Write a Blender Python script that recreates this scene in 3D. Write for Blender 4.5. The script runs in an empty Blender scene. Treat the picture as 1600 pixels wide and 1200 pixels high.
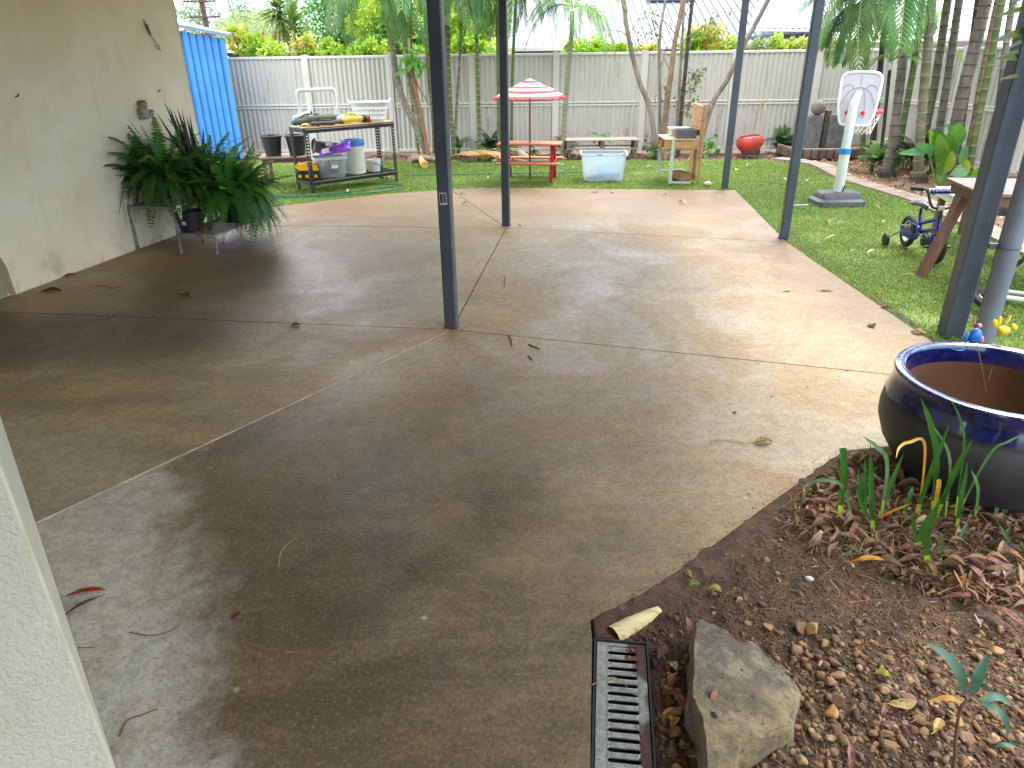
import bpy, math, random
import numpy as np
from mathutils import Vector, Matrix, Euler
R = math.radians
SC = bpy.context.scene
COL = SC.collection
rng = random.Random(7)

# ---------------------------------------------------------------- camera
CAM_H = 1.65
PITCH, ROLL, FPX = R(25.1), math.atan(32 / 2350), 1100.0
cf = Vector((0, math.cos(PITCH), -math.sin(PITCH)))
cu0 = Vector((0, math.sin(PITCH), math.cos(PITCH))); cr0 = Vector((1, 0, 0))
cr = cr0 * math.cos(ROLL) - cu0 * math.sin(ROLL)
cu = cu0 * math.cos(ROLL) + cr0 * math.sin(ROLL)
cam_d = bpy.data.cameras.new('camera'); cam = bpy.data.objects.new('camera', cam_d); COL.objects.link(cam)
m = Matrix((cr, cu, -cf)).transposed().to_4x4(); m.translation = Vector((0, 0, CAM_H)); cam.matrix_world = m
cam_d.sensor_width = 36; cam_d.lens = FPX / 1600 * 36; cam_d.clip_start = 0.05; cam_d.clip_end = 800
SC.camera = cam

# ---------------------------------------------------------------- sky, sun, exposure
SUN_EL, SUN_AZ = R(58), R(38)            # azimuth clockwise from +Y (ahead of the camera)
W = bpy.data.worlds.new('World'); SC.world = W; W.use_nodes = True
nt = W.node_tree; nt.nodes.clear()
wo = nt.nodes.new('ShaderNodeOutputWorld'); bg = nt.nodes.new('ShaderNodeBackground')
sky = nt.nodes.new('ShaderNodeTexSky'); sky.sky_type = 'NISHITA'; sky.sun_disc = False
sky.sun_elevation = SUN_EL; sky.sun_rotation = SUN_AZ; sky.altitude = 30; sky.air_density = 1.0; sky.dust_density = 0.8; sky.ozone_density = 2.0
tcw = nt.nodes.new('ShaderNodeTexCoord'); cn = nt.nodes.new('ShaderNodeTexNoise')
cn.inputs['Scale'].default_value = 2.2; cn.inputs['Detail'].default_value = 6
crw = nt.nodes.new('ShaderNodeMapRange'); crw.inputs['From Min'].default_value = .42; crw.inputs['From Max'].default_value = .62
crw.inputs['To Min'].default_value = .15; crw.inputs['To Max'].default_value = .8
mxw = nt.nodes.new('ShaderNodeMix'); mxw.data_type = 'RGBA'; mxw.inputs['B'].default_value = (11.2, 10.3, 9.2, 1)
nt.links.new(tcw.outputs['Generated'], cn.inputs['Vector']); nt.links.new(cn.outputs['Fac'], crw.inputs['Value'])
sxw = nt.nodes.new('ShaderNodeSeparateXYZ'); elw = nt.nodes.new('ShaderNodeMapRange'); elw.interpolation_type = 'SMOOTHSTEP'; elw.inputs['From Min'].default_value = .06; elw.inputs['From Max'].default_value = .32
muw = nt.nodes.new('ShaderNodeMath'); muw.operation = 'MULTIPLY'; nt.links.new(tcw.outputs['Generated'], sxw.inputs[0]); nt.links.new(sxw.outputs['Z'], elw.inputs['Value']); nt.links.new(elw.outputs['Result'], muw.inputs[0]); nt.links.new(crw.outputs['Result'], muw.inputs[1])
nt.links.new(muw.outputs[0], mxw.inputs['Factor']); tnw = nt.nodes.new('ShaderNodeMix'); tnw.data_type = 'RGBA'; tnw.blend_type = 'MULTIPLY'; tnw.inputs['Factor'].default_value = 1; tnw.inputs['B'].default_value = (.80, .98, 1.08, 1); nt.links.new(sky.outputs['Color'], tnw.inputs['A']); nt.links.new(tnw.outputs['Result'], mxw.inputs['A'])
nt.links.new(mxw.outputs['Result'], bg.inputs['Color']); nt.links.new(bg.outputs['Background'], wo.inputs['Surface'])
bg.inputs["Strength"].default_value = 0.15
sd = bpy.data.lights.new('sun', 'SUN'); sd.energy = 1.2; sd.angle = R(26); sd.color = (1, .94, .83)
so = bpy.data.objects.new('sun', sd); COL.objects.link(so)
sdir = Vector((math.sin(SUN_AZ) * math.cos(SUN_EL), math.cos(SUN_AZ) * math.cos(SUN_EL), math.sin(SUN_EL)))
so.location = sdir * 50; so.rotation_euler = sdir.to_track_quat('Z', 'Y').to_euler()
vs = SC.view_settings; vs.view_transform = 'Standard'; vs.look = 'None'; vs.gamma = 1; vs.use_curve_mapping = False
vs.exposure = 2.32
SC.cycles.max_bounces = 8; SC.cycles.diffuse_bounces = 5; SC.cycles.transparent_max_bounces = 8
SC.cycles.use_denoising = True

# ---------------------------------------------------------------- pixel -> place
def ray(x, y): return cf + cr * ((x - 800) / FPX) - cu * ((y - 600) / FPX)
def G(x, y, z=0.0):
    d = ray(x, y); return Vector((0, 0, CAM_H)) + d * ((z - CAM_H) / d.z)
def P(x, y, Y):
    d = ray(x, y); return Vector((0, 0, CAM_H)) + d * (Y / d.y)

# ---------------------------------------------------------------- objects
OFF = {}
def tag(o, label=None, cat=None, group=None, kind=None):
    if label: o['label'] = label
    if cat: o['category'] = cat
    if group: o['group'] = group
    if kind: o['kind'] = kind
    return o
def thing(name, label, cat, loc=(0, 0, 0), rotz=0.0, group=None, kind=None):
    o = bpy.data.objects.new(name, None); COL.objects.link(o); o.empty_display_size = .1
    o.location = loc; o.rotation_euler = (0, 0, rotz); OFF[o.name] = Vector(loc)
    return tag(o, label, cat, group, kind)
def newobj(name, me, parent=None, loc=None, rot=None, scale=None):
    o = bpy.data.objects.new(name, me); COL.objects.link(o)
    if parent: o.parent = parent; OFF[o.name] = OFF.get(parent.name, Vector())
    if loc is not None: o.location = loc
    if rot is not None: o.rotation_euler = rot
    if scale is not None: o.scale = scale if hasattr(scale, '__len__') else (scale,) * 3
    return o
def children(o): return [c for c in COL.objects if c.parent == o]
def copy_tree(o, parent=None):
    c = o.copy(); COL.objects.link(c)
    if parent: c.parent = parent
    OFF[c.name] = OFF.get(o.name, Vector())
    for ch in [k for k in COL.objects if k.parent == o]: copy_tree(ch, c)
    return c
def mesh_np(name, verts, faces, mats, smooth=False, mi=None):
    """verts (n,3), faces (m,k) arrays of one face size"""
    me = bpy.data.meshes.new(name); verts = np.asarray(verts, dtype=np.float32); faces = np.asarray(faces, dtype=np.int32)
    k = faces.shape[1]; me.vertices.add(len(verts)); me.vertices.foreach_set('co', verts.ravel())
    me.loops.add(faces.size); me.loops.foreach_set('vertex_index', faces.ravel())
    me.polygons.add(len(faces)); me.polygons.foreach_set('loop_start', np.arange(0, faces.size, k, dtype=np.int32))
    if mi is not None: me.polygons.foreach_set('material_index', np.asarray(mi, dtype=np.int32))
    me.update(calc_edges=True)
    if smooth: me.polygons.foreach_set('use_smooth', np.ones(len(faces), dtype=bool))
    for mm in (mats if isinstance(mats, (list, tuple)) else [mats]): me.materials.append(mm)
    return me
class MB:
    def __init__(s): s.v = []; s.f = []; s.m = []
    def add(s, vs, fs, mi=0):
        b = len(s.v); s.v += [tuple(p) for p in vs]
        for q in fs: s.f.append([i + b for i in q]); s.m.append(mi)
        return s
    def box(s, c, d, rot=None, mi=0, bev=0.0):
        c = Vector(c); h = Vector(d) * .5
        rm = rot if isinstance(rot, Matrix) else (Euler(rot).to_matrix() if rot else Matrix.Identity(3))
        if bev <= 0:
            vs = [c + rm @ Vector((h.x * i, h.y * j, h.z * k)) for i in (-1, 1) for j in (-1, 1) for k in (-1, 1)]
            fs = [(0, 1, 3, 2), (4, 6, 7, 5), (0, 4, 5, 1), (2, 3, 7, 6), (0, 2, 6, 4), (1, 5, 7, 3)]
            return s.add(vs, fs, mi)
        b = min(bev, h.x * .9, h.y * .9, h.z * .9)
        vs = []; ix = {}
        for i in (-1, 1):
            for j in (-1, 1):
                for k in (-1, 1):
                    for a in range(3):
                        q = [h.x - b, h.y - b, h.z - b]; q[a] += b
                        ix[(i, j, k, a)] = len(vs); vs.append(c + rm @ Vector((q[0] * i, q[1] * j, q[2] * k)))
        fs = []
        for sg in (-1, 1):
            fs.append([ix[(sg, j, k, 0)] for j, k in ((-1, -1), (1, -1), (1, 1), (-1, 1))][::sg])
            fs.append([ix[(i, sg, k, 1)] for i, k in ((-1, -1), (-1, 1), (1, 1), (1, -1))][::sg])
            fs.append([ix[(i, j, sg, 2)] for i, j in ((-1, -1), (1, -1), (1, 1), (-1, 1))][::sg])
        for i in (-1, 1):
            for j in (-1, 1):
                fs.append([ix[(i, j, -1, 0)], ix[(i, j, 1, 0)], ix[(i, j, 1, 1)], ix[(i, j, -1, 1)]][::-i * j])
                fs.append([ix[(i, -1, j, 0)], ix[(i, 1, j, 0)], ix[(i, 1, j, 2)], ix[(i, -1, j, 2)]][::i * j])
                fs.append([ix[(-1, i, j, 1)], ix[(1, i, j, 1)], ix[(1, i, j, 2)], ix[(-1, i, j, 2)]][::-i * j])
                for k in (-1, 1): fs.append([ix[(i, j, k, 0)], ix[(i, j, k, 1)], ix[(i, j, k, 2)]][::i * j * k])
        return s.add(vs, fs, mi)
    def beam(s, a, b, w, h, up=(0, 0, 1), mi=0, bev=0.0):
        a, b = Vector(a), Vector(b); d = b - a; L = d.length; d.normalize(); up = Vector(up)
        if abs(d.dot(up)) > .98: up = Vector((0, 1, 0))
        sd = d.cross(up).normalized(); u2 = sd.cross(d)
        return s.box((a + b) / 2, (L, w, h), Matrix((d, sd, u2)).transposed(), mi, bev)
    def tube(s, pts, r, n=8, cap=True, mi=0, sq=1.0):
        pts = [Vector(p) for p in pts]; N = len(pts)
        rs = r if hasattr(r, '__len__') else [r] * N
        prev = None; rings = []
        for i, p in enumerate(pts):
            t = (pts[min(i + 1, N - 1)] - pts[max(i - 1, 0)])
            t = t.normalized() if t.length > 1e-9 else Vector((0, 0, 1))
            if prev is None:
                ref = Vector((0, 0, 1)) if abs(t.z) < .9 else Vector((1, 0, 0)); a = t.cross(ref).normalized()
            else:
                a = prev - t * prev.dot(t); a = a.normalized() if a.length > 1e-6 else t.cross(Vector((1, 0, .3))).normalized()
            prev = a; b = t.cross(a)
            rings.append([p + (a * math.cos(2 * math.pi * k / n) + b * (math.sin(2 * math.pi * k / n) * sq)) * rs[i] for k in range(n)])
        vs = [q for rg in rings for q in rg]
        fs = [(i * n + k, i * n + (k + 1) % n, (i + 1) * n + (k + 1) % n, (i + 1) * n + k) for i in range(N - 1) for k in range(n)]
        if cap: fs += [tuple(range(n))[::-1], tuple((N - 1) * n + k for k in range(n))]
        return s.add(vs, fs, mi)
    def lathe(s, prof, n=24, c=(0, 0, 0), mi=0, rot=None, mis=None, sx=1, sy=1):
        c = Vector(c); rm = Euler(rot).to_matrix() if rot else Matrix.Identity(3)
        vs = [c + rm @ Vector((r * math.cos(2 * math.pi * k / n) * sx, r * math.sin(2 * math.pi * k / n) * sy, z)) for r, z in prof for k in range(n)]
        for i in range(len(prof) - 1):
            pass
        b = len(s.v); s.v += [tuple(p) for p in vs]
        for i in range(len(prof) - 1):
            for k in range(n):
                s.f.append([b + i * n + k, b + i * n + (k + 1) % n, b + (i + 1) * n + (k + 1) % n, b + (i + 1) * n + k])
                s.m.append(mis[i] if mis else mi)
        return s
    def disc(s, c, r, n=24, mi=0, rot=None, up=1):
        c = Vector(c); rm = Euler(rot).to_matrix() if rot else Matrix.Identity(3)
        return s.add([c + rm @ Vector((r * math.cos(2 * math.pi * k / n), r * math.sin(2 * math.pi * k / n), 0)) for k in range(n)], [tuple(range(n))[::up]], mi)
    def ball(s, c, r, nu=12, nv=8, mi=0, rot=None, jit=0.0, rnd=None):
        c = Vector(c); r = Vector(r) if hasattr(r, '__len__') else Vector((r, r, r))
        rm = rot if isinstance(rot, Matrix) else (Euler(rot).to_matrix() if rot else Matrix.Identity(3))
        vs = []; rnd = rnd or rng
        for j in range(1, nv):
            th = math.pi * j / nv
            for i in range(nu):
                ph = 2 * math.pi * i / nu; q = 1 + (rnd.uniform(-jit, jit) if jit else 0)
                vs.append(c + rm @ Vector((r.x * math.sin(th) * math.cos(ph) * q, r.y * math.sin(th) * math.sin(ph) * q, r.z * math.cos(th) * q)))
        vs += [c + rm @ Vector((0, 0, r.z)), c + rm @ Vector((0, 0, -r.z))]; t = len(vs) - 2
        fs = [(j * nu + i, (j + 1) * nu + i, (j + 1) * nu + (i + 1) % nu, j * nu + (i + 1) % nu) for j in range(nv - 2) for i in range(nu)]
        fs += [(t, i, (i + 1) % nu) for i in range(nu)] + [(t + 1, (nv - 2) * nu + (i + 1) % nu, (nv - 2) * nu + i) for i in range(nu)]
        return s.add(vs, fs, mi)
    def prism(s, poly, z0, z1, mi=0):
        n = len(poly); vs = [(p[0], p[1], z0) for p in poly] + [(p[0], p[1], z1) for p in poly]
        a = sum(poly[i][0] * poly[(i + 1) % n][1] - poly[(i + 1) % n][0] * poly[i][1] for i in range(n))
        o = 1 if a > 0 else -1
        fs = [tuple(range(n))[::-o], tuple(range(n, 2 * n))[::o]] + [(i, (i + 1) % n, n + (i + 1) % n, n + i)[::o] for i in range(n)]
        return s.add(vs, fs, mi)
    def strip(s, pts, ws, sides, mi=0, fold=0.0, nrm=None):
        """leaf blade: centre line pts, half widths, side vectors; fold lifts the edges"""
        vs = []; N = len(pts)
        for i in range(N):
            p = Vector(pts[i]); sd = Vector(sides[i] if hasattr(sides[0], '__len__') else sides).normalized()
            up = (nrm[i] if nrm else Vector((0, 0, 1))) * (fold * ws[i])
            vs += [p - sd * ws[i] + up, p, p + sd * ws[i] + up]
        fs = []
        for i in range(N - 1):
            fs += [(3 * i, 3 * i + 1, 3 * i + 4, 3 * i + 3), (3 * i + 1, 3 * i + 2, 3 * i + 5, 3 * i + 4)]
        return s.add(vs, fs, mi)
    def mesh(s, name, mats, smooth=False, off=None):
        me = bpy.data.meshes.new(name); o = off or Vector()
        me.from_pydata([(p[0] - o[0], p[1] - o[1], p[2] - o[2]) for p in s.v], [], s.f)
        for mm in (mats if isinstance(mats, (list, tuple)) else [mats]): me.materials.append(mm)
        me.polygons.foreach_set('material_index', s.m)
        if smooth:
            me.polygons.foreach_set('use_smooth', [True] * len(s.f))
            if smooth != 'all':
                me.set_sharp_from_angle(angle=R(38))
        me.update(); return me
    def build(s, name, mats, parent=None, smooth=False, world=False, label=None, kind=None):
        off = OFF.get(parent.name) if (parent and world) else None
        o = newobj(name, s.mesh(name, mats, smooth, off), parent)
        return tag(o, label, None, None, kind)
def solo(mb, name, mats, label, cat, loc=(0, 0, 0), rotz=0, group=None, smooth=False, kind=None):
    """a thing that is one mesh, modelled round its own base"""
    o = newobj(name, mb.mesh(name, mats, smooth)); o.location = loc; o.rotation_euler = (0, 0, rotz)
    return tag(o, label, cat, group, kind)
def bez(a, b, c, n):
    a, b, c = Vector(a), Vector(b), Vector(c)
    return [a * (1 - t) ** 2 + b * 2 * t * (1 - t) + c * t * t for t in [i / (n - 1) for i in range(n)]]
def poly_smooth(pts, n):
    """Catmull-Rom through pts"""
    pts = [Vector(p) for p in pts]; q = [pts[0] * 2 - pts[1]] + pts + [pts[-1] * 2 - pts[-2]]; out = []
    for i in range(1, len(q) - 2):
        for k in range(n):
            t = k / n; a, b, c, d = q[i - 1], q[i], q[i + 1], q[i + 2]
            out.append(.5 * ((2 * b) + (c - a) * t + (2 * a - 5 * b + 4 * c - d) * t * t + (3 * b - a - 3 * c + d) * t ** 3))
    return out + [pts[-1]]

# ---------------------------------------------------------------- materials
def L(r, g, b):
    f = lambda c: c / 12.92 if c <= .04045 else ((c + .055) / 1.055) ** 2.4
    return (f(r / 255), f(g / 255), f(b / 255), 1)
class NB:
    """small node helper"""
    def __init__(s, name):
        s.m = bpy.data.materials.new(name); s.m.use_nodes = True; s.t = s.m.node_tree; s.t.nodes.clear()
        s.out = s.n('ShaderNodeOutputMaterial'); s.b = s.n('ShaderNodeBsdfPrincipled'); s.l(s.b.outputs[0], s.out.inputs[0])
        s.geo = s.n('ShaderNodeNewGeometry')
    def n(s, t): return s.t.nodes.new(t)
    def l(s, a, b): s.t.links.new(a, b)
    def noise(s, scale, detail=5, rough=.6, vec=None, dist=0):
        k = s.n('ShaderNodeTexNoise'); k.inputs['Scale'].default_value = scale; k.inputs['Detail'].default_value = detail
        k.inputs['Roughness'].default_value = rough; k.inputs['Distortion'].default_value = dist
        s.l(vec or s.geo.outputs['Position'], k.inputs['Vector']); return k.outputs['Fac']
    def mr(s, v, a, b, c=0, d=1, smooth=True):
        k = s.n('ShaderNodeMapRange'); k.interpolation_type = 'SMOOTHSTEP' if smooth else 'LINEAR'
        s.l(v, k.inputs['Value'])
        for nm, x in (('From Min', a), ('From Max', b), ('To Min', c), ('To Max', d)): k.inputs[nm].default_value = x
        return k.outputs['Result']
    def mix(s, f, a, b, mode='MIX'):
        k = s.n('ShaderNodeMix'); k.data_type = 'RGBA'; k.blend_type = mode
        for sock, x in (('Factor', f), ('A', a), ('B', b)):
            if isinstance(x, (int, float)): k.inputs[sock].default_value = x
            elif isinstance(x, tuple): k.inputs[sock].default_value = x
            else: s.l(x, k.inputs[sock])
        return k.outputs['Result']
    def math(s, op, a, b=None, clamp=False):
        k = s.n('ShaderNodeMath'); k.operation = op; k.use_clamp = clamp
        for i, x in enumerate((a, b)):
            if x is None: continue
            if isinstance(x, (int, float)): k.inputs[i].default_value = x
            else: s.l(x, k.inputs[i])
        return k.outputs[0]
    def bump(s, h, strength=.3, dist=.01, prev=None):
        k = s.n('ShaderNodeBump'); k.inputs['Strength'].default_value = strength; k.inputs['Distance'].default_value = dist
        s.l(h, k.inputs['Height'])
        if prev is not None: s.l(prev, k.inputs['Normal'])
        return k.outputs['Normal']
    def set(s, **kw):
        for k, x in kw.items():
            k = {'base': 'Base Color', 'rough': 'Roughness', 'metal': 'Metallic', 'normal': 'Normal', 'spec': 'Specular IOR Level', 'coat': 'Coat Weight', 'alpha': 'Alpha', 'trans': 'Transmission Weight', 'ior': 'IOR', 'croughness': 'Coat Roughness'}[k]
            if isinstance(x, (int, float, tuple)): s.b.inputs[k].default_value = x
            else: s.l(x, s.b.inputs[k])
        return s
def M(name, c, c2=None, scale=6, rough=.6, bump=0, bs=60, metal=0, spec=.5, island=0, orand=0, trans=0, coat=0, lo=.35, hi=.65, c3=None, obj=False, streak=None, dirt=None):
    k = NB(name); vec = None
    if obj:
        tc = k.n('ShaderNodeTexCoord'); vec = tc.outputs['Object']
    if streak:
        mp = k.n('ShaderNodeMapping'); mp.inputs['Scale'].default_value = streak
        k.l(vec or k.geo.outputs['Position'], mp.inputs['Vector']); vec = mp.outputs['Vector']
    col = c
    if c2 is not None: col = k.mix(k.mr(k.noise(scale, vec=vec), lo, hi), c, c2)
    if c3 is not None: col = k.mix(k.mr(k.noise(scale * 2.7, 8, vec=vec), .52, .7), col, c3)
    if dirt is not None: col = k.mix(k.mr(k.noise(dirt[1], 8, .7, vec=vec), dirt[2], dirt[2] + .12), col, dirt[0])
    if island or orand:
        hs = k.n('ShaderNodeHueSaturation'); oi = k.n('ShaderNodeObjectInfo')
        src = k.geo.outputs['Random Per Island'] if island else oi.outputs['Random']; am = island or orand
        k.l(k.mr(src, 0, 1, 1 - am, 1 + am, False), hs.inputs['Value'])
        src2 = k.math('FRACT', k.math('MULTIPLY', src, 7.31))
        k.l(k.mr(src2, 0, 1, .5 - am * .06, .5 + am * .06, False), hs.inputs['Hue'])
        if isinstance(col, tuple): hs.inputs['Color'].default_value = col
        else: k.l(col, hs.inputs['Color'])
        col = hs.outputs['Color']
    rr = rough
    k.set(base=col, rough=rr, metal=metal, spec=spec, coat=coat)
    if bump: k.set(normal=k.bump(k.noise(bs, 6, .65, vec=vec), bump, .01))
    if trans:
        tr = k.n('ShaderNodeBsdfTranslucent'); mx = k.n('ShaderNodeMixShader'); mx.inputs[0].default_value = trans
        if isinstance(col, tuple): tr.inputs['Color'].default_value = col
        else:
            br = k.mix(1.0, col, (1.25, 1.3, .8, 1), 'MULTIPLY'); k.l(br, tr.inputs['Color'])
        k.l(k.b.outputs[0], mx.inputs[1]); k.l(tr.outputs[0], mx.inputs[2]); k.l(mx.outputs[0], k.out.inputs[0])
    return k.m
def ramp_island(name, cols, rough=.75, trans=0.0, obj=False, bump=0, bs=80, var=.25):
    """colour picked at random per loose piece (or per object)"""
    k = NB(name); oi = k.n('ShaderNodeObjectInfo'); r = k.n('ShaderNodeValToRGB'); r.color_ramp.interpolation = 'LINEAR'
    e = r.color_ramp.elements
    while len(e) < len(cols): e.new(.5)
    for i, c in enumerate(cols): e[i].position = i / max(1, len(cols) - 1); e[i].color = c
    k.l(oi.outputs['Random'] if obj else k.geo.outputs['Random Per Island'], r.inputs['Fac'])
    col = k.mix(k.mr(k.noise(35, 6), .3, .7, 0, var), r.outputs['Color'], (0.02, .015, .01, 1))
    k.set(base=col, rough=rough)
    if bump: k.set(normal=k.bump(k.noise(bs, 6), bump, .004))
    if trans:
        tr = k.n('ShaderNodeBsdfTranslucent'); mx = k.n('ShaderNodeMixShader'); mx.inputs[0].default_value = trans
        k.l(col, tr.inputs['Color']); k.l(k.b.outputs[0], mx.inputs[1]); k.l(tr.outputs[0], mx.inputs[2]); k.l(mx.outputs[0], k.out.inputs[0])
    return k.m
# ================================================================ SETTING
def sheet(name, pts, z, mat, kind='structure', label=None):
    mb = MB(); a = sum(pts[i][0] * pts[(i + 1) % len(pts)][1] - pts[(i + 1) % len(pts)][0] * pts[i][1] for i in range(len(pts)))
    mb.add([(p[0], p[1], z) for p in pts], [tuple(range(len(pts)))[::1 if a > 0 else -1]])
    return tag(newobj(name, mb.mesh(name, mat)), label, None, None, kind)
# --- materials of the setting
m_dirt = M('dirt', L(98, 78, 60), L(122, 100, 78), 1.7, .95, .5, 40, c3=L(76, 60, 46))
def concrete():
    k = NB('concrete'); pos = k.geo.outputs['Position']; sx = k.n('ShaderNodeSeparateXYZ'); k.l(pos, sx.inputs[0])
    X, Y = sx.outputs['X'], sx.outputs['Y']
    n_big = k.noise(.55, 5, .55, dist=.6); n_mid = k.noise(2.3, 8, .62, dist=.4); n_fine = k.noise(38, 6, .7); n_cloud = k.noise(1.1, 9, .65, dist=1.2)
    mp = k.n('ShaderNodeMapping'); mp.inputs['Scale'].default_value = (.45, 1.6, 1); mp.inputs['Rotation'].default_value = (0, 0, R(-8)); k.l(pos, mp.inputs[0])
    n_st = k.noise(3.4, 8, .66, vec=mp.outputs[0])
    # bare slab, tan film of dust over it, brown damp stain
    grey = k.mix(k.mr(n_mid, .3, .7), L(142, 136, 118), L(166, 159, 140))
    tan = k.mix(k.mr(n_cloud, .36, .66), L(170, 143, 95), L(184, 163, 120))
    brown = k.mix(k.mr(n_mid, .3, .7), L(74, 61, 38), L(106, 89, 60)); brown = k.mix(k.mr(k.noise(.8, 6, .6, dist=.8), .48, .6, 0, .75), brown, k.mix(k.mr(n_mid, .3, .7), L(78, 75, 67), L(104, 100, 90)))
    wob = k.math('MULTIPLY', k.math('SUBTRACT', n_mid, .5), .9); wob2 = k.math('MULTIPLY', k.math('SUBTRACT', n_big, .5), 2.4)
    dp = k.math('ADD', k.math('MULTIPLY', k.math('ADD', X, .69), .78), k.math('MULTIPLY', k.math('SUBTRACT', Y, .8), .625))
    dpw = k.math('ADD', dp, k.math('MULTIPLY', wob, 1.1))
    # clean strip beside the pier, wider towards the joint
    wid = k.mr(Y, 1.1, 3.0, .20, .60, False)
    clean = k.mr(k.math('ADD', k.math('SUBTRACT', wid, dpw), k.math('MULTIPLY', k.math('SUBTRACT', k.noise(9, 8, .75), .5), .32)), -.16, .2)
    sj = k.math('SUBTRACT', k.math('MULTIPLY', k.math('ADD', X, 1.88), .8157), k.math('MULTIPLY', k.math('SUBTRACT', Y, 2.29), .578)); below = k.mr(sj, -.006, .006, 0, 1, False)
    clean = k.math('MULTIPLY', clean, k.mr(below, 0, 1, .30, 1, False)); clean = k.math('MULTIPLY', clean, k.mr(Y, 3.4, 2.9, 0, 1))
    mid_clean = k.math('MULTIPLY', k.mr(k.math('ADD', k.math('ADD', k.math('MULTIPLY', k.math('ABSOLUTE', k.math('SUBTRACT', X, .75)), .8), k.math('MULTIPLY', k.math('ABSOLUTE', k.math('SUBTRACT', Y, 5.6)), .62)), wob2), 1.5, .3), .5)
    col = k.mix(k.mr(k.math('ADD', n_cloud, k.math('MULTIPLY', n_st, .25)), .5, .78, 0, .32), tan, grey)
    col = k.mix(mid_clean, col, grey)
    # the brown stain: near, and along the left half
    near = k.mr(k.math('ADD', Y, wob2), 4.9, 2.6)
    left = k.math('MULTIPLY', k.mr(k.math('ADD', X, k.math('ADD', wob, wob2)), .2, -1.6), k.mr(Y, 8.2, 6.2))
    st = k.math('MULTIPLY', k.math('MAXIMUM', near, left), k.mr(k.math('ADD', n_st, k.math('MULTIPLY', n_cloud, .6)), .5, .95, .78, 1.0))
    st = k.math('MULTIPLY', st, k.mr(k.math('ADD', X, wob), 1.0, -.5, .42, 1)); wedge = k.math('MULTIPLY', k.math('SUBTRACT', 1.0, below), k.mr(Y, 4.9, 4.2)); st = k.math('MULTIPLY', st, k.math('SUBTRACT', 1.0, k.math('MULTIPLY', wedge, k.mr(k.math('ADD', n_st, n_mid), .8, 1.15, .74, .32))))
    dwl = k.math('SUBTRACT', k.math('MULTIPLY', k.math('ADD', X, 3.857), .979), k.math('MULTIPLY', k.math('SUBTRACT', Y, 5.311), .2045)); st = k.math('MULTIPLY', st, k.math('MAXIMUM', k.mr(k.math('ADD', dwl, k.math('MULTIPLY', wob, .7)), .15, 1.2, .2, 1), k.mr(Y, 5.0, 4.7)))
    # edge by the garden bed is paler and sandy
    bedd = k.math('SUBTRACT', k.math('MULTIPLY', X, .66), k.math('MULTIPLY', Y, .75))
    st = k.math('MULTIPLY', st, k.mr(k.math('ADD', bedd, k.math('MULTIPLY', wob, .8)), -2.1, -.75, 1, .38))
    col = k.mix(k.math('MULTIPLY', st, .93), col, brown)
    # darkest patch at the left, beside the wall opening
    ex = k.math('ADD', k.math('POWER', k.math('MULTIPLY', k.math('ADD', X, 2.9), .75), 2), k.math('POWER', k.math('MULTIPLY', k.math('SUBTRACT', Y, 4.35), 1.9), 2))
    col = k.mix(k.math('MULTIPLY', k.mr(k.math('ADD', ex, k.math('MULTIPLY', wob, 1.6)), 1.5, .1), .8), col, L(70, 50, 34))
    g2 = k.mix(k.mr(n_mid, .3, .7), L(176, 173, 160), L(196, 192, 178)); g2 = k.mix(k.mr(k.noise(5, 8, .7), .5, .68, 0, .6), g2, L(158, 142, 112))
    col = k.mix(k.math('MULTIPLY', k.mr(k.math('ADD', Y, wob), 2.7, 1.3), k.mr(n_st, .35, .65, .45, .75)), col, L(60, 50, 35))  # near floor darkened once more towards the camera
    col = k.mix(clean, col, g2)
    # orange dust along the outer edges, deepened to offset the stronger unroofed light
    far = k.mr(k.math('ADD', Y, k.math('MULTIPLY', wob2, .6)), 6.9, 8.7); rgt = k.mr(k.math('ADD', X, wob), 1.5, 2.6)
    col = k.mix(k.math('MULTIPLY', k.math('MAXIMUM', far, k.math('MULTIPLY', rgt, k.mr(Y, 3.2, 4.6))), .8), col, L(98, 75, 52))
    # grain, dark specks, pale splatter
    n_g1 = k.noise(16, 9, .78, dist=.3); n_g2 = k.noise(75, 6, .85)
    col = k.mix(k.mr(n_g1, .44, .56, .42, 0), col, k.mix(.55, col, L(52, 42, 32)))
    col = k.mix(k.mr(n_fine, .3, .75, 0, .42), col, k.mix(.5, col, L(60, 50, 40)))
    col = k.mix(k.mr(n_g2, .52, .64, 0, .34), col, k.mix(.6, col, L(206, 196, 176)))
    col = k.mix(k.mr(n_g2, .47, .38, 0, .55), col, L(46, 38, 30))
    col = k.mix(k.mr(k.noise(230, 3, .9), .58, .68, 0, .34), col, L(200, 190, 170))
    vo = k.n('ShaderNodeTexVoronoi'); vo.inputs['Scale'].default_value = 9; k.l(pos, vo.inputs['Vector'])
    col = k.mix(k.mr(vo.outputs['Distance'], .055, .02, 0, .75), col, L(62, 50, 38))
    vo2 = k.n('ShaderNodeTexVoronoi'); vo2.inputs['Scale'].default_value = 5.3; k.l(pos, vo2.inputs['Vector'])
    col = k.mix(k.math('MULTIPLY', k.mr(vo2.outputs['Distance'], .07, .03, 0, .55), k.mr(n_mid, .5, .6)), col, L(196, 188, 172))
    ro = k.mix(st, (.58,) * 3 + (1,), (.40,) * 3 + (1,)); ro = k.mix(k.mr(n_cloud, .4, .66, 0, .8), ro, (.30,) * 3 + (1,)); ro = k.mix(k.mr(n_fine, .4, .7, 0, .4), ro, (.75,) * 3 + (1,))
    k.set(base=col, rough=ro, spec=.36, normal=k.bump(n_fine, .25, .004, k.bump(k.noise(190, 3), .16, .002)))
    return k.m
m_conc = concrete()
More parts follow.
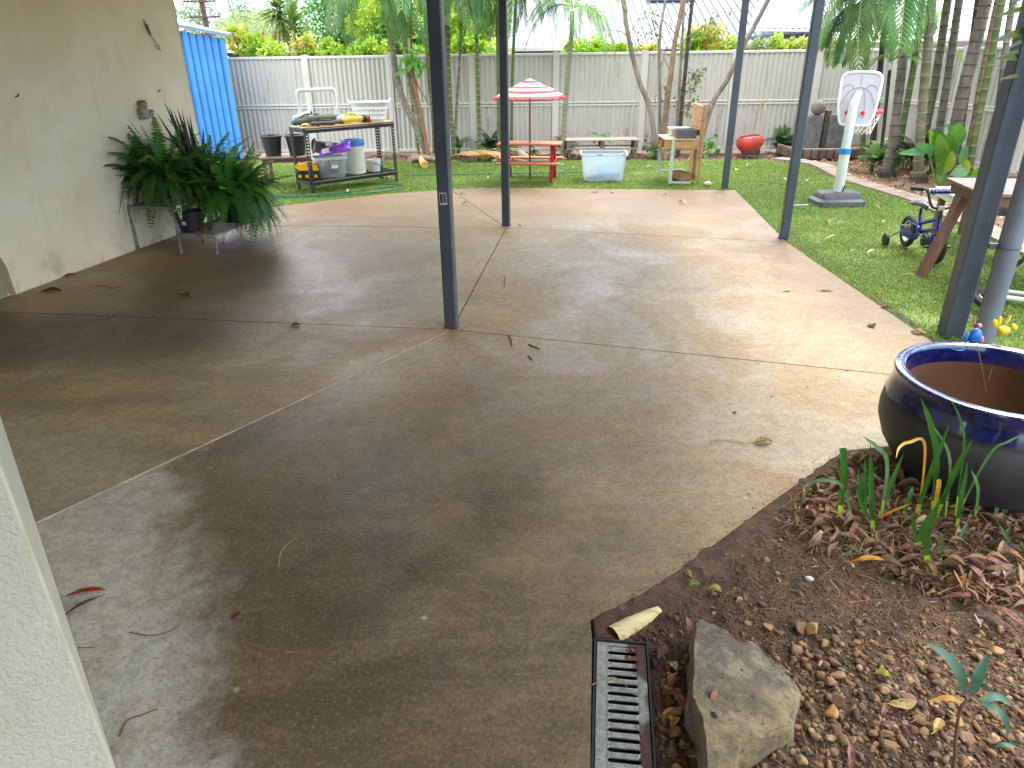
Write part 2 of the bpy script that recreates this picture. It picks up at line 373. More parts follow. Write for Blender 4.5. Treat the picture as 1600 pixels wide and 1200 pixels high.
m_jdark = M('joint_dark', L(52, 44, 36), L(72, 62, 50), 12, .9)
m_jlight = M('joint_light', L(176, 168, 148), L(140, 130, 112), 9, .8, .3, 60)

ground = sheet('ground', [(-120, -60), (120, -60), (120, 200), (-120, 200)], -.075, m_dirt)

# --- patio: slabs between control joints
p1 = Vector((-.394, 4.386)); p2 = Vector((-.038, 7.389))
B0 = Vector((-1.889, 2.283)); L1 = Vector((-3.98, 4.92)); R1 = Vector((2.615, 3.42)); R3 = Vector((2.635, 6.62)); L3 = Vector((-3.36, 7.72)); F1 = G(704, 296).xy
bedp = [Vector(q) for q in ((2.6, 2.16), (2.12, 2.38), (1.78, 2.80), (1.506, 2.755), (1.019, 2.341), (.62, 1.99), (.417, 1.822), (.246, 1.722), (.243, 1.641), (.190, 1.2), (.06, 0.1), (-.05, -2.2))]
pierdir = Vector((-.625, .78))
slabs = [
    [B0, Vector((-.560, .612)), Vector((-.9, -2.2))] + bedp[::-1] + [R1, p1],
    [B0, p1, L1, Vector((-4.6, 4.6)), Vector((-3.4, 3.6))],
    [L1, p1, p2, L3],
    [p1, R1, R3, p2],
    [L3, p2, F1, Vector((-.95, 9.74)), Vector((-1.66, 9.49)), Vector((-3.0, 8.646)), Vector((-3.32, 8.35))],
    [p2, R3, Vector((2.80, 8.0)), Vector((2.972, 9.423)), Vector((1.2, 9.66)), Vector((-.40, 9.887)), F1],
]
def inset(poly, d):
    n = len(poly); a = sum(poly[i].x * poly[(i + 1) % n].y - poly[(i + 1) % n].x * poly[i].y for i in range(n))
    if a < 0: poly = poly[::-1]
    out = []
    for i in range(n):
        a, b, c = poly[i - 1], poly[i], poly[(i + 1) % n]
        d1 = (b - a).normalized(); d2 = (c - b).normalized(); n1 = Vector((-d1.y, d1.x)); n2 = Vector((-d2.y, d2.x))
        k = 1 + n1.dot(n2); out.append(b + (n1 + n2) * (d / max(k, .35)))
    return out
patio = thing('patio', 'large concrete patio floor stained tan and brown', None, (0, 0, -.1), kind='structure')
def refine_edge(poly, step, amp, rnd):
    return poly
for i, s in enumerate(slabs):
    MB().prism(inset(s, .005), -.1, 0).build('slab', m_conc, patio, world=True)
jd = MB()
outl = [Vector((-.56, .63)), Vector((-.9, -2.19))] + bedp[::-1] + [Vector((2.97, 9.41)), Vector((-.40, 9.87)), Vector((-1.66, 9.48)), Vector((-3.0, 8.63)), Vector((-3.98, 4.91)), Vector((-3.4, 3.6))]
jd.prism(inset(outl, .012), -.099, -.009).build('joint_bed', m_jdark, patio, world=True)
js = MB(); d = (p1 - B0).normalized(); js.tube([B0.lerp(p1, .0 + .975 * i / 60).to_3d() + Vector((rng.uniform(-.0012, .0012), rng.uniform(-.0012, .0012), -.0035)) for i in range(61)], [rng.uniform(.0068, .0088) for i in range(61)], 8).build('joint_sealant', m_jlight, patio, world=True)

# --- house wall at the left with its arched recess, and the near pier
def render_wall(name, c1, c2, c3, bump1=.35, bs1=70):
    k = NB(name); pos = k.geo.outputs['Position']; sx = k.n('ShaderNodeSeparateXYZ'); k.l(pos, sx.inputs[0])
    n1 = k.noise(1.1, 6, .6, dist=.5); n2 = k.noise(5, 8, .7)
    col = k.mix(k.mr(n1, .35, .65), c1, c2)
    col = k.mix(k.mr(n2, .5, .75, 0, .35), col, c3)
    mp = k.n('ShaderNodeMapping'); mp.inputs['Scale'].default_value = (3, 3, .5); k.l(pos, mp.inputs[0])
    col = k.mix(k.mr(k.noise(2.4, 7, .7, vec=mp.outputs[0]), .56, .78, 0, .5), col, c3)
    vo = k.n('ShaderNodeTexVoronoi'); vo.inputs['Scale'].default_value = 6; k.l(pos, vo.inputs['Vector'])
    col = k.mix(k.mr(vo.outputs['Distance'], .05, .02, 0, .35), col, L(120, 105, 80))
    col = k.mix(k.math('MULTIPLY', k.mr(sx.outputs['Z'], .35, 0), k.mr(n2, .45, .65, 0, .4)), col, L(150, 130, 98))
    k.set(base=col, rough=.88, spec=.25, normal=k.bump(k.math('ADD', k.noise(bs1, 8, .7), k.math('MULTIPLY', k.mr(k.noise(bs1 * 1.5, 3, .5), .40, .52), .55)), bump1, .006))
    return k.m
m_wall = render_wall('wall_render', L(240, 230, 206), L(230, 219, 190), L(208, 190, 152), .45, 60)
m_pier = render_wall('pier_render', L(198, 198, 182), L(190, 190, 172), L(184, 176, 148), .5, 62)
m_wsmooth = M('smooth_render', L(192, 190, 170), L(180, 176, 152), 9, .8, .15, 90)
m_recess = M('recess_panel', L(150, 150, 112), L(132, 132, 98), 5, .8, .15, 60)
WD = Vector((.2045, .979, 0)).normalized(); WN = Vector((WD.y, -WD.x, 0)); WO = Vector((-3.857, 5.311, 0))     # WN points to the patio
def wp(t, z, d=0.0): return WO + WD * t + WN * d + Vector((0, 0, z))
WEND = 2.69
hw = thing('house_wall', 'long cream rendered house wall along the left side of the patio', 'wall', tuple(wp(1.2, 0)), 0)
wm = MB()
arc = [(-.015, 0), (-.02, .22), (-.045, .30), (-.10, .365), (-.2, .40), (-.9, .42)]
face = [(WEND, 0), (WEND, 2.62), (-4.5, 2.62), (-4.5, .42)] + arc[::-1]
tri = face
n = len(tri)
wm.add([wp(t, z) for t, z in tri] + [wp(t, z, -.2) for t, z in tri], [tuple(range(n)), tuple(range(2 * n - 1, n - 1, -1))] + [(i, n + i, n + (i + 1) % n, (i + 1) % n) for i in range(n)])
wm.build('wall_face', m_wall, hw, world=True)
rc = MB(); rc.box(wp(-2.3, .205, -.12), (4.5, .15, .41), (0, 0, math.atan2(WD.y, WD.x))).build('recess', m_recess, hw, world=True)
ec = MB(); ec.tube([wp(WEND + .004, 0, -.015), wp(WEND + .004, 2.615, -.015)], .018, 10).build('corner_bead', m_wsmooth, hw, world=True)

pc = Vector((-.957, 1.133, 0)); pb = Vector((-.625, .78, 0)).normalized(); pa = Vector((-pb.y, pb.x, 0))     # pb back-left along the patio, pa to the far left
pier = thing('rendered_pier', 'pale rendered wall end with rough stucco face close by at the left', 'wall', tuple(pc), 0)
r = .008; cc = [pc + (pa + pb) * r + (Vector((math.cos(a), math.sin(a), 0))) * 0 for a in (0,)]
prof = []
for i in range(7):
    a = math.pi / 2 * i / 6; q = pc + (pa + pb) * r - pa * (r * math.cos(a)) - pb * (r * math.sin(a)); prof.append(q)   # from side face to front face
side0 = pc + pb * 3.35; front0 = pc + pa * 1.6
MB().add([(side0.x, side0.y, .004), (side0.x, side0.y, 2.62), (prof[0].x, prof[0].y, 2.62), (prof[0].x, prof[0].y, .004)], [(0, 1, 2, 3)]).build('side_face', m_wsmooth, pier, world=True)
fr = MB(); NX, NZ = 1, 1
fr.add([(prof[-1].x, prof[-1].y, .004), (prof[-1].x, prof[-1].y, 2.62), (front0.x, front0.y, 2.62), (front0.x, front0.y, .004)], [(0, 1, 2, 3)]).build('front_face', m_pier, pier, world=True)
co = MB(); co.add([(q.x, q.y, z) for q in prof for z in (.004, 2.62)], [(2 * i, 2 * i + 1, 2 * i + 3, 2 * i + 2) for i in range(6)]).build('rounded_corner', m_wsmooth, pier, smooth='all', world=True)
bk = MB(); bk.prism([(prof[0] + pa * .05).xy, (side0 + pa * .001).xy, (side0 + pa * 1.6).xy, (front0 + pb * .01).xy, (prof[-1] + pb * .05).xy], .004, 2.61).build('core', m_wsmooth, pier, world=True)

# --- patio roof on its posts; unseen rear wall behind the camera, sized and darkened to shape the light
m_steel = M('post_paint', L(60, 68, 79), L(70, 79, 91), 3, .42, .06, 90, spec=.5, dirt=(L(128, 122, 110), 12, .62))
m_roofu = M('roof_under', L(222, 220, 212), L(212, 210, 200), 3, .6)
PR = R(-8.5)      # the posts' turn
def post(px, py, w, label, h=2.45, turn=PR):
    g = G(px, py); t = thing('patio_post', label, 'post', (g.x, g.y, 0), turn, 'square steel posts holding up the patio roof')
    b = MB(); b.box((0, 0, h / 2), (w, w, h), bev=.008).build('shaft', m_steel, t)
    MB().box((0, 0, .004), (w + .012, w + .012, .006)).build('base_plate', m_steel, t)
    MB().box((0, 0, h + .006), (w + .08, w + .08, .012)).build('cap_plate', m_steel, t)
    return t
post1 = post(706, 510, .082, 'dark grey square steel post with a small sticker, in the middle of the patio')
post2 = post(791, 352, .082, 'dark grey square steel post in front of the striped umbrella')
post3 = post(1224, 372, .082, 'dark grey square steel post nearest the toy basketball hoop')
post4 = post(1132, 294, .082, 'dark grey square steel post at the far corner of the slab by the pallet kitchen')
post5 = post(1484, 522, .118, 'thick grey square steel post beside the round downpipe and the blue pot')
m_st1 = M('sticker_white', L(205, 206, 212)); m_st2 = M('sticker_print', L(80, 60, 80), L(45, 42, 60), 90, .5); m_st3 = M('sticker_blue', L(92, 96, 140), L(50, 54, 96), 120, .5)
stk = MB()   # small printed label on the first post
stk.box((-.004, -.0415, .85), (.046, .0012, .072), (0, R(-3), 0), 0).box((-.014, -.0423, .851), (.018, .001, .058), (0, R(-3), 0), 1).box((.007, -.0423, .853), (.018, .001, .056), (0, R(-3), 0), 2)
stk.build('sticker', [m_st1, m_st2, m_st3], post1)
fd = Vector((math.sin(R(8.5)), math.cos(R(8.5)))); rd = Vector((fd.y, -fd.x))
def rp(a, b): return Vector((-.394, 4.386)) + rd * a + fd * b
roof = thing('patio_roof', 'flat metal patio roof carried on the square posts', 'roof', (0, 4, 2.46))
MB().prism([rp(-4.6, -6.5), rp(2.72, -6.5), rp(2.72, 5.2), rp(-4.6, 5.2)], 2.76, 2.81).build('roof_sheet', m_roofu, roof, world=True)
bm_ = MB()
for a in (0.02, 2.62): q0, q1 = rp(a, -6.4), rp(a, 5.5); bm_.beam((q0.x, q0.y, 2.54), (q1.x, q1.y, 2.54), .06, .15); bm_.beam((q0.x, q0.y, 2.70), (rp(a, 3.1).x, rp(a, 3.1).y, 2.70), .05, .14)
bm_.build('beam', m_steel, roof, world=True)
m_rear = M('rear_dark_finish', L(92, 90, 86), L(78, 76, 72), 2, .4)  # dark tone picked to dim the post fronts and near floor
MB().box((-1.9, -2.45, 1.35), (6.2, .2, 2.7)).build('unseen_rear_wall', m_rear, thing('unseen_house_rear', 'unseen dim grey rear wall of the house, sized and toned to shape the patio light', 'wall', (-.6, -2.45, 0)), world=True)

dp = G(1530, 540); pipe = thing('downpipe', 'round grey plastic downpipe beside the thick square post', 'pipe', (2.85, 3.955, 0))
m_pipe = M('downpipe_paint', L(92, 101, 114), L(102, 112, 126), 4, .38, .05, 60, dirt=(L(130, 130, 128), 11, .7))
MB().tube([(0, 0, -.05), (0, 0, 2.6)], .057, 28).build('pipe_barrel', m_pipe, pipe, smooth=True)
MB().tube([(0, 0, -.05), (0, 0, .03)], .066, 28).build('pipe_collar', m_pipe, pipe, smooth=True)
stp = MB(); stp.tube([(.0605 * math.cos(a), .0605 * math.sin(a), .62) for a in np.linspace(0, 2 * math.pi, 25)], .004, 5).box((-.075, .02, .62), (.06, .02, .03)).build('pipe_clip', m_steel, pipe)

# --- boundary fences
m_fence = M('fence_steel', L(190, 188, 180), L(182, 180, 171), 1.2, .55, .04, 30, dirt=(L(146, 136, 118), 2.6, .58), streak=(2.5, 2.5, .5))
m_fencep = M('fence_post_steel', L(206, 204, 196), L(198, 196, 187), 2, .55, .04, 30)
def fence_run(t, pts, h=1.64, per=.088, amp=.016, skip_last=False):
    """pts: post feet; every bay has two sheets and its rails"""
    for i, a in enumerate(pts):
        if i + 1 < len(pts):
            b = pts[i + 1]; dv = (b - a); Lb = dv.length; u = dv / Lb; nn = Vector((u.y, -u.x, 0))
            for z0, z1 in ((.03, .808), (.812, h - .02)):
                nst = max(8, int(Lb / per * 6)); vs = []; fs = []
                for k in range(nst + 1):
                    q = a + u * (Lb * k / nst); ph = (Lb * k / nst) / per * 2 * math.pi
                    o = max(-.62, min(.62, math.sin(ph))) / .62 * amp * .8
                    vs += [(q.x + nn.x * o, q.y + nn.y * o, z0), (q.x + nn.x * o, q.y + nn.y * o, z1)]
                    if k: fs.append((2 * k - 2, 2 * k, 2 * k + 1, 2 * k - 1))
                MB().add(vs, fs).build('fence_sheet', m_fence, t, smooth='all', world=True)
            for z, hh, w in ((h, .045, .05), (.835, .028, .045), (.785, .028, .045), (.02, .05, .045)):
                MB().beam(a + Vector((0, 0, z)) + u * .05, b + Vector((0, 0, z)) - u * .05, w, hh, bev=.005).build('fence_rail', m_fencep, t, world=True)
        u = (pts[min(i + 1, len(pts) - 1)] - pts[max(i - 1, 0)]).normalized(); ang = math.atan2(u.y, u.x)
        mb = MB(); mb.box((a.x, a.y, h / 2 + .01), (.112, .085, h + .06), (0, 0, ang)).box((a.x, a.y, h / 2 + .012), (.046, .10, h + .07), (0, 0, ang))
        mb.build('fence_post', m_fencep, t, world=True)
fA = Vector((-5.25, 14.237, 0)); fB = Vector((6.934, 13.60, 0)); fu = (fB - fA).normalized()
def on_back(px):
    g1, g2 = G(px, 238), G(px, 200); d = ray(px, 237); s = None
    # foot where the sight line's ground trace meets the fence line
    cx = fA + fu * 0; den = fu.x * d.y - fu.y * d.x; tt = (-cx.x * d.y + cx.y * d.x) / den; return cx + fu * tt
backf = thing('back_fence', 'pale beige corrugated steel fence across the back of the yard', 'fence', tuple(on_back(800)))
pxs = [-90, 30, 145, 258, 376, 494, 618, 741, 867, 999, 1133, 1258, 1372]
fence_run(backf, [on_back(p) for p in pxs])
rf0 = on_back(1372) + Vector((.1, -.05, 0)); rfd = Vector((.165, -.986, 0))
rightf = thing('right_fence', 'pale beige corrugated steel fence behind the palm row at the right', 'fence', tuple(rf0 + rfd * 4))
fence_run(rightf, [rf0 + rfd * (1.47 * i) for i in range(9)])

# --- blue garden shed
m_shed = M('shed_blue', L(62, 136, 200), L(54, 124, 190), 1.4, .42, .03, 30, dirt=(L(170, 190, 205), 9, .72))
m_shedt = M('shed_flashing', L(98, 126, 150), L(86, 114, 140), 3, .4)
shed = thing('garden_shed', 'bright blue ribbed metal garden shed beside the house wall', 'shed', (-6.2, 13.9, 0))
a = Vector((-4.83, 13.33, 0)); b = Vector((-8.2, 13.62, 0)); c = Vector((-5.15, 14.3, 0))
def ribbed(mb, a, b, zt, per=.125):
    u = (b - a); Lb = u.length; u /= Lb; nn = Vector((-u.y, u.x, 0)); nn = nn if nn.y < 0 or nn.x > .5 else -nn
    vs = []; fs = []; t = 0; seq = []
    while t < Lb:
        seq += [(t, 0), (t + per * .62, 0), (t + per * .70, .036), (t + per * .86, .036)]; t += per
    for k, (tt, o) in enumerate(seq):
        tt = min(tt, Lb); q = a + u * tt + nn * o; vs += [(q.x, q.y, .02), (q.x, q.y, zt(tt / Lb))]
        if k: fs.append((2 * k - 2, 2 * k, 2 * k + 1, 2 * k - 1))
    mb.add(vs, fs)
k_ = Vector((-4.83, 13.33, 0)); sf = MB(); ribbed(sf, a, b, lambda f: 1.95 + .32 * f * 1.9); sf.build('front_wall', m_shed, shed, world=True)
ss = MB(); ribbed(ss, a, c, lambda f: 1.95); ss.build('side_wall', m_shed, shed, world=True)
MB().beam((-4.83, 13.32, 0), (-4.83, 13.32, 1.96), .05, .05).build('corner_trim', m_shed, shed, world=True)
rfm = MB(); rfm.add([(-4.70, 13.2, 1.975), (-8.2, 13.48, 2.62), (-8.2, 14.8, 2.70), (-5.1, 14.6, 2.03), (-4.70, 13.2, 2.025), (-8.2, 13.48, 2.68), (-8.2, 14.8, 2.74), (-5.1, 14.6, 2.07)], [(0, 3, 2, 1), (4, 5, 6, 7), (0, 1, 5, 4), (1, 2, 6, 5), (2, 3, 7, 6), (3, 0, 4, 7)])
rfm.build('roof_flashing', m_shedt, shed, world=True)
MB().add([(-5.14, 14.3, .02), (-8.2, 14.5, .02), (-8.2, 14.5, 2.5), (-5.14, 14.3, 1.95)], [(0, 1, 2, 3)]).build('back_wall', m_shed, shed, world=True)

# --- houses beyond the fence
m_wroof = M('white_roof', L(128, 137, 146), L(120, 129, 140), .6, .45, 0)
m_wroofr = M('roof_seam', L(106, 115, 126))
m_gut = M('gutter_white', L(186, 188, 188), rough=.45); m_slate = M('slate_paint', L(78, 86, 104), L(70, 78, 96), 3, .6); m_darkw = M('eave_dark', L(58, 58, 60)); m_cwall = M('neighbour_render', L(196, 190, 176), L(186, 178, 164), 3, .8)
m_solar = M('solar_panel', L(96, 98, 106), L(86, 88, 98), 2, .3)
nh = thing('neighbour_house', 'long low house with a wide white ribbed metal roof behind the back fence', 'house', (4, 20, 0))
MB().box((3.0, 21.6, .86), (9.0, 6, 1.72)).build('wall', m_darkw, nh, world=True)
r0, r1, ez, rz, ey, ry = -1.6, 7.6, 1.80, 5.2, 18.0, 26.5
rs = MB(); rs.add([(r0, ey, ez), (r1, ey, ez), (r1, ry, rz), (r0, ry, rz), (r0, ey, ez - .03), (r1, ey, ez - .03), (r1, ry, rz - .03), (r0, ry, rz - .03)], [(0, 1, 2, 3), (7, 6, 5, 4), (4, 5, 1, 0), (5, 6, 2, 1), (7, 4, 0, 3)])
rfo = rs.build('roof', m_wroof, nh, world=True)
sm = MB(); x = r0 + .05
while x < r1:
    sm.add([(x - .018, ey - .01, ez + .005), (x + .018, ey - .01, ez + .005), (x + .018, ry, rz + .005), (x - .018, ry, rz + .005), (x - .01, ey - .01, ez + .035), (x + .01, ey - .01, ez + .035), (x + .01, ry, rz + .035), (x - .01, ry, rz + .035)], [(0, 4, 7, 3), (4, 5, 6, 7), (5, 1, 2, 6), (0, 1, 5, 4)]); x += .2
sm.build('roof_rib', m_wroofr, rfo, world=True, kind='stuff')
MB().beam((r0, ey - .06, ez - .05), (r1, ey - .06, ez - .05), .11, .10, bev=.015).build('gutter', m_gut, nh, world=True)
def roofz(y): return ez + (rz - ez) * (y - ey) / (ry - ey)
MB().box((4.2, 21.2, roofz(21.2) + .07), (1.2, 1.6, .04), (math.atan2(rz - ez, ry - ey), 0, 0)).build('roof_panel', m_solar, nh, world=True)

nh2 = thing('slate_house', 'house with a short slate blue wall under a pale corrugated roof beyond the back fence', 'house', (8.6, 17.4, 0))
MB().box((6.15, 17.6, .98), (.95, 2.0, 1.96)).build('wall', m_slate, nh2, world=True); MB().box((8.6, 17.8, .9), (3.6, 2.0, 1.78)).build('wall', m_cwall, nh2, world=True)
def corr_roof(mb, p00, p10, p11, p01, n=50, amp=.02):
    p00, p10, p11, p01 = map(Vector, (p00, p10, p11, p01)); vs = []; fs = []
    nn = (p10 - p00).cross(p01 - p00).normalized()
    for k in range(n * 4 + 1):
        f = k / (n * 4); o = nn * (amp * math.sin(f * n * 2 * math.pi)); vs += [p00.lerp(p10, f) + o, p01.lerp(p11, f) + o]
        if k: fs.append((2 * k - 2, 2 * k, 2 * k + 1, 2 * k - 1))
    mb.add(vs, fs)
r2 = MB(); corr_roof(r2, (5.0, 16.3, 2.08), (12.5, 16.0, 1.92), (12.0, 22, 4.4), (7.4, 22, 4.4), 60); r2.build('roof', m_wroof, nh2, smooth='all', world=True)
MB().beam((5.0, 16.27, 2.045), (12.5, 15.97, 1.885), .03, .05).build('fascia', m_gut, nh2, world=True)

nh3 = thing('side_house', 'neighbour house with white gutter and corrugated roof above the right fence', 'house', (10.5, 10, 0))
MB().box((11.2, 9.2, .85), (4.5, 8.5, 1.7)).build('wall', m_cwall, nh3, world=True)
r3 = MB(); corr_roof(r3, (8.1, 14.2, 1.86), (9.3, 4.6, 1.86), (13.5, 4.6, 3.9), (13.0, 14.2, 3.9), 70, .018); r3.build('roof', m_wroof, nh3, smooth='all', world=True)
MB().beam((8.02, 14.2, 1.80), (9.22, 4.6, 1.80), .11, .11, bev=.02).build('gutter', m_gut, nh3, world=True)
nh4 = thing('distant_house', 'small far house with a white roof edge above the fence near the shed', 'house', (-7.5, 29, 0))
MB().box((-8.2, 29.5, .95), (6, 3, 1.9)).build('wall', m_darkw, nh4, world=True)
MB().box((-8.2, 29.3, 1.98), (6.6, 3.8, .14), (R(3), 0, 0)).build('roof', m_gut, nh4, world=True)

# --- power pole
m_pole = M('pole_timber', L(92, 70, 66), L(74, 56, 54), 4, .9); m_wire = M('wire_dark', L(70, 78, 84)); m_insul = M('insulator', L(120, 110, 105))
q = P(327, 60, 42); pole = thing('power_pole', 'brown timber power pole with crossarms beyond the blue shed', 'pole', (q.x, 42, 0))
MB().tube([(0, 0, 0), (-.1, 0, 9)], [.15, .12], 10).build('shaft', m_pole, pole, smooth=True)
for z, x0, x1 in ((4.35, -.95, .75), (3.62, -.75, .85), (2.78, -.45, .45)):
    ca = MB().beam((x0, -.2, z), (x1, -.2, z), .09, .09).build('crossarm', m_pole, pole)
    ins = MB()
    for t in (.04, .3, .7, .96): ins.tube([(x0 + (x1 - x0) * t, -.2, z + .04), (x0 + (x1 - x0) * t, -.2, z + .2)], .04, 6)
    ins.build('insulator', m_insul, ca)
def cable(pts, label):
    mb = MB(); mb.tube(pts, .015, 5); o = solo(mb, 'power_line', m_wire, label, 'cable', group='power lines on the timber pole'); return o
c0 = Vector((q.x, 41.8, 0))
for i, (z, lbl) in enumerate(((4.5, 'thin power line running right from the top crossarm of the pole'), (3.8, 'thin power line running right from the middle crossarm of the pole'), (2.95, 'thin power line running right from the lowest crossarm of the pole'))):
    cable(bez(c0 + Vector((.6, 0, z)), c0 + Vector((8, 6, z - 1.3)), c0 + Vector((26, 14, z + .3)), 14), lbl)
cable(bez(c0 + Vector((-.7, 0, 3.8)), c0 + Vector((-8, -6, 3.2)), c0 + Vector((-16, -10, 4.2)), 12), 'thin power line running left from the middle crossarm behind the shed')

# --- lawn and its concrete edging
lawn_poly = [Vector(q) for q in ((-6.6, 12.75), (-4.33, 12.85), (-2.6, 12.62), (-1.2, 12.7), (.05, 12.46), (1.6, 12.5), (3.2, 12.2), (4.32, 12.15), (4.70, 11.6), (4.60, 10.34), (4.72, 8.97), (4.74, 8.54), (4.62, 7.2), (4.48, 6.0), (4.3, 4.2), (4.1, 1.5), (3.2, 1.2), (2.595, 2.2), (2.61, 3.4), (2.63, 6.6), (2.965, 9.43), (1.2, 9.665), (-.4, 9.895), (-1.66, 9.5), (-3.0, 8.65), (-3.35, 8.3), (-3.6, 8.2), (-5.6, 9.5))]
m_lawn = M('lawn_base', L(110, 126, 60), L(86, 106, 44), 1.6, .95, .5, 60, c3=L(128, 128, 74))
lawn = sheet('lawn', lawn_poly, -.012, m_lawn)
def in_poly(P_, poly):
    x, y = P_[:, 0], P_[:, 1]; ins = np.zeros(len(P_), bool); n = len(poly); j = n - 1
    for i in range(n):
        xi, yi, xj, yj = poly[i].x, poly[i].y, poly[j].x, poly[j].y
        c = ((yi > y) != (yj > y)) & (x < (xj - xi) * (y - yi) / (yj - yi + 1e-12) + xi); ins ^= c; j = i
    return ins
def vnoise(P_, s, seed):
    r = np.random.RandomState(seed); g = r.rand(64, 64); q = P_ * s + 100; i = np.floor(q).astype(int); f = q - i; f = f * f * (3 - 2 * f)
    a = g[i[:, 0] % 64, i[:, 1] % 64]; b = g[(i[:, 0] + 1) % 64, i[:, 1] % 64]; c = g[i[:, 0] % 64, (i[:, 1] + 1) % 64]; d = g[(i[:, 0] + 1) % 64, (i[:, 1] + 1) % 64]
    return (a * (1 - f[:, 0]) + b * f[:, 0]) * (1 - f[:, 1]) + (c * (1 - f[:, 0]) + d * f[:, 0]) * f[:, 1]
nr = np.random.RandomState(3)
def grass(n, poly, bounds, hmin, hmax, w, name, mat, thin=True):
    p = np.stack([nr.uniform(bounds[0], bounds[1], n), nr.uniform(bounds[2], bounds[3], n)], 1)
    p = p[in_poly(p, poly)]
    keep = nr.rand(len(p)) < np.clip(-.05 + 1.7 * (vnoise(p, 1.1, 5) * .5 + vnoise(p, 4.0, 6) * .5), .12, 1)
    p = p[keep]; n = len(p)
    az = nr.uniform(0, 2 * np.pi, n); h = nr.uniform(hmin, hmax, n) * (.6 + .6 * vnoise(p, 2.2, 9)); ln = nr.uniform(.1, .95, n)
    dx, dy = np.cos(az), np.sin(az); sx, sy = -dy, dx
    z0 = np.full(n, -.014)
    b = np.stack([p[:, 0], p[:, 1], z0], 1); s = np.stack([sx, sy, np.zeros(n)], 1) * (w * nr.uniform(.6, 1.3, n))[:, None]
    m1 = b + np.stack([dx * h * ln * .45, dy * h * ln * .45, h * .75], 1); t = b + np.stack([dx * h * ln * 1.25, dy * h * ln * 1.25, h * nr.uniform(.7, 1.1, n)], 1)
    V = np.stack([b - s * .6, b + s * .6, m1 + s, m1 - s, t], 1).reshape(-1, 3)
    k = np.arange(n)[:, None] * 5
    F = np.concatenate([k + np.array([[0, 1, 2]]), k + np.array([[0, 2, 3]]), k + np.array([[3, 2, 4]])], 0)
    o = newobj(name, mesh_np(name, V, F, mat)); return tag(o, None, None, None, 'stuff')
m_grass = ramp_island('grass_blade', [L(88, 120, 36), L(110, 142, 48), L(130, 160, 62), L(98, 132, 44), L(144, 160, 82), L(120, 148, 66)], .6, .3, var=.1)
g1 = grass(330000, lawn_poly, (2.5, 4.85, 1.2, 9.6), .014, .032, .0030, 'lawn_grass', m_grass)
g2 = grass(460000, lawn_poly, (-6.7, 4.9, 8.2, 12.95), .016, .036, .0042, 'lawn_grass', m_grass)
m_kerb = M('kerb_concrete', L(150, 136, 118), L(128, 114, 98), 5, .9, .4, 50, c3=L(106, 94, 80))
edge = thing('lawn_edging', 'pale concrete mower strip curving between lawn and palm bed', 'edging', (4.9, 9, 0))
kin = poly_smooth([(4.40, 12.2, 0), (4.76, 11.6, 0), (4.64, 10.34, 0), (4.745, 8.97, 0), (4.765, 8.54, 0), (4.64, 7.2, 0), (4.50, 6.0, 0), (4.3, 4.2, 0)], 3)
for i in range(len(kin) - 1):
    u = (kin[i + 1] - kin[i]).normalized(); nn = Vector((u.y, -u.x, 0)) * -1
    u2 = (kin[min(i + 2, len(kin) - 1)] - kin[i]).normalized(); n2 = Vector((-u2.y, u2.x, 0)); u1 = (kin[i + 1] - kin[max(i - 1, 0)]).normalized(); n1 = Vector((-u1.y, u1.x, 0))
    g = u * .006; wd = .27
    a, b = kin[i] + g, kin[i + 1] - g
    MB().prism([a.xy, b.xy, (b + n2 * wd).xy, (a + n1 * wd).xy], -.07, .022 + rng.uniform(-.006, .006)).build('edging_stone', m_kerb, edge, world=True)
# ================================================================ GARDEN BED, NEAR RIGHT
bed_poly = [b.copy() for b in bedp] + [Vector((2.9, -2.2)), Vector((3.4, 1.0)), Vector((3.0, 1.6))]
m_soil = M('bed_soil', L(68, 51, 36), L(94, 72, 51), 14, .95, 1.0, 90, c3=L(50, 40, 30), dirt=(L(118, 98, 74), 30, .56))
def bed_h(P_):
    h = -.02 + .018 * (vnoise(P_, 5, 11) - .5) + .012 * (vnoise(P_, 17, 12) - .5) + .007 * (vnoise(P_, 45, 13) - .5)
    mound = np.exp(-(((P_[:, 0] - 1.55) / .35) ** 2 + ((P_[:, 1] - 2.2) / .35) ** 2)); h = h + .035 * mound
    h = h + .02 * np.exp(-(((P_[:, 0] - 1.1) / .35) ** 2 + ((P_[:, 1] - 1.45) / .3) ** 2))
    return h
gx, gy = np.meshgrid(np.arange(-.1, 3.4, .014), np.arange(-.6, 3.0, .014), indexing='ij'); gp = np.stack([gx.ravel(), gy.ravel()], 1)
ins = in_poly(gp, bed_poly); dsn = None
gh = bed_h(gp)
drain_o = Vector((.251, 1.641)); drain_d = Vector((-.056, -.432)).normalized(); drain_r = Vector((-drain_d.y, drain_d.x)); DW = .152
ld = (gp[:, 0] - drain_o.x) * drain_r.x + (gp[:, 1] - drain_o.y) * drain_r.y; la = (gp[:, 0] - drain_o.x) * drain_d.x + (gp[:, 1] - drain_o.y) * drain_d.y
gh[(ld < DW + .0) & (ld > -.03) & (la > -.012)] = -.12
bp_ = np.array([tuple(b) for b in bedp[2:9]]); dmin = np.full(len(gp), 9.0)
for a_, b_ in zip(bp_[:-1], bp_[1:]):
    e = b_ - a_; tt = np.clip(((gp - a_) @ e) / (e @ e), 0, 1); dmin = np.minimum(dmin, np.linalg.norm(gp - a_ - tt[:, None] * e, axis=1))
lifts = np.where(dmin < .12, np.exp(-(dmin / .05) ** 2), 0); gh = np.where(ins & (gh > -.1), gh * (1 - lifts) + (.001 + .006 * (vnoise(gp, 40, 17) - .4)) * lifts, gh)
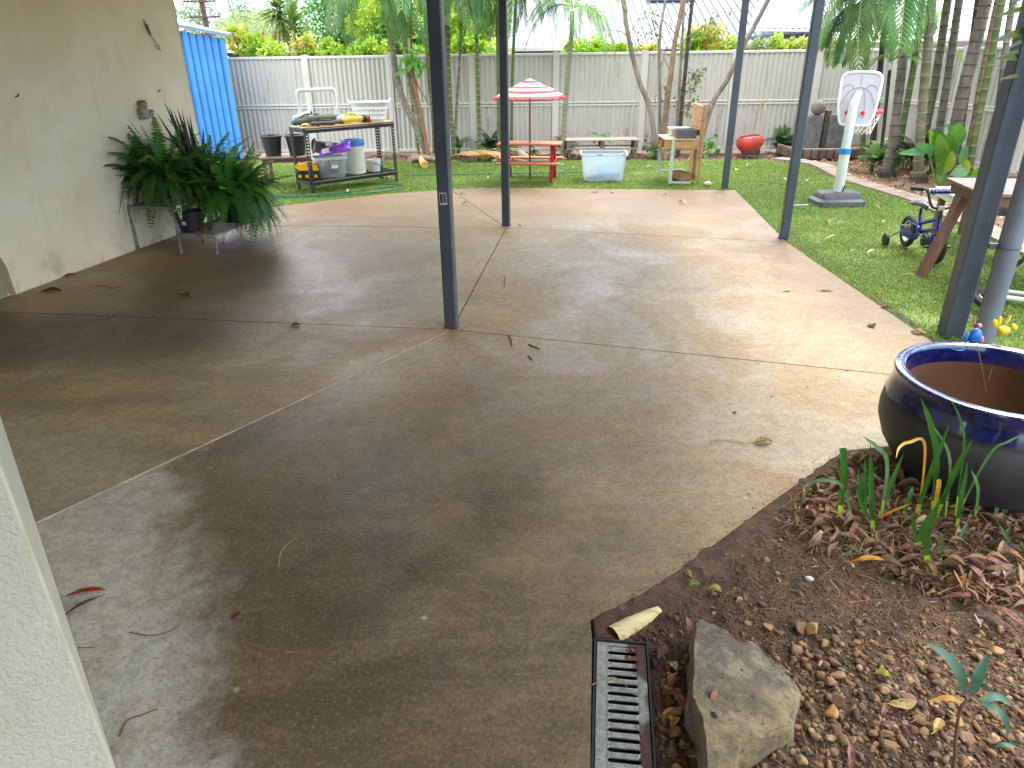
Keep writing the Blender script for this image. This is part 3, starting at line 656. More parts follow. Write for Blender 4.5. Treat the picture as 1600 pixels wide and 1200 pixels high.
spill = .007 * (vnoise(gp, 28, 15) + .6 * vnoise(gp, 9, 16) - .75) - .28 * np.maximum(dmin - .004, 0)
gh[~ins] = np.where(dmin < .05, np.maximum(spill, -.05), -.06)[~ins]; gh[(~ins) & (ld < 0)] = -.06
nx, ny = gx.shape; ii, jj = np.meshgrid(np.arange(nx - 1), np.arange(ny - 1), indexing='ij'); q0 = (ii * ny + jj).ravel()
F = np.stack([q0, q0 + ny, q0 + ny + 1, q0 + 1], 1); near_ = ins | (dmin < .06); Fk = F[near_[F].any(1)]
tag(newobj('garden_soil', mesh_np('garden_soil', np.column_stack([gp, gh]), Fk, m_soil, True)), None, None, None, 'structure')
def bz(x, y): return float(bed_h(np.array([[x, y]]))[0])
def onbed(px, py, dz=0):
    g = G(px, py, -.01); z = bz(g.x, g.y); g = G(px, py, z); return Vector((g.x, g.y, z + dz))

# --- stones, crumbs, litter as shared shapes
def ico(level):
    t = (1 + 5 ** .5) / 2; v = [(-1, t, 0), (1, t, 0), (-1, -t, 0), (1, -t, 0), (0, -1, t), (0, 1, t), (0, -1, -t), (0, 1, -t), (t, 0, -1), (t, 0, 1), (-t, 0, -1), (-t, 0, 1)]
    f = [(0, 11, 5), (0, 5, 1), (0, 1, 7), (0, 7, 10), (0, 10, 11), (1, 5, 9), (5, 11, 4), (11, 10, 2), (10, 7, 6), (7, 1, 8), (3, 9, 4), (3, 4, 2), (3, 2, 6), (3, 6, 8), (3, 8, 9), (4, 9, 5), (2, 4, 11), (6, 2, 10), (8, 6, 7), (9, 8, 1)]
    v = [Vector(p).normalized() for p in v]
    for _ in range(level):
        cch = {}; nf = []
        def mid(a, b):
            k = (min(a, b), max(a, b))
            if k not in cch: cch[k] = len(v); v.append((v[a] + v[b]).normalized())
            return cch[k]
        for a, b, c in f:
            x, y, z = mid(a, b), mid(b, c), mid(c, a); nf += [(a, x, z), (b, y, x), (c, z, y), (x, y, z)]
        f = nf
    return np.array([tuple(p) for p in v]), np.array(f)
def stone_shape(level, seed, flat=.65):
    v, f = ico(level); r = np.random.RandomState(seed); k = 9
    dirs = r.normal(size=(k, 3)); dirs /= np.linalg.norm(dirs, axis=1)[:, None]; cut = r.uniform(.42, .85, k)
    for d, c in zip(dirs, cut):                       # chop facets off
        t = v @ d; v = v - np.outer(np.maximum(t - c, 0), d) * .98
    v = v * (1 + r.uniform(-.05, .05, (len(v), 1))); v *= np.array([1, r.uniform(.65, .9), flat * r.uniform(.8, 1.1)]); return v, f
STN = [stone_shape(1, s) for s in range(8)]; CRB = [stone_shape(0, 50 + s, .8) for s in range(5)]
def rand_rot(n, tilt, r):
    az = r.uniform(0, 2 * np.pi, n); tx = r.normal(0, tilt, n); ty = r.normal(0, tilt, n)
    ca, sa = np.cos(az), np.sin(az); Rz = np.zeros((n, 3, 3)); Rz[:, 0, 0] = ca; Rz[:, 0, 1] = -sa; Rz[:, 1, 0] = sa; Rz[:, 1, 1] = ca; Rz[:, 2, 2] = 1
    cx, sx_ = np.cos(tx), np.sin(tx); Rx = np.zeros((n, 3, 3)); Rx[:, 0, 0] = 1; Rx[:, 1, 1] = cx; Rx[:, 1, 2] = -sx_; Rx[:, 2, 1] = sx_; Rx[:, 2, 2] = cx
    cy, sy_ = np.cos(ty), np.sin(ty); Ry = np.zeros((n, 3, 3)); Ry[:, 0, 0] = cy; Ry[:, 0, 2] = sy_; Ry[:, 2, 0] = -sy_; Ry[:, 2, 2] = cy; Ry[:, 1, 1] = 1
    return Rz @ Rx @ Ry
def scatter(shapes, pos, size, tilt, r):
    """pos (n,3), size (n,) or (n,3) -> joined verts, faces"""
    VV, FF = [], []; base = 0; pick = r.randint(0, len(shapes), len(pos)); RR = rand_rot(len(pos), tilt, r)
    if size.ndim == 1: size = np.repeat(size[:, None], 3, 1)
    for k, (v, f) in enumerate(shapes):
        ix = np.where(pick == k)[0]
        if not len(ix): continue
        vv = np.einsum('nij,nkj->nki', RR[ix], v[None] * size[ix][:, None, :]) + pos[ix][:, None, :]
        FF.append((f[None] + (np.arange(len(ix)) * len(v))[:, None, None]).reshape(-1, f.shape[1]) + base); VV.append(vv.reshape(-1, 3)); base += len(ix) * len(v)
    return np.concatenate(VV), np.concatenate(FF)
def bed_points(n, poly, r, keepfn=None):
    b = np.array([tuple(p) for p in poly]); p = np.stack([r.uniform(b[:, 0].min(), b[:, 0].max(), n), r.uniform(b[:, 1].min(), b[:, 1].max(), n)], 1)
    p = p[in_poly(p, poly)]
    ld = (p[:, 0] - drain_o.x) * drain_r.x + (p[:, 1] - drain_o.y) * drain_r.y; la = (p[:, 0] - drain_o.x) * drain_d.x + (p[:, 1] - drain_o.y) * drain_d.y
    p = p[~((ld < DW + .022) & (ld > -.03) & (la > -.03))]
    if keepfn is not None: p = p[r.rand(len(p)) < keepfn(p)]
    return np.column_stack([p, bed_h(p)])
view_bed = [Vector(q) for q in ((.2, .85), (1.2, .85), (2.3, 1.9), (2.3, 2.3), (2.0, 2.5), (1.85, 2.72), (1.506, 2.735), (1.02, 2.325), (.62, 1.975), (.43, 1.815), (.26, 1.715))]
rr = np.random.RandomState(21)
gravel_w = lambda p: np.clip(.06 + 1.15 / (1 + np.exp((p[:, 1] - 1.58 - .12 * (vnoise(p, 3, 4) - .5)) / .055)), 0, 1)
m_gravel = ramp_island('gravel', [L(80, 62, 45), L(112, 88, 62), L(92, 72, 54), L(138, 112, 80), L(78, 66, 56), L(130, 94, 58), L(170, 144, 106), L(100, 84, 68), L(150, 112, 70)], .85, bump=.35, bs=160)
ps = bed_points(16500, view_bed, rr, gravel_w); sz = rr.uniform(.004, .0135, len(ps)) * (1 + .6 * (rr.rand(len(ps)) < .2)); ps[:, 2] += sz * .25 - .002
v, f = scatter(STN, ps, sz, .5, rr); tag(newobj('gravel', mesh_np('gravel', v, f, m_gravel)), None, None, None, 'stuff')
m_crumb = ramp_island('soil_crumb', [L(58, 46, 34), L(84, 67, 49), L(110, 88, 64), L(68, 55, 42), L(138, 114, 86)], .95)
ps = bed_points(34000, view_bed, rr); sz = rr.uniform(.0012, .0064, len(ps)); ps[:, 2] += sz * .2
v, f = scatter(CRB, ps, sz, .8, rr); tag(newobj('soil_crumbs', mesh_np('soil_crumbs', v, f, m_crumb)), None, None, None, 'stuff')

# --- dry leaves as shared shapes
def leaf_np(Ln, Wd, cup, bend, n=6, tipbias=.45, twist=0.0):
    vs = []; fs = []
    for i in range(n + 1):
        t = i / n; w = Wd * (math.sin(math.pi * t ** (.8 + tipbias)) ** .8 if 0 < t < 1 else 0.0) + .0006; x = (t - .5) * Ln
        z = bend * (math.sin(t * math.pi)) * Ln; a = twist * (t - .5)
        for j, s in enumerate((-1, 0, 1)):
            vs.append((x, s * w * math.cos(a), z + (abs(s) * cup * w) + s * w * math.sin(a)))
        if i:
            b = 3 * i; fs += [(b - 3, b - 2, b + 1, b), (b - 2, b - 1, b + 2, b + 1)]
    return np.array(vs), np.array(fs)
def strand_np(Ln, Wd, curve, n=6):
    vs = []; fs = []
    for i in range(n + 1):
        t = i / n; x = (t - .5) * Ln; y = curve * Ln * (t - .5) ** 2; z = .06 * Ln * math.sin(t * math.pi)
        vs += [(x, y - Wd, z), (x, y, z + Wd), (x, y + Wd, z)]
        if i: b = 3 * i; fs += [(b - 3, b - 2, b + 1, b), (b - 2, b - 1, b + 2, b + 1)]
    return np.array(vs), np.array(fs)
LITT = [leaf_np(1, .055, .8, .12, twist=1.6), leaf_np(1, .075, -.9, .16, twist=-1.2), leaf_np(1, .09, 1.1, .07, twist=2.2), leaf_np(1, .12, 1.2, .2, twist=-2), leaf_np(1, .045, .5, -.1, twist=.8), leaf_np(1, .16, 1.4, .24, twist=2.4)]
LEAFS = [leaf_np(1, .13, .5, .05), leaf_np(1, .20, .9, .10, twist=1.2), leaf_np(1, .10, -.3, .08, twist=-1.5), leaf_np(1, .26, .6, .14, twist=.8), leaf_np(1, .07, 1.2, .03)]
STRANDS = [strand_np(1, .011, .3), strand_np(1, .009, -.5), strand_np(1, .015, .1), strand_np(1, .01, .9)]
litter_poly = [Vector(q) for q in ((1.02, 2.28), (1.22, 2.47), (1.52, 2.70), (1.80, 2.62), (2.2, 2.35), (2.3, 1.9), (1.75, 1.72), (1.45, 1.80), (1.25, 1.96), (1.1, 2.08))]
m_litter = ramp_island('leaf_litter', [L(112, 84, 66), L(160, 126, 92), L(118, 90, 76), L(192, 164, 124), L(82, 62, 50), L(164, 124, 78), L(120, 96, 80), L(140, 112, 80), L(150, 120, 104)], .8, .1)
lw = lambda p: np.clip(.35 + 1.0 * vnoise(p, 6, 31), 0, 1)
ps = bed_points(2500, litter_poly, rr, lw); sz = rr.uniform(.03, .11, len(ps)) * (.7 + .5 * rr.rand(len(ps))); ps[:, 2] += rr.uniform(.0, .026, len(ps))
v, f = scatter(LITT, ps, sz, .42, rr); tag(newobj('leaf_litter', mesh_np('leaf_litter', v, f, m_litter)), None, None, None, 'stuff')
m_straw = ramp_island('straw', [L(132, 104, 74), L(104, 80, 56), L(166, 138, 100), L(88, 68, 50)], .85)
ps = bed_points(3400, litter_poly, rr); sz = rr.uniform(.04, .12, len(ps)); ps[:, 2] += rr.uniform(.0, .03, len(ps))
p2_ = bed_points(4600, view_bed, rr, lambda p: .25 + .5 * vnoise(p, 4, 8)); s2 = rr.uniform(.02, .075, len(p2_)); p2_[:, 2] += .004
v, f = scatter(STRANDS, np.concatenate([ps, p2_]), np.concatenate([sz, s2]), .22, rr); tag(newobj('straw_litter', mesh_np('straw_litter', v, f, m_straw)), None, None, None, 'stuff')
ps = bed_points(1500, view_bed, rr, lambda p: .2 + .6 * vnoise(p, 5, 3)); sz = rr.uniform(.010, .042, len(ps)); ps[:, 2] += rr.uniform(.002, .009, len(ps))
v, f = scatter(LITT + LEAFS, ps, sz, .3, rr); tag(newobj('leaf_litter', mesh_np('leaf_litter', v, f, m_litter)), None, None, None, 'stuff')

# --- larger stones, each one on its own
m_stone = ramp_island('stone', [L(134, 102, 74), L(104, 80, 64), L(160, 126, 90), L(120, 88, 70), L(92, 76, 66), L(172, 140, 100)], .85, obj=True, bump=.5, bs=120)
stone_me = [mesh_np('stone', v, f, m_stone) for v, f in [stone_shape(2, 90 + s, .7) for s in range(8)]]
sr = random.Random(5); placed = []
def far_ok(x, y, d): return all((x - a) ** 2 + (y - b) ** 2 > d * d for a, b in placed)
rock_poly = [G(x, y).xy for x, y in ((1060, 960), (1110, 950), (1260, 1050), (1270, 1130), (1200, 1190), (1130, 1260), (1070, 1230), (1055, 1050))]
k = 0
while k < 66:
    px, py = sr.uniform(1040, 1600), sr.uniform(975, 1235)
    if py < 975 + max(0, (px - 1200)) * .12: continue
    g = onbed(px, py); 
    if in_poly(np.array([[g.x, g.y]]), rock_poly)[0]: continue
    ldv = (g.xy - drain_o).dot(drain_r)
    s = sr.choice((.014, .016, .019, .022, .026))
    if ldv < DW + .05 or not far_ok(g.x, g.y, .034): continue
    placed.append((g.x, g.y))
    o = newobj('loose_stone', stone_me[k % 8], None, (g.x, g.y, g.z + s * .3), (sr.uniform(-.4, .4), sr.uniform(-.4, .4), sr.uniform(0, 6.3)), (s, s, s * sr.uniform(.85, 1.1)))
    tag(o, 'brown angular stone lying loose in the gravel round the big rock', 'stone', 'loose stones in the garden bed'); k += 1
def special(px, py, s, colr, label, sc=(1, 1, 1), lift=0, smoothv=False, seed=3, rz=0):
    mm = M('pebble', colr, tuple(c * .72 for c in colr[:3]) + (1,), 40, .7, .3, 120)
    if smoothv: vv, ff = ico(2)
    else: vv, ff = stone_shape(2, seed, .75)
    g = onbed(px, py, lift); o = newobj('stone' if not smoothv else 'pebble', mesh_np('stone', vv, ff, mm, smoothv), None, (g.x, g.y, g.z + s * .35), (.15, -.1, rz), (s * sc[0], s * sc[1], s * sc[2]))
    return tag(o, label, 'stone' if not smoothv else 'pebble')
special(1264, 906, .013, L(206, 202, 194), 'smooth white pebble on bare soil in the middle of the bed', (1.15, .8, .7), smoothv=True, rz=-.5)
special(1046, 918, .014, L(92, 88, 90), 'smooth dark grey oval pebble at the edge of the concrete', (1.3, .7, .6), smoothv=True, rz=-.2)
special(1283, 1042, .017, L(205, 172, 124), 'pale cream stone among the brown gravel right of the big rock', seed=4)
special(1298, 1116, .024, L(186, 140, 82), 'yellow brown chunky stone, largest in the gravel right of the rock', seed=9, rz=.8)
special(1297, 1155, .019, L(172, 148, 112), 'pale buff stone just below the yellow brown stone', seed=12)
special(1385, 1150, .024, L(140, 106, 74), 'wide tan brown stone left of the seedling stem', (1.2, .8, .8), seed=14)
special(1042, 1080, .020, L(122, 92, 62), 'round brown stone between drain grate and big rock', seed=17)

# --- big sandstone rock
def rock():
    k = NB('sandstone'); pos = k.geo.outputs['Position']; n1 = k.noise(9, 8, .68, dist=.4); n2 = k.noise(34, 8, .75); n3 = k.noise(5, 6, .6)
    col = k.mix(k.mr(n1, .36, .66), L(106, 96, 78), L(152, 138, 110)); col = k.mix(k.mr(n3, .5, .62, 0, .75), col, L(78, 76, 66))
    sx = k.n('ShaderNodeSeparateXYZ'); k.l(pos, sx.inputs[0])
    yl = k.math('MULTIPLY', k.mr(k.math('ADD', sx.outputs['Y'], k.math('MULTIPLY', n1, .2)), 1.56, 1.40), k.mr(n2, .42, .58))
    col = k.mix(k.math('MULTIPLY', yl, .5), col, L(140, 120, 58)); col = k.mix(k.mr(n2, .6, .72, 0, .6), col, L(168, 156, 128)); col = k.mix(k.mr(k.noise(60, 6), .58, .68, 0, .7), col, L(52, 48, 38)); col = k.mix(k.mr(k.noise(160, 5, .8), .56, .66, 0, .6), col, L(176, 166, 140)); col = k.mix(k.mr(k.noise(22, 9, .75), .55, .66, 0, .55), col, L(64, 62, 52))
    k.set(base=col, rough=.92, normal=k.bump(k.noise(130, 6, .8), .7, .003, k.bump(n2, .9, .008, k.bump(n1, .8, .02)))); return k.m
m_rock = rock()
top = [(1088, 973, .085), (1096, 967, .085), (1116, 975, .08), (1139, 991, .075), (1152, 1004, .07), (1181, 1009, .065), (1215, 1036, .055), (1238, 1058, .05), (1251, 1078, .045), (1243, 1106, .05), (1238, 1128, .055), (1213, 1137, .06), (1181, 1150, .07), (1158, 1158, .075), (1150, 1172, .075), (1143, 1205, .07), (1140, 1260, .06), (1112, 1260, .07), (1106, 1200, .085), (1104, 1155, .09), (1097, 1117, .095), (1083, 1088, .095), (1085, 1020, .09)]
T = [G(x, y, z) for x, y, z in top]; cen = sum(T, Vector()) / len(T)
import bmesh
bm = bmesh.new(); rn = random.Random(8); dense = []
for i in range(len(T)):
    for q in range(2): dense.append(T[i].lerp(T[(i + 1) % len(T)], q / 2))
rv = [[bm.verts.new(p - Vector((cen.x, cen.y, 0))) for p in dense]]
for dz, ex in ((.10, 1.02), (.45, 1.06), (1.2, 1.12)):
    rv.append([bm.verts.new(((p.x - cen.x) * ex + rn.uniform(-.003, .003), (p.y - cen.y) * ex + rn.uniform(-.003, .003), p.z - dz * (p.z + .03))) for p in dense])
n = len(dense); bm.faces.new(rv[0])
for a_, b_ in zip(rv[:-1], rv[1:]):
    for i in range(n): bm.faces.new((a_[i], b_[i], b_[(i + 1) % n], a_[(i + 1) % n]))
bmesh.ops.recalc_face_normals(bm, faces=bm.faces[:]); bmesh.ops.triangulate(bm, faces=bm.faces[:], ngon_method='BEAUTY')
for _ in range(2):
    bmesh.ops.subdivide_edges(bm, edges=[e for e in bm.edges if e.calc_length() > .012], cuts=1, use_grid_fill=True); bmesh.ops.triangulate(bm, faces=bm.faces[:])
bm.normal_update(); vv_ = np.array([tuple(v.co) for v in bm.verts]); nz_ = (vnoise(vv_[:, :2] + 3, 14, 41) - .5) * .010 + (vnoise(vv_[:, :2] + vv_[:, 2:3] * 1.7 + 5, 38, 42) - .5) * .007 + (vnoise(vv_[:, :2] + vv_[:, 2:3] * 2.1 + 7, 95, 43) - .5) * .0035
for v, d_ in zip(bm.verts, nz_): v.co += v.normal * float(d_)
# a few stepped ledges at the far tip
for v in bm.verts:
    yy = v.co.y + cen.y
    if yy > 1.60 and v.co.z > .03: v.co.z -= .006 * math.floor((yy - 1.60) / .022) * .5
me = bpy.data.meshes.new('garden_rock'); bm.to_mesh(me); bm.free(); me.materials.append(m_rock)
tag(newobj('garden_rock', me, None, (cen.x, cen.y, 0)), 'large flat topped sandstone rock with dark lichen beside the drain grate', 'rock')
def on_rock(px, py, s, c, label, sc, seed):
    mm = M('pebble', c, tuple(x * .7 for x in c[:3]) + (1,), 40, .75, .3, 120); vv, ff = stone_shape(2, seed, .75); g = G(px, py, .095)
    tag(newobj('stone', mesh_np('stone', vv, ff, mm), None, (g.x, g.y, .088), (.1, .2, seed), (s * sc[0], s * sc[1], s * sc[2])), label, 'stone')
on_rock(1115, 1083, .017, L(158, 98, 72), 'reddish stone resting on top of the big sandstone rock', (1.25, .85, .8), 23)
on_rock(1117, 1114, .013, L(66, 54, 48), 'dark brown lump of stone nearest the yellow end of the rock', (1.1, .8, .8), 27)
on_rock(1093, 1060, .008, L(88, 68, 60), 'small dark stone at the left edge of the rock top', (1, .9, .9), 29)
on_rock(1159, 1044, .005, L(40, 38, 36), 'tiny black chip in the middle of the rock top', (1, .8, .8), 31)

# --- drain channel with its pressed steel grate
k = NB('grate_steel'); pos = k.geo.outputs['Position']; sx = k.n('ShaderNodeSeparateXYZ'); k.l(pos, sx.inputs[0])
acr = k.math('ADD', k.math('MULTIPLY', k.math('SUBTRACT', sx.outputs['X'], drain_o.x), drain_r.x), k.math('MULTIPLY', k.math('SUBTRACT', sx.outputs['Y'], drain_o.y), drain_r.y))
nz = k.noise(11, 5, .5, dist=.6); msk = k.mr(k.math('ADD', acr, k.math('MULTIPLY', k.math('SUBTRACT', nz, .5), .22)), .088, .096)
msk = k.math('MULTIPLY', msk, k.mr(k.noise(5.2, 2), .40, .47))
zinc = k.mix(k.mr(k.noise(60, 5), .35, .7), L(146, 150, 142), L(176, 178, 168)); zinc = k.mix(k.mr(k.noise(14, 7), .58, .72, 0, .5), zinc, L(112, 106, 92))
mud = k.mix(k.mr(k.noise(40, 6), .35, .65), L(78, 54, 46), L(96, 70, 58))
k.set(base=k.mix(msk, zinc, mud), rough=k.mix(msk, (.42,) * 3 + (1,), (.95,) * 3 + (1,)), metal=k.mix(msk, (.35,) * 3 + (1,), (0, 0, 0, 1)), normal=k.bump(k.noise(150, 3), .15, .002)); m_grate = k.m
m_chan = M('channel_black', L(34, 34, 36), L(48, 46, 44), 20, .7); m_pit = M('drain_pit', L(20, 17, 14))
ang = math.atan2(drain_d.y, drain_d.x) + math.pi / 2           # local +x across, -y along the drain
ga = math.atan2(drain_r.y, drain_r.x); DLn = 1.05
dr = thing('drain_grate', 'slotted galvanised drain grate in a black channel, stained with mud', 'drain', (drain_o.x, drain_o.y, -.002), ga)
MB().box((DW / 2, -DLn / 2, -.075), (DW + .012, DLn, .01)).build('channel_floor', m_pit, dr)
chn = MB()
for x in (-.0035, DW + .0035): chn.box((x, -DLn / 2, -.0375), (.006, DLn + .012, .08))
chn.box((DW / 2, .0045, -.0375), (DW, .006, .081)).build('channel', m_chan, dr)
gt = MB(); x0, x1, x2, x3 = .003, .034, .122, DW - .003
gt.box(((x0 + x1) / 2, -DLn / 2, -.004), (x1 - x0, DLn - .004, .004)).box(((x2 + x3) / 2, -DLn / 2, -.004), (x3 - x2, DLn - .004, .004)).build('grate_side', m_grate, dr)
pit = .0302; nb = int(DLn / pit)
def bar_mesh(y0, y1):
    mb = MB(); n = 5; vs = []; fs = []
    xs = [x1 - .0015] + [x1 + (x2 - x1) * t for t in (.0, .06, .14, .3, .5, .7, .86, .94, 1.0)] + [x2 + .0015]; full = .3
    for x in xs:
        d = min(x - x1, x2 - x); e = max(0.0, .006 - max(d, 0)) / .006; grow = (1 - math.sqrt(max(0, 1 - e * e))) * .0052
        ya, yb = y0 - grow, y1 + grow
        for q in range(n + 1):
            t = q / n; yy = ya + (yb - ya) * t; vs.append((x, yy, -.002 + .0024 * math.sin(math.pi * t) * min(1, max(d, 0) / .006) - .0000))
        vs += [(x, yb, -.008), (x, ya, -.008)]
    m_ = n + 3
    for i in range(len(xs) - 1):
        for q in range(m_): fs.append((i * m_ + q, (i + 1) * m_ + q, (i + 1) * m_ + (q + 1) % m_, i * m_ + (q + 1) % m_))
    mb.add(vs, fs); return mb.mesh('grate_bar', m_grate, 'all')
bmsh = bar_mesh(-.0076, .0076)
for i in range(nb):
    newobj('grate_bar', bmsh, dr, (0, -.0265 - i * pit, 0))
MB().box(((x1 + x2) / 2, -.0085, -.004), (x2 - x1, .012, .004)).build('grate_end', m_grate, dr)
dm = MB()
for i in range(nb):
    for x in (.014, .046, .078, .11, .141): dm.box((x, -.0265 - i * pit + (0 if x not in (.014, .141) else .012), -.0019 + (.0024 if x not in (.014, .141) else 0)), (.0028, .0028, .0006), (0, 0, .7))
dm.build('stud', m_chan, dr, kind='stuff')
nutm = M('seed_tan', L(150, 112, 70), L(120, 88, 56), 60, .6)
for i, (px, py, lab) in enumerate(((980, 1015, 'tan round seed in the first slot, left of its neighbour'), (988, 1016, 'tan round seed in the first slot against the mud stain'), (983, 1027, 'tan round seed in the second slot of the grate'))):
    g = G(px, py, .002); b = MB(); b.ball((0, 0, .002), (.0052, .0052, .0045), 10, 7, jit=.04); solo(b, 'fallen_seed', nutm, lab, 'seed', (g.x, g.y, .0005), 0, 'seeds caught in the drain grate', 'soft')
# cream palm sheath by the drain
m_sheath = M('palm_sheath', L(206, 188, 128), L(222, 208, 156), 6, .6, .2, 60, c3=L(176, 150, 92), streak=(1, 4, 1))
sh = MB(); A = onbed(958, 992); B = onbed(1030, 952); u = (B - A).normalized(); sd = Vector((-u.y, u.x, 0)); vs = []; fs = []; ns, na = 12, 7
for i in range(ns + 1):
    t = i / ns; w = .034 * (1 - .55 * t ** 2.2); c = A.lerp(B, t)
    for j in range(na + 1):
        a = math.pi * (j / na); rdg = .0022 * (1 if i in (3, 6, 8) else 0)
        vs.append(tuple(c + sd * (math.cos(a) * w) + Vector((0, 0, math.sin(a) * w * .85 - .004 - rdg))))
    if i: b0 = i * (na + 1); fs += [(b0 - na - 1 + j, b0 - na + j, b0 + j + 1, b0 + j) for j in range(na)]
sh.add(vs, fs); sh.v = [(p[0] - A.x, p[1] - A.y, p[2]) for p in sh.v]
solo(sh, 'palm_sheath', m_sheath, 'cream curled piece of palm sheath lying at the end of the drain', 'palm sheath', (A.x, A.y, 0), smooth='soft')

# --- single fallen leaves and twigs that stand out
def leaf_thing(px, py, Ln, Wd, rz, c, label, c2=None, bend=.06, cup=.5, twist=.5, lift=.004, bed=False, stalk=True, name='dry_leaf', cat='leaf', group=None, tilt=(0, 0)):
    twist *= .5; cup = min(cup, .75); bend = bend if bed else min(bend, .06); g = onbed(px, py) if bed else G(px, py); v, f = leaf_np(Ln, Wd, cup, bend, 9, .3, twist); r_l = random.Random(int(px * 7 + py)); v = v + np.array([[0, r_l.uniform(-.05, .05) * Wd * 2, r_l.uniform(-.10, .10) * Wd] for _ in v]); b = MB(); b.add(v.tolist(), f.tolist())
    b.tube([(-Ln * .68, .004, .0), (-Ln * .5, 0, .001), (Ln * .1, 0, bend * Ln * .9 + .0012)], [.0012, .0013, .0006], 5) if stalk else None
    mm = M('leaf_dry', c, c2 or tuple(x * .55 for x in c[:3]) + (1,), 60, .9, .3, 90, spec=.15, trans=.1, lo=.42, hi=.6)
    o = newobj(name, b.mesh(name, mm, 'soft'), None, (g.x, g.y, g.z + (lift if bed else lift * .3)), (tilt[0], tilt[1], rz)); return tag(o, label, cat, group)
LP = 'fallen leaves on the patio and bed'
leaf_thing(80, 456, .15, .026, .2, L(96, 72, 46), 'dark brown curled leaf on the concrete by the wall recess', bend=.16, cup=1.0, twist=1.3, lift=.01)
leaf_thing(107, 431, .16, .018, .95, L(134, 84, 72), 'long reddish leaf lying against the foot of the house wall', bend=.04)
leaf_thing(290, 463, .11, .028, 2.6, L(112, 100, 52), 'curled olive brown leaf in front of the plant stands', bend=.18, cup=1.1, twist=1.6, lift=.01)
leaf_thing(462, 509, .06, .02, .6, L(122, 92, 40), 'small yellowish brown leaf on the joint line left of the post', bend=.1, cup=1.0, lift=.005)
leaf_thing(134, 927, .125, .011, .25, L(150, 60, 42), 'bright rusty red sickle shaped leaf beside the pier', bend=.05, cup=.9, twist=.3, stalk=False)
leaf_thing(128, 948, .11, .0075, -2.2, L(92, 76, 72), 'grey brown withered leaf crossing the rusty red leaf', bend=.05, cup=1.2, twist=1)
leaf_thing(1192, 692, .095, .02, .05, L(176, 156, 104), 'crumpled pale tan leaf with long stalk on open concrete near the bed', bend=.12, cup=1.3, twist=1.8, lift=.008)
leaf_thing(370, 962, .032, .010, 1.0, L(96, 62, 44), 'tiny red brown leaf scrap on the dark concrete', bend=.2, cup=1.2)
leaf_thing(1229, 455, .06, .018, .1, L(208, 190, 148), 'small cream leaf on the pale concrete near the right lawn edge', bend=.1)
leaf_thing(1362, 510, .085, .022, 1.4, L(116, 88, 58), 'curled brown leaf standing up near the right edge of the slab', bend=.12, cup=1.1, twist=1.5, lift=.006)
leaf_thing(1290, 455, .10, .012, -.1, L(150, 112, 82), 'thin tan leaf lying just right of the small cream leaf', bend=.04)
leaf_thing(1435, 521, .09, .026, 2.4, L(180, 152, 112), 'rolled tan leaf at the slab corner behind the blue pot', bend=.08, cup=1.2, lift=.006)
leaf_thing(1383, 481, .06, .022, .2, L(122, 96, 70), 'brown leaf on the line between lawn and slab', bend=.16, cup=1.2)
leaf_thing(1168, 828, .068, .0145, .1, L(104, 124, 36), 'fresh olive green leaf on the soil at the concrete edge', bend=.03, cup=.25, bed=True, lift=.012)
leaf_thing(1073, 902, .048, .012, 2.25, L(208, 176, 104), 'pale yellow oval leaf by the dark grey pebble', bend=.1, cup=.8, bed=True, lift=.012)
leaf_thing(1085, 921, .05, .014, .45, L(120, 130, 60), 'folded green leaf left of the pale green twisted leaf', bend=.16, cup=1.0, bed=True, lift=.014)
leaf_thing(1116, 927, .046, .014, -.35, L(160, 168, 96), 'pale green twisted leaf beside the dark grey pebble', bend=.12, cup=.7, twist=1.2, bed=True, lift=.014)
leaf_thing(1098, 886, .042, .0055, -.05, L(162, 96, 80), 'narrow pink red leaf on the soil behind the yellow leaf', bed=True, lift=.006)
leaf_thing(1072, 992, .07, .011, 1.45, L(152, 108, 100), 'pink brown leaf leaning on the near corner of the big rock', bend=.06, bed=True, lift=.045, tilt=(.5, 0))
leaf_thing(1067, 1110, .115, .0105, -1.2, L(140, 92, 86), 'long mauve leaf leaning along the left side of the rock', bend=.04, bed=True, lift=.03, tilt=(.5, 0))
leaf_thing(1052, 1133, .04, .014, 1.2, L(170, 142, 60), 'yellow crumpled leaf between grate and rock', bend=.18, cup=1.1, bed=True, lift=.012)
leaf_thing(1043, 1117, .05, .006, .6, L(198, 142, 88), 'orange tan leaf sliver above the yellow crumpled leaf', bend=.06, bed=True, lift=.012)
leaf_thing(1052, 1045, .034, .012, 1.9, L(180, 184, 152), 'pale grey green broken leaf near the grate', bend=.1, bed=True, lift=.012)
leaf_thing(1035, 1025, .07, .011, .95, L(128, 92, 88), 'mauve brown leaf lying between the sheath and the rock', bed=True, lift=.012)
leaf_thing(1377, 1060, .042, .013, -.25, L(158, 148, 62), 'olive yellow notched leaf on the gravel', bend=.1, cup=.8, bed=True, lift=.014)
leaf_thing(1408, 1104, .085, .0165, .1, L(128, 108, 74), 'wide brown striped dead leaf beside the seedling', c2=L(170, 148, 108), bend=.08, cup=-.7, bed=True, lift=.016)
leaf_thing(1463, 1142, .06, .011, .75, L(186, 160, 98), 'pale yellow brown leaf under the seedling', bend=.08, bed=True, lift=.02)
leaf_thing(1327, 1187, .06, .009, 1.3, L(160, 116, 108), 'pinkish leaf pointing up between stones at the bottom', bend=.06, bed=True, lift=.02, tilt=(0, -.5))
leaf_thing(1145, 1190, .11, .022, .5, L(152, 152, 96), 'large dull green leaf lying at the near end of the rock', bend=.05, bed=True, lift=.05)
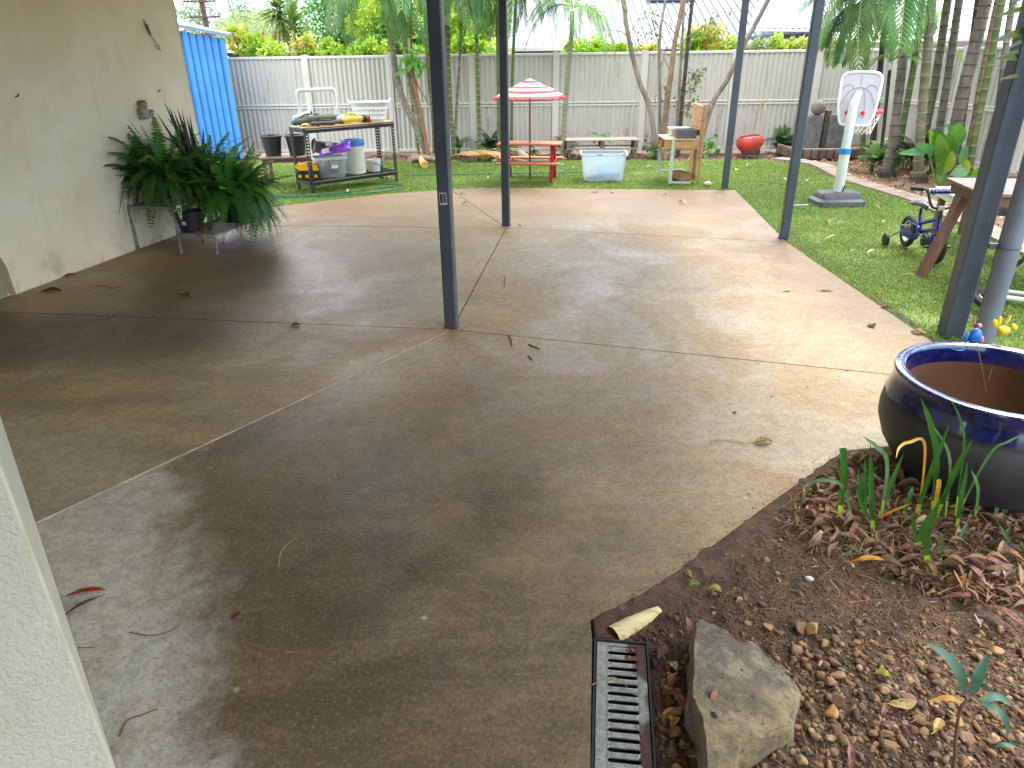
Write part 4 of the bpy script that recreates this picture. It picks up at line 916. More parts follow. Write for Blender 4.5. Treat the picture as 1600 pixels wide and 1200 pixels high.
for (px, py, Ln, Wd, rz, c, lab) in (
        (1355, 890, .135, .012, -.05, L(190, 138, 66), 'long orange curved leaf in front of the strappy plants'),
        (1320, 852, .10, .014, -.5, L(150, 108, 92), 'brown pink leaf above the long orange leaf'),
        (1420, 870, .12, .015, .15, L(122, 88, 78), 'dull brown leaf under the middle strappy plant'),
        (1545, 893, .12, .014, -.75, L(166, 122, 112), 'long pink leaf at the right of the bed'),
        (1517, 905, .10, .011, -1.35, L(172, 126, 116), 'straight pink leaf left of the long pink leaf'),
        (1568, 905, .075, .014, .9, L(158, 142, 138), 'pale grey mauve leaf right of the long pink leaf'),
        (1567, 975, .12, .014, -1.0, L(156, 114, 102), 'folded pink brown leaf lowest in the litter at the right'),
        (1545, 985, .11, .012, -.7, L(120, 96, 90), 'dark mauve leaf beside the folded pink brown leaf'),
        (1524, 980, .05, .011, 1.3, L(170, 152, 146), 'small pale mauve curled leaf at the litter edge'),
        (1497, 947, .14, .009, .0, L(120, 80, 72), 'long thin chestnut leaf across the litter edge'),
        (1275, 795, .10, .010, .15, L(158, 112, 104), 'pink leaf reaching over the concrete edge left of the plants'),
        (1262, 806, .06, .010, .75, L(190, 138, 116), 'salmon leaf just below the pink leaf'),
        (1560, 868, .14, .016, -.45, L(92, 76, 74), 'dark grey brown broad leaf at the right of the litter')):
    leaf_thing(px, py, Ln, Wd, rz, c, lab, bend=.09, cup=.7, twist=rng.uniform(-.8, .8), bed=True, lift=.032)
m_twig = M('twig', L(96, 72, 52), L(122, 94, 68), 30, .85)
def twig(pts, r, label, c=None, bed=False, name='twig'):
    q = [onbed(x, y, .004) if bed else G(x, y, .004) for x, y in pts]; o = q[0].copy(); b = MB()
    b.tube([p - o for p in poly_smooth(q, 4)], [r * (1 - .5 * i / (4 * (len(q) - 1) + 1)) for i in range(4 * (len(q) - 1) + 1)], 5)
    return solo(b, name, M('twig', c, tuple(x * .7 for x in c[:3]) + (1,), 40, .8) if c else m_twig, label, 'twig', tuple(o), smooth='soft')
twig([(202, 988), (236, 993), (262, 987), (282, 976)], .0018, 'thin dark twig on the grey concrete below the rusty leaf')
twig([(122, 1012), (150, 1012)], .0016, 'short twig sticking out from under the pier')
twig([(187, 1150), (200, 1125), (222, 1117), (247, 1107)], .0024, 'reddish brown curved twig near the bottom of the pier', L(120, 72, 48))
twig([(435, 886), (438, 865), (449, 850), (468, 838)], .0014, 'pale thin curved stalk on the dark concrete', L(170, 150, 118))
twig([(634, 888), (655, 892)], .0018, 'tiny dark twig in the middle of the dark concrete')
twig([(447, 1018), (466, 1019)], .0022, 'tiny straw coloured fleck on the dark concrete', L(160, 130, 80))
twig([(152, 446), (167, 447), (177, 450), (192, 446)], .004, 'pinkish brown bent twig near the house wall', L(150, 100, 84))
twig([(795, 524), (799, 533), (800, 541)], .005, 'red brown twig standing on the joint right of the post', L(120, 76, 58))
twig([(826, 538), (843, 545)], .005, 'dark brown twig below the joint line', L(98, 66, 50))
twig([(826, 556), (832, 563)], .004, 'smallest dark twig below the joint line', L(90, 62, 48))
twig([(789, 432), (788, 447)], .0035, 'thin brown twig on the pale concrete between the two posts')
twig([(1103, 699), (1110, 691), (1120, 687), (1145, 689), (1168, 693)], .0022, 'curved stalk with white tip joined to the crumpled tan leaf', L(168, 146, 110))
twig([(940, 998), (935, 985), (929, 968)], .002, 'pale straw against the slab corner by the drain', L(170, 150, 120), True)
twig([(942, 985), (955, 965), (968, 955)], .0022, 'pale stick leaning at the slab corner by the palm sheath', L(186, 160, 132), True)
twig([(925, 1070), (955, 1058), (975, 1068), (985, 1082), (1003, 1085), (1004, 1060)], .0016, 'curly dry tendril lying across the drain grate', L(170, 142, 96))
twig([(1150, 890), (1200, 925), (1255, 960)], .0012, 'long thin straw lying across the bare soil', L(150, 124, 96), True)
twig([(1328, 943), (1360, 939), (1420, 940)], .0014, 'long pale straw lying level in the bed', L(150, 128, 104), True)
twig([(1425, 1000), (1430, 1015), (1450, 1032)], .0012, 'short curved straw by the seedling top', L(150, 128, 104), True)
gv = random.Random(3)
m_peb = M('pebble_tan', L(170, 140, 104), L(120, 92, 66), 30, .8)
for i, (px, py, lab) in enumerate(((1148, 645, 'tan pebble alone on the concrete'), (1205, 620, 'tiny dark pebble on the concrete near the joint'), (1148, 646, None), (1322, 579, 'white pebble beside the joint line by the pot'), (1262, 605, 'smallest dark pebble between joint and pot'), (1170, 772, 'tiny pale chip with a stalk near the soil edge'))):
    if lab is None: continue
    g = G(px, py); b = MB(); s_ = (.011, .006, 0, .009, .005, .006)[i]; b.ball((0, 0, s_ * .4), (s_, s_ * .7, s_ * .55), 8, 6, jit=.12); solo(b, 'pebble', m_peb, lab, 'pebble', (g.x, g.y, 0), smooth='soft')
# crumbs of soil spilled over the slab edge
ps = []; 
for a, b in zip(bedp[2:8], bedp[3:9]):
    nn = Vector((-(b - a).y, (b - a).x)).normalized()
    for _ in range(int((b - a).length * 150)):
        t = rng.random(); d = abs(rng.gauss(0, .03)); q = a.lerp(b, t) - nn * d * (1 if True else -1); ps.append((q.x, q.y, .001))
ps = np.array(ps); sz = rr.uniform(.001, .0036, len(ps)); v, f = scatter(CRB, ps, sz, .8, rr); tag(newobj('soil_crumbs', mesh_np('soil_crumbs', v, f, m_crumb)), None, None, None, 'stuff')
ps = np.stack([rr.uniform(-1.4, 1.6, 240), rr.uniform(1.3, 4.6, 240), np.full(240, .001)], 1); sz = rr.uniform(.0008, .0026, 240); v, f = scatter(CRB, ps, sz, .8, rr)
tag(newobj('grit', mesh_np('grit', v, f, m_crumb)), None, None, None, 'stuff')

# --- blue glazed pot and its two wire ornaments
def pot_glaze():
    k = NB('pot_glaze'); sx = k.n('ShaderNodeSeparateXYZ'); k.l(k.geo.outputs['Position'], sx.inputs[0]); n = k.noise(13, 5, .6)
    edge_ = k.math('ADD', sx.outputs['Z'], k.math('MULTIPLY', k.math('SUBTRACT', n, .5), .03)); f = k.mr(edge_, .362, .368); band = k.mr(k.math('ABSOLUTE', k.math('SUBTRACT', edge_, .358)), .014, .003)
    body = k.mix(k.mr(k.noise(5, 7, .65), .35, .7), L(42, 43, 46), L(58, 58, 60)); body = k.mix(k.mr(k.noise(2.2, 6), .55, .7, 0, .4), body, L(88, 86, 84))
    blue = k.mix(k.mr(k.noise(26, 6), .35, .68), L(14, 17, 56), L(28, 33, 96)); col = k.mix(f, body, blue); col = k.mix(k.math('MULTIPLY', band, .8), col, L(22, 24, 22))
    lip = k.mr(sx.outputs['Z'], .470, .478); col = k.mix(k.math('MULTIPLY', lip, k.mr(k.noise(45, 6), .45, .62, .1, .75)), col, L(92, 98, 160))
    k.set(base=col, rough=k.mix(f, (.52,) * 3 + (1,), (.14,) * 3 + (1,)), coat=k.mix(f, (0, 0, 0, 1), (.6,) * 3 + (1,)), normal=k.bump(k.noise(30, 4), .08, .004)); return k.m
m_pot = pot_glaze(); m_terra = M('pot_inside', L(108, 78, 52), L(88, 64, 42), 3, .85, .15, 60); m_potsoil = M('pot_soil', L(82, 62, 44), L(60, 46, 34), 20, .95, .6, 60)
PX, PY = 1.93, 2.51
pot = thing('glazed_pot', 'large empty round pot with shiny blue rim and dark grey body', 'pot', (PX, PY, 0))
po = MB(); po.lathe([(.225, .0), (.255, .01), (.315, .08), (.372, .17), (.400, .25), (.402, .30), (.394, .36), (.381, .41), (.374, .44), (.377, .458), (.380, .468), (.376, .477), (.364, .481), (.350, .480), (.338, .474), (.333, .462), (.332, .40)], 72); po.disc((0, 0, .001), .226, 72, up=-1)
po.build('pot_body', m_pot, pot, smooth=True)
pi_ = MB(); pi_.lathe([(.3322, .402), (.345, .36), (.36, .28), (.335, .18), (.28, .09), (.0, .085)], 64); pi_.build('pot_lining', m_terra, pot, smooth='soft')
m_owire = M('stake_wire', L(120, 120, 90), rough=.4, metal=.6); m_oblue = M('ornament_blue', L(28, 118, 190), L(20, 96, 168), 40, .35); m_opink = M('ornament_pink', L(226, 130, 140), rough=.4); m_ored = M('ornament_red', L(172, 40, 70), rough=.4); m_oyel = M('ornament_yellow', L(232, 200, 30), L(216, 176, 20), 60, .35); m_oblk = M('ornament_black', L(28, 28, 30), rough=.4)
bc = P(1523, 522, 2.72); bt = thing('bird_stake', 'blue metal bird ornament with red crest on a wire in the pot', 'garden stake', (bc.x, bc.y, .12))
def rel(px, py, Y, base): return P(px, py, Y) - base
ob = Vector((bc.x, bc.y, .12)); q = lambda x, y, d=0: rel(x, y, 2.72 + d, ob)
MB().tube([q(1541, 612, -.06), q(1534, 575, -.03), q(1527, 538)], .0018, 6).build('wire', m_owire, bt)
b = MB(); b.ball(q(1523, 525), (.027, .020, .034), 16, 12).build('body', m_oblue, bt, smooth='soft')
b = MB(); b.ball(q(1510, 527), (.011, .007, .022), 10, 8, rot=(0, .25, 0)).build('wing', m_oblue, bt, smooth='soft')
b = MB(); b.ball(q(1534, 530), (.009, .007, .017), 10, 8, rot=(0, -.3, 0)).build('wing', m_opink, bt, smooth='soft')
MB().tube(poly_smooth([q(1513, 541), q(1504, 547), q(1494, 547), q(1486, 544)], 4), [.0045 - .0003 * i for i in range(13)], 6).build('tail', m_oblue, bt, smooth='soft')
cr_ = MB()
for tx, ty in ((1517, 498), (1522, 495), (1528, 499)): cr_.tube([q(1522, 511), q(tx, ty)], .0016, 5).ball(q(tx, ty), .003, 8, 6)
cr_.build('crest', m_ored, bt)
b = MB(); b.ball(q(1530, 509, -.01), .0105, 12, 8).build('cheek', m_opink, bt, smooth='soft')
lg = MB().tube([q(1530, 536), q(1533, 541)], .0018, 5).tube([q(1535, 533), q(1541, 538)], .0022, 5).tube([q(1511, 530), q(1507, 540)], .0022, 5); lg.build('foot', m_oblk, bt)
yc = P(1570, 512, 2.86); yb = Vector((yc.x, yc.y, .12)); yt = thing('bee_stake', 'yellow metal bee ornament with raised wings on a wire in the pot', 'garden stake', tuple(yb)); q = lambda x, y, d=0: rel(x, y, 2.86 + d, yb)
MB().tube([q(1545, 594, -.1), q(1552, 568, -.05), q(1563, 522)], .0015, 6).build('wire', m_owire, yt)
b = MB(); b.ball(q(1568, 516), (.029, .018, .020), 14, 10, rot=(0, .1, 0)).build('body', m_oyel, yt, smooth='soft')
for (wx, wy, w, h, ry) in ((1555, 505, .012, .019, -.5), (1562, 502, .009, .024, -.05), (1575, 500, .007, .022, .35), (1585, 511, .010, .02, -.8)):
    b = MB(); b.ball(q(wx, wy), (w, .005, h), 10, 8, rot=(0, ry, 0)).build('wing', m_oyel, yt, smooth='soft')
an = MB().tube([q(1560, 523), q(1553, 527)], .0014, 5).tube([q(1572, 524), q(1580, 529)], .0014, 5).tube([q(1575, 523), q(1582, 525)], .0014, 5); an.build('leg', m_oblk, yt)

# --- strappy plants in the bed
m_strap = M('strap_leaf', L(40, 84, 30), L(58, 110, 38), 24, .38, .1, 60, trans=.12, streak=(1, 1, .3)); m_strap2 = M('strap_leaf_pale', L(104, 138, 98), L(76, 116, 68), 14, .45, .1, 60, trans=.2); m_straph = M('strap_leaf_yellow', L(206, 160, 50), L(184, 128, 44), 20, .55, 0, trans=.2)
m_stbase = M('strap_base', L(168, 190, 70), L(140, 170, 60), 20, .5, trans=.2)
def strap(parent, base, mids, w, mat=None, dY=0.03, cut=False, origin=None):
    B = onbed(*base)
    if B.y > 2.22 and B.x > 1.35: s_ = 2.22 / B.y; B = Vector((B.x * s_, 2.22, bz(B.x * s_, 2.22)))
    pts = [B + Vector((0, 0, -.006))]; N = len(mids)
    for i, (x, y) in enumerate(mids): pts.append(P(x, y, B.y + dY * (i + 1) / N))
    c = poly_smooth(pts, 6); n = len(c); ws = []
    for i in range(n):
        t = i / (n - 1); ws.append(w * (.62 + .5 * math.sin(min(1, t * 1.6) * math.pi * .5)) * (1.0 if cut else (1 - max(0, (t - .55) / .45) ** 1.7)) + .0004)
    dv = Vector((c[-1].x, 0, c[-1].z)) - Vector((c[0].x, 0, c[0].z)); sd = Vector((.96, .28, 0)); sides = []
    for i in range(n):
        tn = (c[min(i + 1, n - 1)] - c[max(i - 1, 0)]).normalized(); view = (Vector((0, 0, CAM_H)) - c[i]).normalized(); s = tn.cross(Vector((-.25, -.9, .35))).normalized(); sides.append(s)
    nrm = [Vector((0, -.8, .4))] * n
    ws = [x * .8 for x in ws]; mb = MB(); mb.strip(c, ws, sides, 0, .35, nrm); o_ = OFF[parent.name]
    nq = len(mb.f)
    for j in range(min(4, nq)): mb.m[j] = 1
    return mb.build('leaf', [mat or m_strap, m_stbase], parent, smooth='soft', world=True)
g = onbed(1362, 830); s1 = thing('strappy_plant', 'strappy green plant left of the pot with two arching leaves', 'plant', tuple(g), group='strappy plants in the bed')
for base, mids, w in (((1322, 768), [(1318, 735), (1316, 700)], .013), ((1364, 832), [(1361, 770), (1360, 692)], .011), ((1356, 800), [(1351, 765), (1352, 715)], .009), ((1352, 792), [(1345, 760), (1341, 733)], .009), ((1360, 815), [(1345, 785), (1338, 760)], .008), ((1392, 752), [(1386, 725), (1368, 697), (1346, 681)], .0085), ((1340, 782), [(1318, 762), (1290, 750), (1266, 757), (1257, 780)], .0075), ((1376, 795), [(1388, 765), (1412, 708)], .0105), ((1412, 800), [(1421, 775), (1427, 760)], .010)):
    strap(s1, base, mids, w, m_strap2 if base in ((1392, 752), (1340, 782)) else None, cut=base in ((1322, 768),))
g = onbed(1460, 800); s2 = thing('strappy_plant', 'tallest strappy green plant in front of the pot with a yellow arching leaf', 'plant', tuple(g), group='strappy plants in the bed')
for base, mids, w, mt in (((1436, 782), [(1455, 735), (1484, 661)], .0105, None), ((1464, 785), [(1463, 720), (1454, 665), (1438, 620)], .0125, None), ((1470, 778), [(1492, 735), (1520, 686)], .012, None), ((1461, 720), [(1445, 697), (1420, 691), (1405, 699), (1400, 716)], .006, m_straph), ((1494, 828), [(1503, 770), (1512, 722)], .0095, None), ((1505, 770), [(1506, 700), (1500, 655), (1484, 621)], .0045, None), ((1508, 755), [(1545, 712), (1575, 690), (1602, 677)], .006, m_strap2), ((1525, 808), [(1528, 765), (1517, 733)], .0065, m_strap2), ((1490, 770), [(1484, 720), (1458, 664)], .0055, m_strap2), ((1448, 884), [(1449, 830), (1470, 776)], .0135, None), ((1433, 858), [(1444, 820), (1462, 790)], .012, None), ((1470, 880), [(1472, 850), (1470, 830)], .005, None), ((1432, 858), [(1428, 825), (1425, 803)], .008, None), ((1367, 790), [(1395, 798), (1425, 786)], .006, m_straph), ((1470, 770), [(1466, 758), (1463, 750)], .010, m_straph)):
    strap(s2, base, mids, w, mt, dY=-.20)
g = onbed(1562, 805); s3 = thing('strappy_plant', 'short leaved strappy plant at the right edge of the litter', 'plant', tuple(g), group='strappy plants in the bed')
for base, mids, w, mt in (((1563, 808), [(1574, 788), (1588, 764)], .011, None), ((1497, 858), [(1502, 835), (1512, 815)], .008, None), ((1584, 858), [(1572, 838), (1561, 818)], .007, None), ((1583, 820), [(1596, 810), (1612, 800)], .008, None), ((1562, 790), [(1561, 778), (1566, 770)], .009, m_strap2)):
    strap(s3, base, mids, w, mt)
# --- seedling at the lower right
m_seed = M('seedling_leaf', L(58, 94, 74), L(76, 116, 94), 20, .38, .1, 60, trans=.12); m_seeds = M('seedling_stem', L(112, 92, 62), L(92, 74, 48), 40, .7)
g = onbed(1490, 1212); sdl = thing('seedling', 'young seedling with pointed bluish green leaves at the lower right', 'plant', tuple(g)); Y0 = g.y
MB().tube(poly_smooth([g, P(1494, 1150, Y0 + .01), P(1500, 1110, Y0 + .015), P(1512, 1092, Y0 + .02)], 4), [.0045 - .0001 * i for i in range(13)], 7).build('stem', m_seeds, sdl, smooth='soft', world=True)
MB().tube([P(1503, 1105, Y0 + .015), P(1530, 1092, Y0 + .02), P(1553, 1082, Y0 + .03)], [.0028, .002, .0012], 6).build('stem', m_seeds, sdl, smooth='soft', world=True)
def sleaf(pts, w, mat, Ys):
    c = poly_smooth([P(x, y, Y0 + d) for (x, y), d in zip(pts, Ys)], 5); n = len(c); ws = [w * math.sin(math.pi * min(.999, (i / (n - 1)) ** .8 * .96 + .04)) ** .8 + .0004 for i in range(n)]
    sides = [(c[min(i + 1, n - 1)] - c[max(i - 1, 0)]).cross(Vector((-.2, -.6, .75))).normalized() for i in range(n)]
    MB().strip(c, ws, sides, 0, .3, [Vector((0, -.5, .8))] * n).build('leaf', mat, sdl, smooth='soft', world=True)
sleaf([(1507, 1086), (1500, 1055), (1478, 1025), (1446, 1003)], .0125, m_seed, (.02, .03, .05, .07)); sleaf([(1518, 1087), (1528, 1055), (1544, 1020)], .0125, m_seed, (.02, .03, .05)); sleaf([(1530, 1098), (1556, 1088), (1582, 1103)], .0095, m_seed, (.02, .03, .03)); sleaf([(1528, 1096), (1558, 1110), (1572, 1130), (1574, 1152)], .0085, m_seed, (.02, .0, -.01, -.02))
sleaf([(1503, 1098), (1480, 1090), (1450, 1096)], .006, m_straph, (.015, .02, .02)); sleaf([(1555, 1167), (1570, 1163), (1590, 1168)], .005, m_seed, (.03, .03, .03))
# ================================================================ YARD OBJECTS
# --- fittings on the house wall
def WP(px, py, out=0.0):
    d = ray(px, py); o = Vector((0, 0, CAM_H)); t = (WO - o).dot(WN) / d.dot(WN); return o + d * t + WN * out
wang = math.atan2(WD.y, WD.x)
m_plate = M('outlet_plastic', L(150, 146, 128), L(132, 128, 110), 30, .5); m_black = M('black_plastic', L(30, 31, 33), L(42, 42, 45), 12, .5); m_hole = M('dark_hole', L(16, 15, 14))
c = WP(221, 172); ol = thing('wall_outlet', 'weatherproof grey power outlet on the house wall above the ferns', 'power outlet', tuple(c), wang)
MB().box((-.02, -.03, -.03), (.10, .06, .10), bev=.012).build('housing', m_plate, ol)
MB().tube([(-.01, -.03, .03), (-.01, -.04, .075)], .04, 12).build('cover_dome', m_plate, ol, smooth=True)
MB().tube([(-.01, -.035, .075), (-.01, -.035, .085)], .028, 10).build('gland', m_black, ol)
MB().box((.066, -.028, -.035), (.07, .05, .07), bev=.008).box((.066, -.054, -.028), (.06, .004, .03), mi=0).build('switch_box', m_plate, ol)
MB().box((.055, -.055, -.012), (.014, .004, .016)).box((.082, -.055, -.012), (.014, .004, .016)).build('switch', m_hole, ol)
c = WP(226, 44); wr = thing('hanging_wire', 'rusty wire with a broken plug hanging from the house wall', 'wire', tuple(c))
m_rwire = M('rusty_wire', L(110, 74, 52), L(90, 62, 46), 40, .7)
q = lambda x, y, o=.015: WP(x, y, o) - c
MB().tube(poly_smooth([q(223, 30, .005), q(226, 38), q(229, 44), q(233, 54), q(240, 64), q(242, 68)], 4), .0035, 5).build('lead', m_rwire, wr, smooth='soft')
MB().tube([q(226, 38), q(233, 54)], [.012, .009], 8).build('plug', m_rwire, wr, smooth='soft')
pts = []
for i in range(15): a_ = i * .75; pts.append(q(241 + i * .4 + 2.6 * math.cos(a_), 69 + i * .55 + 2.6 * math.sin(a_), .02))
MB().tube(poly_smooth(pts + [q(249, 80)], 2), .0028, 5).build('coil', M('bare_wire', L(112, 108, 98), rough=.5), wr, smooth='soft')
for i, (px, py, lb) in enumerate(((24, 151, 'small bent nail in the house wall far left of the outlet'), (246, 143, 'small bent nail in the house wall just right of the outlet'))):
    c = WP(px, py); b = MB(); b.tube([(0, 0, 0), tuple(WN * .02), tuple(WN * .03 + Vector((0, 0, .012)))], .0045, 5).ball(tuple(WN * .03 + Vector((0, 0, .012))), .008, 6, 5); solo(b, 'wall_hook', m_hole, lb, 'nail', tuple(c), smooth='soft')

# --- plant stands
m_stand = M('stand_metal', L(150, 150, 152), L(120, 112, 104), 14, .55, .15, 60, c3=L(96, 76, 60)); m_mesh = M('stand_mesh', L(110, 104, 96), L(88, 76, 64), 18, .7)
def stand(p0, ux, wdt, dep, h, label):
    t = thing('plant_stand', label, 'plant stand', (p0.x, p0.y, 0), math.atan2(ux.y, ux.x), 'low metal plant stands by the wall')
    for x in (0, wdt):
        for y in (0, dep): MB().tube([(x, y, 0), (x, y, h)], .0125, 8).build('leg', m_stand, t)
    for a, b in (((0, 0), (wdt, 0)), ((wdt, 0), (wdt, dep)), ((wdt, dep), (0, dep)), ((0, dep), (0, 0))):
        MB().beam((a[0], a[1], h + .005), (b[0], b[1], h + .005), .024, .024).build('rail', m_stand, t)
    g = MB(); n1 = int(wdt / .028); n2 = int(dep / .028)
    for i in range(1, n1): g.beam((wdt * i / n1, .012, h + .006), (wdt * i / n1, dep - .012, h + .006), .004, .004)
    for i in range(1, n2): g.beam((.012, dep * i / n2, h + .009), (wdt - .012, dep * i / n2, h + .009), .004, .003)
    g.build('mesh_shelf', m_mesh, t, kind='stuff'); return t
sA = Vector((-3.55, 6.66)); ux = Vector((.972, -.236)).normalized()
stand(sA, ux, .47, 1.0, .40, 'taller rusty metal plant stand against the house wall')
sB = Vector((-3.075, 6.50)); ux2 = Vector((.984, -.18)).normalized()
stand(sB, ux2, .37, 1.02, .17, 'lower metal plant stand with a white front rail in front of the taller one')
# --- potted ferns
m_fern = M('fern_frond', L(56, 104, 42), L(76, 130, 54), 5, .5, orand=.42, trans=.28); m_fern2 = M('fern_frond_fresh', L(74, 128, 40), L(92, 144, 52), 5, .55, orand=.3, trans=.3)
m_rach = M('fern_stalk', L(88, 84, 40), rough=.6)
def frond_np(Ln, Wd, droop, n, lift=.75, seed=1, ragged=.25):
    """arching frond in the xz-plane, from the origin along +x; pinnae on both sides"""
    r = random.Random(seed); mb = MB(); N = 12; c = []
    for i in range(N + 1):
        t = i / N; c.append(Vector((Ln * t * (1 - .12 * droop * t), 0, Ln * (lift * t - (droop) * t * t))))
    mb.tube(c, [.0022 * (1 - .7 * i / N) + .0004 for i in range(N + 1)], 4, mi=1)
    for k in range(n):
        t = .07 + .93 * k / n; f = t * N; i = min(N - 1, int(f)); p = c[i].lerp(c[i + 1], f - i); tg = (c[i + 1] - c[i]).normalized()
        w = Wd * (math.sin(math.pi * min(1, t ** .6 * .93 + .03)) ** .7) * r.uniform(1 - ragged, 1 + ragged * .4); dz = r.uniform(-.35, .15)
        for s in (-1, 1):
            d = (Vector((0, s, dz)) + tg * .35).normalized(); tip = p + d * w; wb = Ln / n * .62
            m1 = p + d * w * .5 + Vector((0, 0, w * .06))
            mb.add([p - tg * wb * .5, p + tg * wb * .7, m1 + tg * wb * .8, tip + tg * wb * .2, m1 - tg * wb * .6], [(0, 1, 2, 4), (4, 2, 3)] if s > 0 else [(4, 2, 1, 0), (3, 2, 4)])
    return mb
FERN = [frond_np(1, .135, d, 38, l, s).mesh('frond', [m_fern, m_rach]) for d, l, s in ((.55, .9, 1), (.95, .95, 2), (1.35, .8, 3), (.3, .9, 4), (1.6, .9, 5))]
FERN2 = [frond_np(1, .14, d, 34, l, s).mesh('frond', [m_fern2, m_rach]) for d, l, s in ((.4, .95, 11), (1.1, .8, 12))]
m_bpot = M('plant_pot_black', L(30, 30, 34), L(40, 40, 44), 8, .45)
def fern(loc, pot_r, pot_h, n, lmin, lmax, label, seed, bias=None):
    r = random.Random(seed); t = thing('potted_fern', label, 'fern', tuple(loc))
    b = MB(); b.lathe([(0, .002), (pot_r * .78, .003), (pot_r * .95, pot_h * .86), (pot_r, pot_h * .87), (pot_r * 1.02, pot_h), (pot_r * .95, pot_h), (pot_r * .9, pot_h * .88), (0, pot_h * .87)], 24); b.build('pot', m_bpot, t, smooth='soft')
    for i in range(n):
        az = r.uniform(0, 2 * math.pi); kk = r.random(); low = kk < .5
        if bias and r.random() < .35: az = bias + r.gauss(0, .5)
        fresh = r.random() < .2; me = r.choice(FERN2) if fresh else (FERN[2] if (low and r.random() < .5) else FERN[4] if low else r.choice(FERN[:4]))
        s = r.uniform(lmin, lmax); rad = r.uniform(0, pot_r * .8); elev = r.uniform(-.35, .1) if low else r.uniform(-.15, .75)
        newobj('frond', me, t, (rad * math.cos(az), rad * math.sin(az), pot_h * .9 + r.uniform(-.02, .03)), (r.uniform(-.5, .5), -elev, az), (s, s * r.uniform(.85, 1.2), s))
    return t
def st(o, u, x, y): v = Vector((-u.y, u.x)); return o + u * x + v * y
a_ = st(sA, ux, .20, .32); fern((a_.x, a_.y, .416), .155, .22, 300, .28, .54, 'big dark green potted fern on the taller stand against the wall', 5, math.pi)
a_ = st(sB, ux2, .25, .60); fern((a_.x, a_.y, .186), .165, .26, 300, .30, .52, 'brighter drooping potted fern on the lower stand', 9, -.3)
a_ = st(sA, ux, .30, .80); fern((a_.x, a_.y, .416), .13, .2, 100, .32, .5, 'smaller fern behind the big fern, close to the blue shed', 15)
# snake plant
m_snake = M('snake_leaf', L(34, 44, 36), L(56, 66, 50), 26, .4, .08, 60, c3=L(30, 34, 34))
a_ = st(sA, ux, .40, .55); sp = thing('snake_plant', 'dark spiky snake plant standing up behind the ferns', 'plant', (a_.x, a_.y, .416))
b = MB(); b.lathe([(0, .002), (.09, .003), (.115, .19), (.12, .2), (.108, .2), (0, .175)], 20); b.build('pot', m_bpot, sp, smooth='soft')
for i, (tx, ty, bx, w) in enumerate(((256, 158, 278, .018), (277, 168, 282, .02), (271, 172, 280, .017), (291, 180, 287, .018), (296, 176, 290, .014), (264, 165, 280, .022), (243, 174, 272, .014), (318, 200, 305, .018), (330, 231, 312, .016), (284, 172, 285, .015), (312, 243, 300, .013))):
    yy = a_.y + rng.uniform(-.05, .05); B = Vector((a_.x + (bx - 285) * .0022, yy, .6)); Tp = P(tx, ty, yy + rng.uniform(-.08, .08)); mid_ = B.lerp(Tp, .5) + Vector((rng.uniform(-.015, .015), 0, .01)); c_ = bez(B, mid_, Tp, 9)
    ws = [w * (1 - (j / 8) ** 2.2) * (.75 + .5 * math.sin(j / 8 * 2.4)) + .0005 for j in range(9)]; MB().strip(c_, ws, Vector((.95, .3, .1)), 0, .5, [Vector((0, -1, .1))] * 9).build('leaf', m_snake, sp, smooth='soft', world=True)
# black pot with tag
a_ = st(sB, ux2, .06, .13); tp = thing('tagged_pot', 'black nursery pot with a plant tag and white price sticker on the lower stand', 'plant pot', (a_.x, a_.y, .186))
b = MB(); b.lathe([(0, .002), (.088, .003), (.112, .165), (.12, .168), (.122, .185), (.112, .185), (.106, .165), (0, .16)], 28); b.build('pot', m_bpot, tp, smooth='soft')
m_tagw = M('tag_white', L(222, 224, 220), rough=.4); m_tagg = M('tag_green', L(48, 120, 76), L(140, 190, 150), 40, .4, lo=.45, hi=.6); m_tagr = M('tag_pink', L(220, 160, 168), rough=.4); m_ink = M('tag_ink', L(120, 122, 130))
tg = MB(); ty = -.123
tg.add([(-.035 + dx, ty - .004, z) for dx, z in ((.012, .15), (.034, .15), (.046, .235), (.038, .258), (.006, .258), (-.003, .235))], [tuple(range(6))], 0)
tg.add([(-.035 + dx, ty - .0055, z) for dx, z in ((.015, .168), (.031, .168), (.039, .236), (.004, .236))], [(0, 1, 2, 3)], 1)
tg.add([(-.035 + dx, ty - .0045, z) for dx, z in ((.012, .148), (.034, .148), (.028, .128), (.018, .128))], [(0, 1, 2, 3)], 2)
tg.build('plant_tag', [m_tagw, m_tagg, m_tagr], tp)
sk = MB(); sk.box((-.008, -.1045, .09), (.034, .002, .03), (.13, 0, 0), 0)
for i in range(5): sk.box((-.008, -.1060, .080 + i * .005), (.022, .001, .0022), (.13, 0, 0), 1)
sk.build('price_sticker', [m_tagw, m_ink], tp)
m_smallleaf = M('small_leaf', L(70, 120, 60), L(90, 140, 70), 20, .5, trans=.2)
for i in range(9):
    az = i * .7; v, f = leaf_np(.08, .02, .3, .1); b = MB(); b.add([(p[0] + .05, p[1], p[2]) for p in v.tolist()], f.tolist()); o = b.build('leaf', m_smallleaf, tp); o.location = (-.03, 0, .18); o.rotation_euler = (0, -.5, az)
m_wbar = M('white_tube', L(205, 204, 196), L(190, 188, 178), 20, .5)
b = MB(); b.tube([tuple(P(271, 327, 6.62)), tuple(P(284, 366, 6.58))], .014, 8); c = P(284, 366, 6.58); b.v = [(p[0] - c.x, p[1] - c.y, p[2] - c.z) for p in b.v]; solo(b, 'timber_batten', m_wbar, 'white painted batten leaning between the two plant stands', 'batten', tuple(c), smooth='soft')

